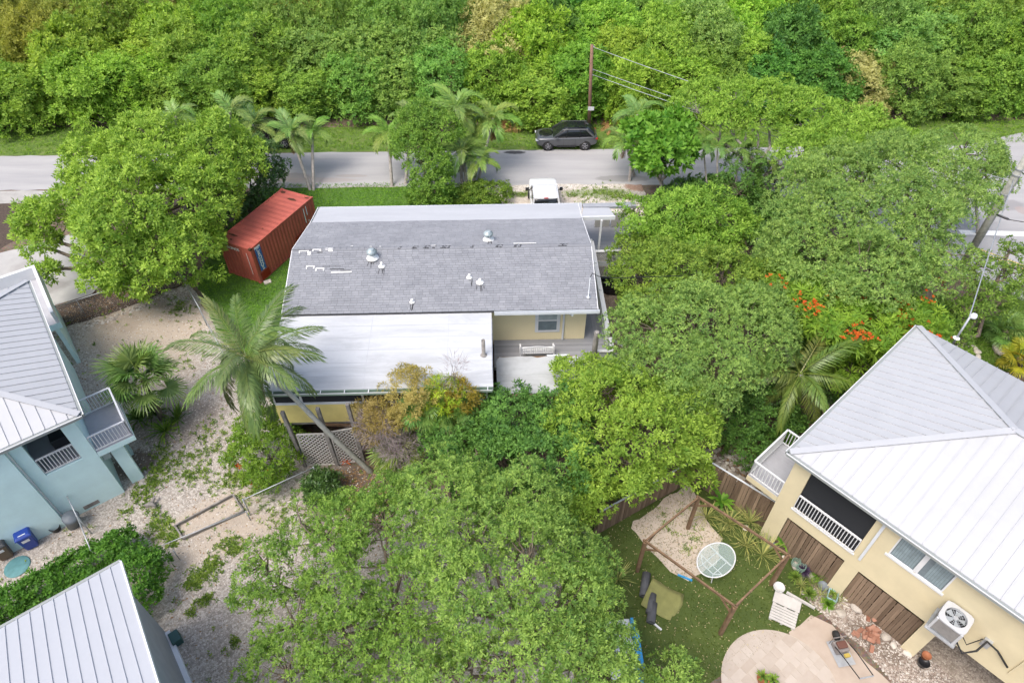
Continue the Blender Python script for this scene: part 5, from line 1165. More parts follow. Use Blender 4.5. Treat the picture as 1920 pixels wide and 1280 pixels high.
for i, (x, y, z, n, L, lm, lab) in enumerate(((1322,975,.3,34,.85,'leaf_vari','green and cream spiky plant under the pergola beam'),(1365,985,.2,34,.85,'leaf_vari','yellow-striped spiky plant in the dry bed'),(1350,1000,.15,24,.6,'leaf_vari','short striped spiky plant at the sand edge'),(1385,962,.2,26,.8,'leaf_vari','striped spiky plant close to the board fence'),
    (1402,985,.3,30,.9,'leaf_vari','tall yellow spiky plant near the pillar of the cream house'),(1398,1025,.1,26,.95,'leaf_vari','open star-shaped spiky plant on the turf'),(1428,1042,.1,30,1.1,'leaf_vari','large green starburst plant with orange heart'),(1157,1090,.2,22,.9,'leaf_vari','spiky strap plant at the turf edge under the feathery tree'),
    (1500,1100,.15,24,.5,'leaf_vari','small striped plant beside the white pallet'),(1535,1118,.15,26,.5,'leaf_vari','striped potted plant next to the blue frame'),(1520,1098,.2,30,.45,'leaf_weed','grassy green plant behind the white pot'),(1545,1085,.25,34,.45,'leaf_bright','lush green plant at the fence foot'),(1570,1130,.1,24,.45,'leaf_vari','pale striped plant by the stones'))):
    spiky('spiky_plant', lab, x, y, z, int(n*1.5), L, lm, 300+i, wr=.034, col=(1.0,1.0,.9))
for i, (x, y, lm, lab) in enumerate(((1490,1085,'leaf_weed','low leafy clump left of the purple plant'),(1515,1115,'leaf_weed','bushy green clump beside the white pallet'),(1533,1082,'leaf_mid','round green plant at the foot of the porch fence'),(1550,1135,'leaf_bright','bright green clump by the pale blue box'),(1585,1112,'leaf_weed','wispy green plant against the cream pillar'))): spiky('bed_plant', lab, x, y, .1, 110, .34, lm, 380+i, (10,85), .16, (.8,.85,.8))
spiky('purple_plant', 'dark purple trailing plant among the hoses', 1503, 1075, .2, 90, .35, 'leaf_purple', 330, (5,80), .12)
for i, (x, y, lab) in enumerate(((1325,915,'broad-leaved plumeria at the back fence corner'),(1348,950,'broad-leaved plumeria beside the pergola post'),(1468,1005,'young broad-leaved plant at the board fence'),(1462,1030,'small broad-leaved plant on the pergola corner post'))): spiky('broadleaf_plant', lab, x, y, .5, 16, .6 if i < 2 else .4, 'leaf_bright', 340+i, (5,60), .30, (.8,.9,.8))
for i, (x, y, lab) in enumerate(((262,790,'dark strap-leaved plant beside the balcony pier'),(312,812,'bright strap-leaved crinum below the thatch palm'),(335,790,'strap-leaved crinum beside the brighter one'),(290,780,'shaded crinum at the thatch palm foot'))): spiky('crinum_plant', lab, x, y, .15, 34, 1.0, 'leaf_mid', 350+i, (15,75), .11, (.55,.6,.6) if i != 1 else (.8,.85,.7))
# cactus clump in the side garden
cc = P(1425,492); ca = thing('cactus', 'grey-green columnar cactus clump in the shade of the canopy', 'cactus', cc); simple('cactus_skin', (.16,.22,.13), .7, .2, 4); rr = random.Random(8)
for i in range(13):
    a = rr.uniform(0,6.28); l = rr.uniform(1.3,2.6); sp = rr.uniform(.15,.8); q0 = Vector((rr.uniform(-.5,.5),rr.uniform(-.4,.4),0)); q1 = q0+Vector((math.cos(a)*sp,math.sin(a)*sp,l)); MB().tube([q0,q0.lerp(q1,.4)+Vector((0,0,.05)),q1-Vector((0,0,.06)),q1], [.07,.09,.075,.02], 7).build('stem', MATS['cactus_skin'], ca, True)
# ------------------------------------------------------------------ ground cover
def tufts(name, label, cat, pts, h, lm, k=7, wr=.16, spread=(15,75), seed=1, col=None, kind='stuff'):
    rng = np.random.default_rng(seed); pts = np.asarray(pts); p3 = np.concatenate([pts, np.full((len(pts),1), .01)], 1)
    lv = rosettes(rng, p3, np.tile([0,0,1.],(len(p3),1))+rng.normal(0,.15,(len(p3),3)), k, h, spread, .6, wr=wr)
    o = leaf_object(name, MATS[lm], *lv); tag(o, label, cat, kind=kind)
    if col: o.color = (*col,1)
    return o
rng = np.random.default_rng(5)
tufts('lawn_grass', 'short mown green grass round the container and house', 'grass', scatter(rng, lawn_poly, 11000), .13, 'leaf_grass', 4, .22, (20,85), 1, (.85,1.0,.75))
vv = np.stack([rng.uniform(-44,46,8000), np.zeros(8000)], 1); vv[:,1] = farY(vv[:,0])+rng.uniform(.15,4.4,8000)
tufts('verge_grass', 'rough grass on the verge beyond the road', 'grass', vv, .17, 'leaf_grass', 5, .2, (15,80), 2, (1.0,1.0,.8))
tg = scatter(rng, turf_poly, 8000)
tufts('turf_blades', 'dark short pile of the turf lawn', 'grass', tg, .05, 'leaf_grass', 4, .3, (15,80), 3, (.42,.34,.34))
cl = []
for (x, y, n, r) in ((330,860,60,.9),(300,880,60,.8),(285,905,70,.7),(265,930,50,.5),(350,890,40,.6),(380,885,40,.6),(420,905,50,.8),(440,890,40,.6),(300,985,60,.5),(310,1000,50,.6),(328,1010,50,.5),(370,1085,60,.5),(395,1070,50,.6),(400,1055,40,.5),(360,1095,30,.3),(430,1020,50,.5),(445,1030,40,.5),(300,850,40,.7),(480,930,40,.8),(520,960,40,.8),(560,955,30,.9),(375,1130,20,.3),(390,1120,20,.25),(440,1205,20,.3),(355,1150,15,.2),(460,900,40,.7),(350,680,30,1.0),(340,580,30,.7),(330,570,20,.5),(400,830,40,.8),(380,850,40,.8),(240,960,20,.5),(265,1030,15,.3),(290,965,25,.4),(640,1000,40,1.2),(560,1000,40,1.0),(300,1060,12,.25),(395,800,30,.8),(500,905,30,.7)):
    p = P(x, y); cl.append(np.stack([p.x+rng.normal(0,r*.5,n), p.y+rng.normal(0,r*.5,n)],1))
yw = scatter(rng, yard, 500); tufts('yard_weeds', 'scattered green weeds growing through the gravel', 'weeds', np.concatenate(cl+[yw]), .13, 'leaf_weed', 8, .34, (25,90), 4)
cl = []
for (x, y, n, r) in ((1150,368,120,1.0),(1120,360,90,1.3),(1080,366,60,.9),(975,365,60,.6),(1180,372,80,.7),(1005,358,15,.5),(1100,380,30,1.0)): p = P(x,y); cl.append(np.stack([p.x+rng.normal(0,r*.6,n), p.y+rng.normal(0,r*.3,n)],1))
tufts('drive_weeds', 'low weeds spreading over the pale drive gravel', 'weeds', np.concatenate(cl), .14, 'leaf_weed', 7, .3, (25,90), 6)
cl = []
for (x, y, n, r) in ((1300,1010,25,.3),(1285,1030,20,.25),(1250,985,25,.3),(1265,1000,10,.2),(1310,990,10,.2),(1290,960,15,.4),(1240,960,15,.3)): p = P(x,y); cl.append(np.stack([p.x+rng.normal(0,r*.6,n), p.y+rng.normal(0,r*.5,n)],1))
tufts('sand_weeds', 'sparse weeds on the sand patch under the pergola', 'weeds', np.concatenate(cl), .10, 'leaf_weed', 7, .3, (25,90), 7)
gp = gpoly([(1800,560),(1960,520),(2000,720),(1860,690),(1800,660)]); sheet('side_grass', rag(gp, .5, .1, 31), .005, MATS['verge']); tufts('side_garden_grass', 'rough grass patch by the side road', 'grass', scatter(rng, gp, 3500), .14, 'leaf_grass', 5, .2, (15,80), 8, (.6,.65,.6))
# dry leaves and litter
def litter_leaves(name, label, poly, n, L, seed, lm='leaf_brown', h=.012):
    r2 = np.random.default_rng(seed); p = scatter(r2, poly, n); p3 = np.concatenate([p, np.full((n,1), h+.008)], 1); a = r2.uniform(0,6.28,n); d = unit(np.stack([np.cos(a),np.sin(a),r2.normal(0,.15,n)],1)); w = unit(np.stack([-np.sin(a),np.cos(a),r2.normal(0,.2,n)],1)); l = L*r2.uniform(.5,1.3,n)
    tag(leaf_object(name, MATS[lm], p3, d, w, l, l*.5, r2.uniform(0,1,n), bend=.1), label, 'leaves', kind='stuff')
litter_leaves('fallen_petals', 'pale petals and leaves scattered on the turf', turf_poly, 1300, .07, 1, 'leaf_straw', .03)
litter_leaves('yard_litter', 'dry brown leaves on the gravel yard', yard, 2600, .10, 2); litter_leaves('sand_litter', 'dark dead leaves on the sand under the pergola', gpoly([(1180,988),(1290,905),(1352,1010),(1300,1082),(1222,1035)]), 170, .06, 3)
litter_leaves('bed_litter', 'brown leaf litter under the coconut palm', gpoly([(600,880),(720,880),(760,960),(690,990),(640,960)]), 1200, .11, 4); litter_leaves('mulch_litter', 'chips and leaves on the mulch strip', gpoly([(172,552),(340,516),(350,530),(75,628),(60,612)]), 1500, .09, 5); litter_leaves('garden_litter', 'leaf litter in the side garden', gpoly([(1330,830),(1500,780),(1540,800),(1460,900),(1440,940)]), 1500, .12, 6)
# pebbles standing proud of the gravel (too many to count)
def pebbles(name, label, poly, n, s, seed, mat='pebble'):
    r2 = np.random.default_rng(seed); p = scatter(r2, poly, n); sz = s*r2.uniform(.5,1.5,n)
    oc = np.array([(1,0,0),(0,1,0),(-1,0,0),(0,-1,0),(0,0,.7)]); V = np.empty((n,5,3)); a = r2.uniform(0,6.28,n)
    for i, o in enumerate(oc):
        jx = o[0]*r2.uniform(.6,1.2,n); jy = o[1]*r2.uniform(.6,1.2,n); V[:,i,0] = p[:,0]+sz*(jx*np.cos(a)-jy*np.sin(a)); V[:,i,1] = p[:,1]+sz*(jx*np.sin(a)+jy*np.cos(a)); V[:,i,2] = .004+sz*o[2]
    fc = np.concatenate([np.array([(0,1,4),(1,2,4),(2,3,4),(3,0,4)])+5*i for i in range(n)]); me = bpy.data.meshes.new(name); me.vertices.add(n*5); me.vertices.foreach_set('co', V.reshape(-1).astype(np.float32)); m = len(fc)
    me.loops.add(m*3); me.loops.foreach_set('vertex_index', fc.reshape(-1).astype(np.int32)); me.polygons.add(m); me.polygons.foreach_set('loop_start', np.arange(0,m*3,3,dtype=np.int32)); at = me.attributes.new('tint','FLOAT','FACE'); at.data.foreach_set('value', np.repeat(r2.uniform(0,1,n),4).astype(np.float32)); me.update(); me.materials.append(MATS[mat]); o = bpy.data.objects.new(name, me); COL.objects.link(o); tag(o, label, 'gravel', kind='stuff')
t = NT('pebble_mix'); at = t.n('Attribute', attribute_name='tint'); t.base(t.ramp(at.outputs['Fac'], [(0,(.215,.188,.16)),(.5,(.385,.348,.305)),(1,(.57,.535,.485))])); t.done(.9)
pebbles('loose_pebbles', 'loose coral pebbles on the gravel yard', yard, 26000, .034, 1, 'pebble_mix')
pebbles('bed_pebbles', 'broken stones in the bed beside the cream house', gpoly([(1500,1110),(1560,1095),(1640,1140),(1720,1210),(1800,1290),(1700,1310),(1620,1215),(1540,1150)]), 2600, .045, 2, 'pebble_mix'); pebbles('garden_stones', 'pale stones on the soil beside the board fence', gpoly([(1320,830),(1400,850),(1430,890),(1450,920),(1440,945),(1380,900),(1325,870)]), 160, .13, 3, 'pebble_mix')
pebbles('edge_stones', 'pale rubble edging along the mulch strip', rag(gpoly([(75,632),(210,592),(352,534),(356,542),(214,600),(78,640)]),1,.01), 260, .09, 4, 'pebble_mix')
# ------------------------------------------------------------------ vehicles
def paint(name, c, rough=.25, metal=.3):
    t = NT(name); n = t.noise(3, 4); t.base(t.ramp(n, [(.3, tuple(x*.94 for x in c)), (.7, c)])); t.b.inputs['Coat Weight'].default_value = .6; t.b.inputs['Coat Roughness'].default_value = .08; return t.done(rough, metal)
paint('car_grey', (.12,.125,.132), .3, .5); paint('car_black', (.012,.012,.014), .2, .1); paint('car_white', (.60,.605,.61), .3, 0)
t = NT('car_glass'); t.base((.012,.014,.016)); t.done(.06, 0, .7)
plain('tail_red', (.45,.015,.012), .25); plain('head_clear', (.55,.57,.6), .15, .3); plain('alloy', (.38,.38,.40), .3, .8)
def loft(sections, ring, mat, name, parent, sub=2):
    """sections: list of (x, [half ring (y,z)...]); mirrored in y"""
    vs = []; fs = []; m = len(sections[0][1]); n = 2*m
    for x, h in sections:
        vs += [(x, y, z) for y, z in h]+[(x, -y, z) for y, z in reversed(h)]
    for i in range(len(sections)-1):
        for j in range(n): fs.append((i*n+j, i*n+(j+1)%n, (i+1)*n+(j+1)%n, (i+1)*n+j))
    fs.append(tuple(reversed(range(n)))); fs.append(tuple((len(sections)-1)*n+j for j in range(n)))
    o = MB().add(vs, fs).build(name, MATS[mat], parent, True)
    bm = bmesh.new(); bm.from_mesh(o.data); bmesh.ops.recalc_face_normals(bm, faces=bm.faces); bm.to_mesh(o.data); bm.free()
    s = o.modifiers.new('sub', 'SUBSURF'); s.levels = sub; s.render_levels = sub; return o
def wheel(parent, x, y, r, w=.22):
    s = 1 if y > 0 else -1
    ty = MB().lathe([(r*.62,-w/2),(r*.93,-w/2),(r,-w/2+.04),(r,w/2-.04),(r*.93,w/2),(r*.62,w/2)], 24, (0,0,0), Matrix.Rotation(R(90),4,'X')).build('tyre', MATS['rubber'], parent, True); ty.location = (x, y, r)
    ri = MB().lathe([(0,.0),(r*.16,.0),(r*.2,-.02),(r*.58,-.05),(r*.64,.01),(r*.64,-w/2)], 20, (0,0,0), Matrix.Rotation(R(-90*s),4,'X') ).build('rim', MATS['dark'], ty, True); ri.location = (0, s*(w/2-.01), 0)
    for k in range(5):
        a = 2*math.pi*k/5+.3; MB().bar((r*.08*math.cos(a), s*(w/2+.005), r*.08*math.sin(a)), (r*.62*math.cos(a), s*(w/2+.0), r*.62*math.sin(a)), .07, .03, (0,1,0)).build('spoke', MATS['alloy'], ty)
    MB().lathe([(r*.60,0),(r*.66,0),(r*.66,.02),(r*.60,.02)], 24, (0,s*(w/2) if False else 0,0), Matrix.Rotation(R(-90*s),4,'X')).build('rim_lip', MATS['alloy'], ty, True).location = (0, s*(w/2-.005), 0)
def suv(name, label, loc, rz, body='car_grey', roofm='car_black', L=4.75, W=.95, Ht=1.66, boxy=0.0):
    c = thing(name, label, 'car', loc, rz); h = L/2; bx = boxy
    def low(w, zb, zs, zt): return [(.0+.3*w, zb),(w*.86, zb+.01),(w*.985, zb+.16),(w, (zb+zs)/2),(w*.985, zs-.10),(w*.93, zs),(w*.6, zt),(.02, zt+.015)]
    S = [(-h, low(W*.66,.45,.80,.83)),(-h+.06, low(W*.82,.33,.90,.93)),(-h+.35, low(W*.96,.25,.95,.985)),(-h+.95, low(W,.24,.99,1.03)),(-h+1.45, low(W,.24,1.01,1.05)),(0, low(W,.24,1.03,1.06)),(h-1.2, low(W,.25,1.06,1.09)),(h-.45, low(W*.98,.28,1.07,1.1)),(h-.10, low(W*.90,.36,1.02,1.06)),(h, low(W*.76,.48,.92,.96))]
    loft(S, 8, body, 'body', c)
    loft([(-h+.12,[(W*.70,.90),(W*.4,.945),(.02,.955)]),(-h+.45,[(W*.80,.985),(W*.5,1.005),(.02,1.02)]),(-h+1.40,[(W*.84,1.055),(W*.5,1.075),(.02,1.085)])], 3, roofm, 'bonnet', c, 1)
    # greenhouse
    g0 = 1.0
    def up(w, wt, zt): return [(w*.6, g0-.03),(w, g0),(w*.985, g0+.06),((w*.5+wt*.5)*1.02, (g0+zt)/2),(wt*1.02, zt-.10),(wt*.90, zt-.02),(wt*.5, zt),(.02, zt+.012)]
    G = [(-h+1.25-.15*bx, up(W*.86,W*.84,1.03)),(-h+1.42, up(W*.87,W*.82,1.12)),(-h+2.0-.35*bx, up(W*.89,W*.74,Ht-.08)),(-h+2.35, up(W*.9,W*.73,Ht-.015)),(h-1.6, up(W*.9,W*.72,Ht)),(h-.75+.35*bx, up(W*.88,W*.69,Ht-.06)),(h-.40+.25*bx, up(W*.85,W*.66,Ht-.20)),(h-.16+.05*bx, up(W*.82,W*.72,1.12))]
    loft(G, 8, 'car_glass', 'greenhouse', c)
    # roof skin, pillars, doors
    def roofpt(x, k): return None
    rp = []
    for x, hz in ((-h+2.02-.35*bx, Ht-.055),(-h+2.4, Ht+.008),(0.1, Ht+.02),(h-1.6, Ht+.018),(h-.75+.35*bx, Ht-.035)):
        rp.append((x, [(W*.66, hz-.06),(W*.645, hz-.015),(W*.5, hz),(.02, hz+.012)]))
    loft(rp, 4, roofm, 'roof', c, 1)
    for (x0, x1) in ((-h+2.42, -h+3.05),): 
        MB().box(x0, -W*.5, Ht+.02, x1, W*.5, Ht+.034).build('sunroof', MATS['car_glass'], c); MB().box(x1+.06, -W*.5, Ht+.02, x1+.66, W*.5, Ht+.034).build('sunroof', MATS['car_glass'], c)
    for s in (-1, 1):
        for xb, xt in ((-h+1.35,-h+2.05-.35*bx),): MB().bar((xb, s*W*.885, g0+.03),(xt, s*W*.72, Ht-.06), .07, .07).build('pillar', MATS[body], c)
        for x in (-.05, .95): MB().bar((x, s*W*.91, g0+.03),(x+.08, s*W*.725, Ht-.05), .06, .07).build('pillar', MATS['car_black'], c)
        MB().bar((h-.28+.05*bx, s*W*.86, g0+.05),(h-.9+.4*bx, s*W*.715, Ht-.08), .14, .10).build('pillar', MATS[body], c)
        MB().bar((-h+2.0-.35*bx, s*W*.73, Ht-.035),(h-.8+.35*bx, s*W*.70, Ht-.04), .05, .05).build('roof_rail', MATS['alloy' if not bx else 'car_black'], c)
        MB().bar((-h+1.3, s*(W*.93), g0+.01),(h-.35, s*(W*.91), g0+.045), .03, .025).build('belt_trim', MATS['alloy' if not bx else 'car_black'], c)
        m = MB().box(-.10,-.09,-.06,.08,.09,.07).build('mirror', MATS[body], c, bevel=.03); m.location = (-h+1.62, s*(W+.06), 1.06)
        for x in (-h+.92, h-.98):
            wheel(c, x, s*(W-.10), .36 if not bx else .39)
            MB().lathe([(0,0),(.415,0),(.43,-.02),(.415,-.05)], 24, (0,0,0), Matrix.Rotation(R(-90*s),4,'X')).build('wheel_arch', MATS['dark'], c).location = (x, s*(W-.012), .37)
        MB().box(-h+1.6,s*W-.005 if s>0 else -W-.012,.30,h-1.65,s*W+.012 if s>0 else -W+.005,.40).build('sill', MATS['car_black'], c)
        hl = MB().box(-.14,-.16,-.05,.14,.16,.05).build('headlight', MATS['head_clear'], c, bevel=.03); hl.location = (-h+.10, s*W*.68, .77)
        tl = MB().box(-.10,-.18,-.05,.10,.18,.05).build('taillight', MATS['tail_red'], c, bevel=.03); tl.location = (h-.12, s*W*.70, .90)
        for x in (.12, 1.08): MB().box(x-.09, s*W-.01 if s>0 else -W-.02, .87, x+.09, s*W+.02 if s>0 else -W+.01, .895).build('door_handle', MATS[body], c)
        for x in (-.62+.35, .62, ): MB().box(x-.006, s*W-.02 if s>0 else -W-.002, .42, x+.006, s*W+.002 if s>0 else -W+.02, .98).build('door_gap', MATS['dark'], c)
    MB().box(-h-.005,-.45,.45,-h+.05,.45,.68).build('grille', MATS['dark'], c)
    MB().box(h-.04,-.26,.55,h+.01,.26,.67).build('number_plate', MATS['white_paint'], c)
    return c
def suv_tuned(): pass
cpos = P(1062,283); rzr = math.atan(sl)
suv('parked_car', 'dark grey crossover car with black bonnet and roof on the verge', (cpos.x, cpos.y+.95, .02), rzr)
cpos = P(505,281); suv('parked_car', 'boxy black off-road car half hidden by street palms', (cpos.x, cpos.y+.95, .02), rzr+math.pi, 'car_black', 'car_black', 4.3, .93, 1.85, 1.0)
# white pickup facing the road
pk = thing('pickup_truck', 'white crew-cab pickup parked behind the house facing the road', 'truck', P(1021,405)+Vector((0,.2,.012)), R(1.5)); W = 1.0
def ring(w, z0, z1, wt): return [(w*.4,z0),(w*.95,z0+.02),(w,z0+.2),(w,z1-.12),(w*.97,z1-.02),(wt,z1),(.02,z1+.01)]
def ylo(sec, mat, nm): 
    o = loft([(y, r) for y, r in sec], 7, mat, nm, pk); o.rotation_euler = (0,0,R(90)); return o       # loft x axis becomes +y
ylo([(3.0,ring(.8,.5,.95,.6)),(2.9,ring(.95,.42,1.08,.75)),(2.4,ring(W,.4,1.16,.8)),(1.4,ring(W,.4,1.2,.85)),(.9,ring(W,.4,1.2,.85)),(-1.1,ring(W,.4,1.2,.85)),(-1.2,ring(W,.4,1.2,.85))][::-1], 'car_white', 'body')
cabr = lambda w, wt, zt: [(w*.5,1.12),(w,1.15),(w*.98,1.25),((w+wt)/2*1.02,(1.15+zt)/2),(wt*1.02,zt-.12),(wt*.92,zt-.02),(.02,zt+.015)]
ylo([(-1.12,cabr(.92,.84,1.22)),(-1.0,cabr(.92,.8,1.6)),(-.85,cabr(.92,.78,1.86)),(-.5,cabr(.92,.78,1.93)),(.4,cabr(.92,.78,1.94)),(.75,cabr(.92,.77,1.88)),(1.25,cabr(.92,.84,1.35)),(1.45,cabr(.9,.86,1.18))], 'car_glass', 'cab_glass')
cabt = lambda w, z: [(w,z-.12),(w*.98,z-.03),(w*.85,z),(.02,z+.02)]
ylo([(-.93,cabt(.80,1.86)),(-.8,cabt(.80,1.925)),(-.4,cabt(.80,1.965)),(.4,cabt(.80,1.97)),(.72,cabt(.79,1.93))], 'car_white', 'cab_roof')
for s in (-1, 1):
    for a, b in (((.92*s,-1.10,1.2),(.80*s,-.88,1.86)),((.92*s,.2,1.2),(.80*s,.15,1.88)),((.91*s,1.35,1.2),(.79*s,.72,1.88))): MB().bar(a, b, .12, .10, (0,1,0)).build('pillar', MATS['car_white'], pk)
    MB().bar((.80*s,-.86,1.87),(.80*s,.7,1.87),.06,.08).build('drip_rail', MATS['car_white'], pk)
    m = MB().box(-.11,-.07,-.10,.11,.07,.12).build('mirror', MATS['car_black'], pk, bevel=.03); m.location = (s*1.17,1.12,1.28)
    MB().bar((s*.95,1.12,1.22),(s*1.1,1.12,1.25),.05,.05).build('mirror_arm', MATS['car_black'], pk)
    MB().box(s*1.0-.05,-2.9,.55,s*1.0+.05,-1.21,1.15).build('bed_side', MATS['car_white'], pk); 
    for y in (2.05, -1.9):
        w0 = bpy.data.objects.new('wheel_mount', None)
        bpy.data.objects.remove(w0)
        ty = MB().lathe([(.24,-.13),(.37,-.13),(.40,-.09),(.40,.09),(.37,.13),(.24,.13)], 22, (0,0,0), Matrix.Rotation(R(90),4,'Y')).build('tyre', MATS['rubber'], pk, True); ty.location = (s*.92,y,.40); MB().lathe([(0,0),(.2,-.02),(.25,.0),(.25,-.1)], 18, (0,0,0), Matrix.Rotation(R(90*s),4,'Y')).build('rim', MATS['alloy'], ty, True).location = (s*.12,0,0)
MB().box(-.95,-2.9,.55,.95,-1.21,.62).build('bed_floor', MATS['black_plastic'], pk); MB().box(-1.05,-2.98,.5,1.05,-2.901,1.14).build('tailgate', MATS['car_white'], pk)
MB().box(-.14,-.96,1.87,.14,-.90,1.915).build('brake_light', MATS['tail_red'], pk)
# ------------------------------------------------------------------ utility poles and wires
p0 = P(1104,246); d = ray(1110,84); tt_ = p0.y/d[1]; ptop = Vector((d[0]*tt_, p0.y, CAM_H+d[2]*tt_))
up1 = thing('utility_pole', 'reddish wooden utility pole at the thicket edge behind the grey car', 'utility pole', p0)
MB().tube([(0,0,-.2),(ptop-p0)*.5,(ptop-p0)], [.15,.135,.115], 10).build('pole', MATS['pole_wood'], up1, True)
MB().box(-.24,-.19,1.85,.24,-.165,2.15).build('sign_plate', MATS['white_paint'], up1)
for k, f in ((0,.97),(1,.72),(2,.66)): MB().lathe([(0,0),(.05,0),(.06,.06),(.03,.12),(0,.12)], 8, tuple((ptop-p0)*f+Vector((.14,0,0)))).build('insulator', MATS['galv'], up1, True)
def wire(name, a, b, sag, label, r=.02, mat='galv'):
    a = Vector(a); b = Vector(b); pts = [a.lerp(b, i/16)-Vector((0,0,4*sag*(i/16)*(1-i/16))) for i in range(17)]
    tag(MB().tube(pts, r, 5).build(name, MATS[mat], None, True), label, 'cable')
gp0 = P(1832,448); gb = P(1800,505); d = ray(1955,235); gtop = None
up2 = thing('utility_pole', 'weathered grey utility pole at the side road', 'utility pole', gb)
tt_ = None
def above(b, px, py):    # height on the vertical through b that shows at this pixel row
    f = (640-py)/1280; return CAM_H-b.y*(1-f)/(1+f)
zt = above(gb, 0, 262); 
MB().tube([(0,0,-.2),(.0,0,zt*.5),(.0,0,zt)], [.23,.205,.18], 12).build('pole', MATS['pole_grey'], up2, True)
for z in (zt*.80, zt*.76, zt*.62): MB().lathe([(.20,0),(.235,0),(.235,.06),(.20,.06)], 12, (0,0,z)).build('band', MATS['galv'], up2)
for a in (0, 1): MB().tube([(.2,-.05,zt*.78),(.5,-.3,zt*.76),(.9,-.2,zt*.79),(1.6,-.1,zt*.86+.2*a)], .022, 5).build('cable_loop', MATS['rubber'], up2, True)
MB().tube([(.24,-.04,zt*.75),(.24,-.06,.2)], .02, 5).build('ground_wire', MATS['galv'], up2)
wire('power_line', ptop-Vector((0,0,.15)), gb+Vector((0,0,6.3)), .3, 'topmost overhead wire from the reddish pole'); wire('power_line', p0+(ptop-p0)*.74, gb+Vector((0,0,5.3)), .3, 'middle overhead wire from the reddish pole'); wire('power_line', p0+(ptop-p0)*.68, gb+Vector((0,0,4.9)), .3, 'lowest overhead wire from the reddish pole')
q0 = P(1868,402,7.0); q1 = P(1893,412,7.0); 
ms = P(1793,634,5.9); mt = P(1817,592,7.0); mt = Vector((ms.x, ms.y, above(ms, 0, 594)))
sm = thing('service_mast', 'galvanised service mast with white weatherhead above the cream roof', 'mast', (ms.x, ms.y, ms.z)); hz = mt.z-ms.z
MB().tube([(0,0,-.6),(0,0,hz)], .045, 8).build('pipe', MATS['galv'], sm, True); MB().lathe([(.15,0),(.10,.03),(.045,.05)], 10, (0,0,.02)).build('flashing', MATS['white_metal'], sm, True)
MB().lathe([(0,.18),(.10,.15),(.14,.05),(.12,-.04),(0,-.05)], 12, (.14,0,hz+.0)).build('weatherhead', MATS['white_metal'], sm, True)
MB().tube([(.26,0,hz),(.32,.1,hz-.18),(.2,.1,hz-.26),(.05,.05,hz-.1)], .018, 5).build('drip_loop', MATS['rubber'], sm, True)
wire('service_drop', (ms.x,ms.y,mt.z-.1), gb+Vector((0,0,zt*.74)), .15, 'twisted service cable from the mast to the grey pole', .028)
wire('service_drop', q1, q1+Vector((5,-1.5,.3)), .1, 'black spliced cable hanging over the stop bar', .02, 'rubber')
tag(MB().tube([q0, q0.lerp(q1,.15), q0.lerp(q1,.85), q1], [.02,.055,.06,.02], 8).build('cable_splice', MATS['black_plastic'], None, True), 'fat black cable splice hanging near the grey pole', 'splice')
# ------------------------------------------------------------------ chain-link fences
def chain_fence(label, pix, h=1.25, posts=None, mesh=True, start=0):
    pts = [P(*p) for p in pix]; o = thing('chain_link_fence', label, 'fence', pts[0]); B = pts[0]; mb = MB(); 
    for i, p in enumerate(pts): MB().tube([p-B-Vector((0,0,.1)), p-B+Vector((0,0,h+.05))], .032, 7).build('post', MATS['galv'], o, True)
    wv = []; wf = []
    for a, b in zip(pts[:-1], pts[1:]):
        a = a-B; b = b-B; d = b-a; Ln = d.length; e = d/Ln; MB().tube([a+Vector((0,0,h)), b+Vector((0,0,h))], .024, 6).build('top_rail', MATS['galv'], o, True); n = max(1, int(Ln/2.6))
        for k in range(1, n): q = a+d*k/n; MB().tube([q-Vector((0,0,.1)), q+Vector((0,0,h))], .022, 6).build('post', MATS['galv'], o, True)
        if mesh:
            c = 0; g = .095
            while c < Ln+h:
                for s in (1, -1):
                    x0, z0, x1, z1 = max(0,c-h), min(h,c), min(Ln,c), max(0,c-Ln)
                    if s < 0: z0, z1 = h-z0, h-z1
                    p = a+e*x0+Vector((0,0,z0)); q = a+e*x1+Vector((0,0,z1)); w = Vector((0,0,.0035)); k = len(wv); wv += [p-w,p+w,q+w,q-w]; wf.append((k,k+1,k+2,k+3))
                c += g
    if wv: m = MB().add(wv, wf).build('mesh', MATS['galv'], o); m['kind'] = 'stuff'
    return o
chain_fence('chain-link fence along the mulch strip below the wide tree', [(62,626),(345,532)])
chain_fence('chain-link fence section beside the lawn strip', [(345,532),(388,610),(430,690)]); 
chain_fence('sagging chain-link fence crossing the gravel to the lattice', [(598,905),(470,965)]); 
o = thing('pipe_rail_fence', 'bare pipe rail fence over the wooden planter frame', 'fence', P(470,975)); B = P(470,975); a = Vector((0,0,.75)); b = P(282,1052)-B+Vector((0,0,.75))
MB().tube([a,b], .022, 6).build('top_rail', MATS['galv'], o, True)
for p in ((470,975),(337,1048),(285,1052)): q = P(*p)-B; MB().tube([q, (q.x,q.y,.78)], .024, 6).build('post', MATS['galv'], o, True)
chain_fence('chain-link side fence between grey bin and hedge', [(148,952),(172,1000),(198,1062)], 1.45)
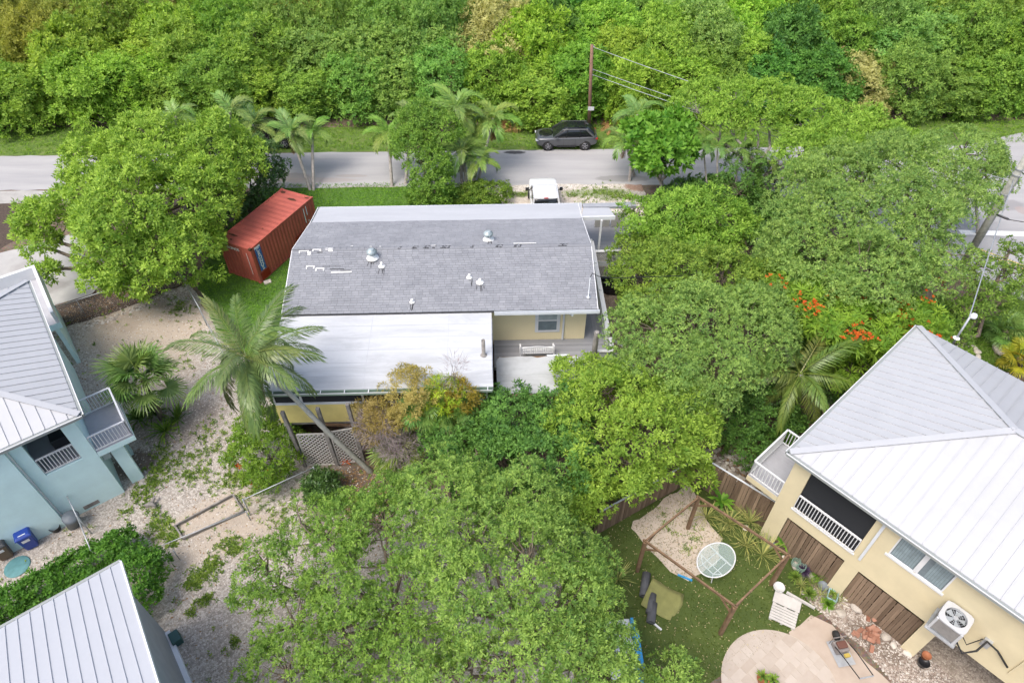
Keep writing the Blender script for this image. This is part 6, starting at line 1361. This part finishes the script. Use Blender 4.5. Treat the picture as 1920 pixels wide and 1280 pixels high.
# ------------------------------------------------------------------ things in the left yard
C0 = [P(330,988), P(438,930), P(458,960), P(345,1012)]
pl = thing('raised_planter', 'empty rectangular planter frame of grey boards on sand', 'planter', C0[0])
for i in range(4): a = C0[i]-C0[0]; b = C0[(i+1)%4]-C0[0]; MB().bar(a+Vector((0,0,.08)), b+Vector((0,0,.08)), .06, .20).build('board', MATS['grey_wood'], pl)
def bin_(name, label, px, py, rz, body, lid, w=.58, d=.68, h=1.05):
    o = thing(name, label, 'bin', P(px, py), rz)
    def fr(a): return [(-w/2*a,-d/2*a),(w/2*a,-d/2*a),(w/2*a,d/2*a),(-w/2*a,d/2*a)]
    b0, b1 = fr(.78), fr(1.0); MB().add([(*p,.06) for p in b0]+[(*p,h-.10) for p in b1], [(3,2,1,0),(0,1,5,4),(1,2,6,5),(2,3,7,6),(3,0,4,7),(4,5,6,7)]).build('body', MATS[body], o, bevel=.04)
    MB().add([(*p,h-.10) for p in fr(1.09)]+[(*p,h-.04) for p in fr(1.09)]+[(*p,h+.03) for p in fr(.86)], [(3,2,1,0),(0,1,5,4),(1,2,6,5),(2,3,7,6),(3,0,4,7),(4,5,9,8),(5,6,10,9),(6,7,11,10),(7,4,8,11),(8,9,10,11)]).build('lid', MATS[lid], o, bevel=.02)
    MB().tube([(-w/2,d/2+.07,h-.12),(w/2,d/2+.07,h-.12)], .022, 7).build('handle', MATS[body], o)
    MB().box(-.14,-d/2*.98-.012,h-.36,.14,-d/2*.93,h-.22).build('sticker', MATS['white_paint'], o); MB().box(-.14,-.24,h+.031,.14,-.19,h+.035).build('lid_label', MATS['white_paint'], o)
    for s in (-1, 1): MB().lathe([(0,-.03),(.12,-.03),(.12,.03),(0,.03)], 14, (0,0,0), Matrix.Translation((s*w*.38,d/2*.8,.12)) @ Matrix.Rotation(R(90),4,'Y')).build('wheel', MATS['rubber'], o)
plain('bin_blue', (.015,.05,.28), .4); plain('bin_brown', (.13,.08,.05), .5); plain('bin_lid', (.045,.047,.05), .45); simple('bin_grey', (.13,.15,.17), .5, .1, 4)
bin_('recycling_bin', 'blue wheeled recycling bin against the teal wall', 62, 1020, R(-143+180), 'bin_blue', 'bin_blue'); bin_('rubbish_bin', 'brown wheeled rubbish bin with dark lid', 15, 1040, R(-143+180), 'bin_brown', 'bin_lid')
o = thing('dustbin', 'round grey dustbin tipped against the fence post', 'bin', P(138,985), 0); MB().lathe([(0,.02),(.24,.02),(.30,.75),(.32,.78),(.0,.78)], 18).build('body', MATS['bin_grey'], o, True); MB().lathe([(.33,.77),(.34,.84),(.26,.92),(0,.95)], 18).build('lid', MATS['bin_grey'], o, True); MB().box(-.35,-.04,.55,-.29,.04,.68).build('handle', MATS['bin_grey'], o); MB().box(.29,-.04,.55,.35,.04,.68).build('handle', MATS['bin_grey'], o); o.rotation_euler = (R(8),R(16),.3)
tag(MB().lathe([(0,.02),(.17,.02),(.22,.30),(.235,.30),(.235,.26),(.20,.26),(.16,.05),(0,.05)], 16).build('bucket', MATS['black_plastic'], None, True), 'black plastic bucket on the gravel beside the bins', 'bucket').location = P(107,993)
simple('teal_lid', (.10,.24,.25), .6, .15, 5); tag(MB().lathe([(0,.05),(.46,.045),(.50,.03),(.50,.0),(0,.0)], 28).build('tank_lid', MATS['teal_lid'], None, True), 'round teal tank lid set in the gravel', 'lid').location = P(33,1062)
o = tag(MB().box(-.2,-.16,0,.2,.16,.28).build('red_crate', plain('crate_red', (.30,.05,.03), .6)), 'small red crate beside the teal house wall', 'crate'); o.location = P(158,760); o.rotation_euler = (0,0,.4)
o = tag(MB().box(-.25,-.18,0,.25,.18,.4).build('green_box', plain('box_green', (.03,.09,.085), .6), bevel=.03), 'dark green utility box beside the shed wall', 'box'); o.location = P(333,1200); o.rotation_euler = (0,0,R(-50))
# driftwood stump
o = tag(MB().tube([(-.3,0,.12),(0,.05,.2),(.25,-.05,.14)], [.06,.13,.05], 7).tube([(0,0,.1),(.1,.3,.3),(.05,.42,.28)], [.08,.06,.02], 6).build('driftwood', MATS['grey_wood'], None, True), 'grey gnarled driftwood on the weedy gravel', 'driftwood'); o.location = P(285,950)
# black lump standing in for the dark shadow and black thing under the landing
bm = bmesh.new(); bmesh.ops.create_icosphere(bm, subdivisions=4, radius=1); rr = random.Random(2)
for v in bm.verts: v.co = Vector((v.co.x*.95, v.co.y*.75, max(0, v.co.z*.85+.25)))*(1+.07*math.sin(v.co.x*9)*math.sin(v.co.y*11+v.co.z*7))
me = bpy.data.meshes.new('shadow_lump'); bm.to_mesh(me); bm.free(); me.materials.append(plain('lump_black', (.012,.012,.014), .22)); o = bpy.data.objects.new('shadow_lump', me); COL.objects.link(o); o.location = P(1152,540); tag(o, 'shiny black lump in place of the deck shadow and dark object beneath the lattice landing', 'shadow_lump')
# ------------------------------------------------------------------ right-hand yard: board fences, pergola, table
def fence_run(label, a, b, h):
    a = P(*a); b = P(*b); d = b-a; o = thing('board_fence', label, 'fence', a, math.atan2(d.y, d.x)); board_fence('board_fence', label, Frame(o, 1), 0, d.length, 0, h)
    n = int(d.length/2.4)+1
    for i in range(n+1): MB().box(d.length*i/n-.05,.06,-.1,d.length*i/n+.05,.16,h).build('post', MATS['old_wood'], o)
fence_run('weathered board fence under the lime-tipped tree, along the turf', (1118,1002), (1290,905), 1.8); fence_run('tall weathered board fence beside the cream balcony', (1296,902), (1452,1002), 2.0)
HP = 2.5
A = P(1238-40,1062); corners_top = [(1210,1014),(1310,932),(1478,1040),(1378,1136)]
tops = [P(x, y, HP) for x, y in corners_top]; pg = thing('pergola', 'bare square pergola frame of brown timber over the turf', 'pergola', (tops[0].x,tops[0].y,0)); B = Vector((tops[0].x,tops[0].y,0)); tl = [t_-B for t_ in tops]
for i, t_ in enumerate(tl): MB().box(t_.x-.07,t_.y-.07,-.05,t_.x+.07,t_.y+.07,HP-.07).build('post', MATS['brown_wood'], pg, bevel=.008).rotation_euler = (0,0,0)
for i in range(4):
    a = tl[i]; b = tl[(i+1)%4]; e = (b-a).normalized(); MB().bar(a-e*(.10 if i%2 else .0), b+e*(.10 if i%2 else .0), .065, .11).build('beam', MATS['brown_wood'], pg)
    for p, s in ((a,1),(b,-1)): MB().bar(p+e*s*.55-Vector((0,0,.07)), p+e*s*.08-Vector((0,0,.55)), .05, .07).build('brace', MATS['brown_wood'], pg)
# oval glass table: frame ring, struts and inner rack
t = NT('table_glass'); t.base((.55,.68,.66)); t.b.inputs['Alpha'].default_value = .22; t.done(.1)
tb = thing('glass_table', 'oval glass garden table with white tube frame on the turf', 'table', P(1337,1062), R(38)); 
ov = [(.92*math.cos(2*math.pi*i/40), .66*math.sin(2*math.pi*i/40)) for i in range(41)]; HT_ = .62
MB().tube([(x,y,HT_) for x,y in ov], .028, 8, cap=False).build('rim', MATS['white_paint'], tb, True); MB().prism([(x*.98,y*.98) for x,y in ov[:-1]], HT_-.006, HT_+.004).build('glass_top', MATS['table_glass'], tb)
rk = [(-.42,-.28),(.42,-.28),(.42,.28),(-.42,.28),(-.42,-.28)]; MB().tube([(x,y,.30) for x,y in rk], .02, 7).build('lower_frame', MATS['white_paint'], tb, True)
for s in (-1, 1): 
    MB().tube([(s*.30,-.6,HT_-.03),(s*.30,.6,HT_-.03)], .018, 6).build('cross_tube', MATS['white_paint'], tb); MB().tube([(s*.42,-.28,.30),(s*.42,.28,.30)], .02, 6).build('rack_tube', MATS['white_paint'], tb)
    for q in (-1, 1): MB().tube([(s*.30,q*.55,HT_-.03),(s*.42,q*.28,.30),(s*.62,q*.42,0.02)], .022, 7).build('leg', MATS['white_paint'], tb, True)
MB().tube([(-.42,0,.30),(.42,0,.30)], .018, 6).build('rack_tube', MATS['white_paint'], tb)
# patio tiles
pc = P(1440,1300); e_ = P(1305,1232); RP = (P(1432,1178)-pc).length
RP = 2.15; pc = Vector((P(1432,1180).x+.05, P(1432,1180).y-RP, 0))
MB().lathe([(0,.028),(RP,.028),(RP,.0)], 56, (pc.x,pc.y,0)).build('patio', MATS['mortar'] if 'mortar' in MATS else simple('mortar', (.44,.38,.31), .9, .1, 6), None)['kind'] = 'structure'
pat = bpy.data.objects['patio']; piecey('travertine', (.37,.31,.255), (.46,.405,.35), .7, 3, (1,1,1), .06)
def circ_clip(poly):
    out = []
    for i in range(len(poly)):
        a = poly[i]; b = poly[(i+1)%len(poly)]; ia = math.hypot(*a) <= RP-.02; ib = math.hypot(*b) <= RP-.02
        if ia: out.append(a)
        if ia != ib:
            lo, hi = (a, b) if ia else (b, a)
            for _ in range(20):
                m = ((lo[0]+hi[0])/2, (lo[1]+hi[1])/2)
                if math.hypot(*m) <= RP-.02: lo = m
                else: hi = m
            out.append(lo)
    return out
ca, sa = math.cos(R(38)), math.sin(R(38)); rr = random.Random(12); y = -2.4; row = 0
while y < 2.4:
    hgt = rr.choice((.30,.42,.30)); x = -2.4-rr.uniform(0,.3)
    while x < 2.4:
        w = rr.choice((.30,.42,.60,.42)); c = circ_clip([(x+.006,y+.006),(x+w-.006,y+.006),(x+w-.006,y+hgt-.006),(x+.006,y+hgt-.006)])
        if len(c) > 2: MB().prism([(pc.x+ca*a-sa*b, pc.y+sa*a+ca*b) for a, b in c], .02, .036+rr.uniform(0,.003)).build('tile', MATS['travertine'], pat)
        x += w
    y += hgt
# rolled carpet offcuts with stone weights
rc_ = thing('turf_roll', 'three grey rolls of spare turf with one olive flap lying on the lawn', 'roll', P(1218,1122), R(-30)); rc_.scale = (1.35,1.35,1.35); simple('turf_back', (.085,.088,.095), .85, .15, 5); simple('turf_olive', (.20,.20,.07), .95, .15, 4, bump=.3)
for i, (x, y, l) in enumerate(((-.28,.28,.75),(.10,-.18,.6),(.22,-.42,.6))):
    pr = [(.02,-l/2),(.12,-l/2),(.12,l/2),(.02,l/2)]; MB().lathe([(.03,-l/2),(.13,-l/2),(.13,l/2),(.03,l/2),(.03,-l/2)], 18, (0,0,0), Matrix.Translation((x,y,.13)) @ Matrix.Rotation(R(15),4,'Z') @ Matrix.Rotation(R(90),4,'X')).build('roll', MATS['turf_back'], rc_, True)
vs = []; fs = []; nx, ny = 9, 7
for i in range(nx):
    for j in range(ny):
        u = i/(nx-1); v = j/(ny-1); vs.append((-.15+u*1.0+.08*math.sin(v*5)*u, .52-v*.95+.10*u-(.12 if u > .9 and j%3 == 1 else 0), .03+.26*(1-u)**2+.02*math.sin(u*9+v*4)))
for i in range(nx-1):
    for j in range(ny-1): fs.append((i*ny+j,i*ny+j+1,(i+1)*ny+j+1,(i+1)*ny+j))
fo = MB().add(vs, fs).build('flap', MATS['turf_olive'], rc_, True); sm_ = fo.modifiers.new('solid','SOLIDIFY'); sm_.thickness = .012; sm_.offset = 1
MB().bar((.25,-.62,.05),(.65,-.72,.05),.05,.05).build('edge_batten', MATS['white_paint'], rc_)
# blue board playhouse mostly hidden by leaves
plain('sky_blue', (.03,.30,.62), .5); pb_ = thing('play_structure', 'white and bright blue painted board structure under the feathery tree', 'playhouse', P(1185,1240), R(2))
for i in range(9): MB().box(-1.0,-1.4+i*.30,.82,-.02,-1.4+i*.30+.285,.86).build('white_board', MATS['white_paint'], pb_)
for x, y0, y1, z in ((.06,-1.4,1.25,1.05),(.19,-1.2,.75,1.0)): MB().box(x-.055,y0,z-.3,x+.055,y1,z).build('blue_board', MATS['sky_blue'], pb_)
for x in (-.95, .0): 
    for y in (-1.3, 1.1): MB().box(x-.04,y-.04,0,x+.04,y+.04,.82).build('leg', MATS['white_paint'], pb_)
o = tag(MB().bar((0,0,.06),(.55,.28,.06),.04,.12).build('blue_edging', MATS['sky_blue']), 'bright blue curved edging board at the sand patch', 'edging'); o.location = P(1270,1078); o.rotation_euler = (0,0,R(-52))
# pallet, pots, stones, bricks
pa = thing('white_pallet', 'white painted slatted pallet leaning on the turf by the plants', 'pallet', P(1470,1146), R(-28)); pa.scale = (1.2,1.2,1.2); 
for i in range(6): MB().box(-.42,-.5+i*.10,.10,.42,-.5+i*.10+.08,.125).build('slat', MATS['pallet_white'] if 'pallet_white' in MATS else simple('pallet_white', (.47,.45,.42), .7, .1, 4), pa)
MB().box(-.44,.12,.10,.44,.55,.13).build('wide_board', MATS['pallet_white'], pa)
for x in (-.36, 0, .36): MB().box(x-.04,-.5,.0,x+.04,.54,.098).build('bearer', MATS['pallet_white'], pa)
MB().bar((-.1,.60,.2),(.85,.48,.2),.06,.10).build('side_rail', MATS['pallet_white'], pa)
def pot(label, px, py, r, h, mat, cat='pot', z=0):
    tag(MB().lathe([(0,.01),(r*.72,.01),(r,h),(r*1.06,h),(r*1.06,h-.03),(r*.9,h-.03),(r*.8,h-.08),(0,h-.08)], 18).build('plant_pot', MATS[mat], None, True), label, cat).location = P(px, py, z)
simple('pot_grey', (.16,.18,.20), .6, .15, 5); simple('terracotta', (.34,.13,.06), .7, .2, 5); simple('pot_white', (.56,.56,.55), .4, .05, 4)
pot('white round pot beside the pallet', 1458, 1105, .22, .26, 'pot_white'); pot('grey-blue pot at the cream pillar', 1442, 1025, .20, .25, 'pot_grey'); pot('dark grey pot in the planted bed', 1540, 1102, .2, .24, 'pot_grey'); pot('rusty brown pot standing on the black one', 1733, 1232, .16, .24, 'terracotta', z=.32); pot('black pot below the rusty one at the pillar', 1727, 1246, .20, .3, 'black_plastic'); pot('potted green plant container on the patio', 1428, 1276, .22, .25, 'terracotta'); pot('green potted shrub container at the patio rim', 1445, 1282, .18, .25, 'black_plastic')
spiky('patio_plant', 'small leafy plant in the patio pot', 1428, 1272, .25, 40, .3, 'leaf_weed', 361, (10,80), .25); spiky('patio_plant', 'dense leafy plant in the patio rim pot', 1446, 1278, .25, 40, .28, 'leaf_mid', 362, (10,80), .25)
def stone_mesh(seed, fl=.55):
    bm = bmesh.new(); bmesh.ops.create_icosphere(bm, subdivisions=2, radius=1); r2 = random.Random(seed); k = [Vector((r2.uniform(-1,1),r2.uniform(-1,1),r2.uniform(-1,1))).normalized() for _ in range(7)]
    for v in bm.verts:
        for n in k: d_ = v.co.dot(n); v.co -= n*max(0, d_-.72)*.8
        v.co.z = v.co.z*fl+fl*.7
    me = bpy.data.meshes.new('stone'); bm.to_mesh(me); bm.free(); me.materials.append(MATS['stone']); return me
SM = [stone_mesh(i) for i in range(4)]
for i, (x, y, s, lab) in enumerate(((1588,1120,.2,'rounded buff stone against the board fence'),(1605,1140,.24,'large flat stone at the fence foot'),(1575,1150,.2,'square-edged pale stone in the bed'),(1555,1140,.17,'stone beside the striped pot plant'),(1520,1080,.16,'orange-buff stone among the plants'),(1492,1062,.22,'pale rock behind the coiled hoses'),(1625,1160,.15,'small white angular stone near the bricks'),(1660,1195,.18,'white lump of coral rock right of the bricks'),(1675,1210,.14,'pinkish rock in the stone bed'),(1700,1225,.16,'flat rock near the corner pillar'),(1398,990,.14,'smooth stone under the spiky plants'),(1470,1045,.10,'white pebble stone at the pergola post'))):
    o = bpy.data.objects.new('garden_stone', SM[i%4]); COL.objects.link(o); o.location = P(x, y); o.scale = (s*1.2,s,s); o.rotation_euler = (0,0,i*1.3); tag(o, lab, 'stone')
piecey('brick', (.24,.10,.06), (.42,.24,.17), .9, 8, (1,1,1), .3); bp = thing('brick_pile', 'loose pile of old red bricks in the stone bed', 'bricks', P(1632,1190)); bp.scale = (1.4,1.4,1.4); rr = random.Random(9)
bk = MB().box(-.10,-.05,-.03,.10,.05,.03).build('brick', MATS['brick'], bp); bk.location = (0,0,.03)
for i in range(24): o = share(bk, 'brick', bp, (rr.gauss(0,.20), rr.gauss(0,.17), .03+rr.uniform(0,.16)), (rr.uniform(-.4,.4),rr.uniform(-.4,.4),rr.uniform(0,3.1)))
# blue planter box, hose coils
o = thing('planter_box', 'pale blue framed planter box among the striped plants', 'planter', P(1558,1120), R(-30)); plain('frame_blue', (.30,.45,.50), .6)
for i in range(4): a = [(-.18,-.22),(.18,-.22),(.18,.22),(-.18,.22)]; p = a[i]; q = a[(i+1)%4]; MB().bar((*p,.15),(*q,.15),.03,.26).build('side', MATS['frame_blue'], o)
spiky('planter_plant', 'green leaves growing in the pale blue box', 1558, 1116, .15, 30, .25, 'leaf_weed', 363, (10,80), .25)
for i, (x, y, lab) in enumerate(((1487,1062,'green hose coil nearest the pergola post'),(1497,1072,'green hose coil lying on the purple plant'))): tag(MB().tube([(.16*math.cos(a*.5)*(1+.03*math.sin(a)), .16*math.sin(a*.5), .25+.008*a) for a in range(40)], .016, 6).build('garden_hose', plain('hose_green', (.16,.26,.20), .5) if i == 0 else MATS['hose_green'], None, True), lab, 'hose').location = P(x, y)
# plate compactor on the sand path
pcx = thing('plate_compactor', 'worn plate compactor with long handle on the sand path', 'machine', P(1575,1225), R(10)); pcx.scale = (1.35,1.35,1.35); plain('mc_red', (.12,.05,.035), .7); simple('mc_grey', (.20,.18,.17), .6, .25, 8)
MB().add([(-.22,-.28,.0),(.22,-.28,0),(.22,.28,0),(-.22,.28,0),(-.26,-.36,.08),(.26,-.36,.08),(.26,.36,.08),(-.26,.36,.08)], [(3,2,1,0),(4,5,6,7),(0,1,5,4),(1,2,6,5),(2,3,7,6),(3,0,4,7)]).build('base_plate', MATS['galv'], pcx)
MB().box(-.18,-.05,.081,.18,.28,.30).build('engine_block', MATS['mc_grey'], pcx, bevel=.03); MB().box(-.14,.02,.301,.14,.22,.40).build('engine_cover', MATS['mc_red'], pcx, bevel=.03); MB().lathe([(0,-.05),(.13,-.05),(.14,0),(.13,.05),(0,.05)], 18, (0,0,0), Matrix.Translation((.02,.42,.26)) @ Matrix.Rotation(R(90),4,'Y')).build('transport_wheel', MATS['rubber'], pcx, True)
MB().box(-.08,-.22,.30,.08,-.12,.36).build('fuel_cap', plain('mc_yellow', (.40,.30,.06), .6), pcx); 
for s in (-1, 1): MB().tube([(s*.22,.10,.35),(s*.22,-.2,.5),(s*.20,-.9,.75)], .016, 6).build('handle_tube', MATS['dark'], pcx)
MB().tube([(-.20,-.9,.75),(.20,-.9,.75)], .02, 6).build('handle_grip', MATS['galv'], pcx); MB().tube([(-.2,.3,.1),(-.2,.3,.45),(.2,.3,.45),(.2,.3,.1)], .015, 6).build('guard_frame', MATS['mc_grey'], pcx)
# dead palm debris on the verge
for i, (x, y, lab) in enumerate(((960,238,'pile of dry brown palm fronds left of the grey car'),(985,245,'pale dry fronds beside the brown pile'),(1165,225,'heap of reddish dead fronds right of the wooden pole'),(1150,240,'dead fronds at the foot of the thicket by the pole'))):
    o = thing('frond_pile', lab, 'fronds', P(x, y)); rr = random.Random(i)
    for k in range(7): piece(dead, 'dead_frond', o, (rr.uniform(-.8,.8),rr.uniform(-.4,.4),.35+.1*k*.5), (rr.uniform(-.4,.4),R(rr.uniform(-10,25)),rr.uniform(0,6.28)), 1.1, (.9,.75,.65) if i%2 == 0 else (1.3,1.25,1.1))
# white edging stones round the corner tree
pts = [P(1788+28*math.cos(a)*1.2+12, 668+22*math.sin(a)) for a in np.linspace(-1.6,1.9,9)]
for i, p in enumerate(pts): o = bpy.data.objects.new('edging_stone', SM[i%4]); COL.objects.link(o); o.location = p; o.scale = (.24,.18,.2); o.rotation_euler = (0,0,i); tag(o, 'pale edging stone in the ring round the corner tree', 'stone', 'edging stones round the corner tree')
o = bpy.data.objects.new('white_rock', SM[1]); COL.objects.link(o); o.location = P(1870,658); o.scale = (.4,.5,.4); tag(o, 'larger white rock on the grass near the yellowing palm', 'rock')
# flowers on the hibiscus
hb = [o for o in COL.objects if o.name.startswith('hibiscus_bush')][0]; rng = np.random.default_rng(4); fp = np.array([P(x,y,z) for x,y,z in ((436,857,1.3),(452,875,1.2),(446,872,1.2),(470,905,.7),(505,880,1.5),(480,915,.6))])-np.array(hb.location); leaf_object('flowers', MATS['leaf_orange'], *rosettes(rng, fp, np.tile([0,-.5,1.],(len(fp),1)), 6, .11, (40,85), wr=.7), parent=hb).color = (1,.35,.6,1)
spiky('red_flower', 'small red-flowered plant at the lattice foot', 648, 868, .1, 14, .3, 'leaf_orange', 371, (10,70), .2)
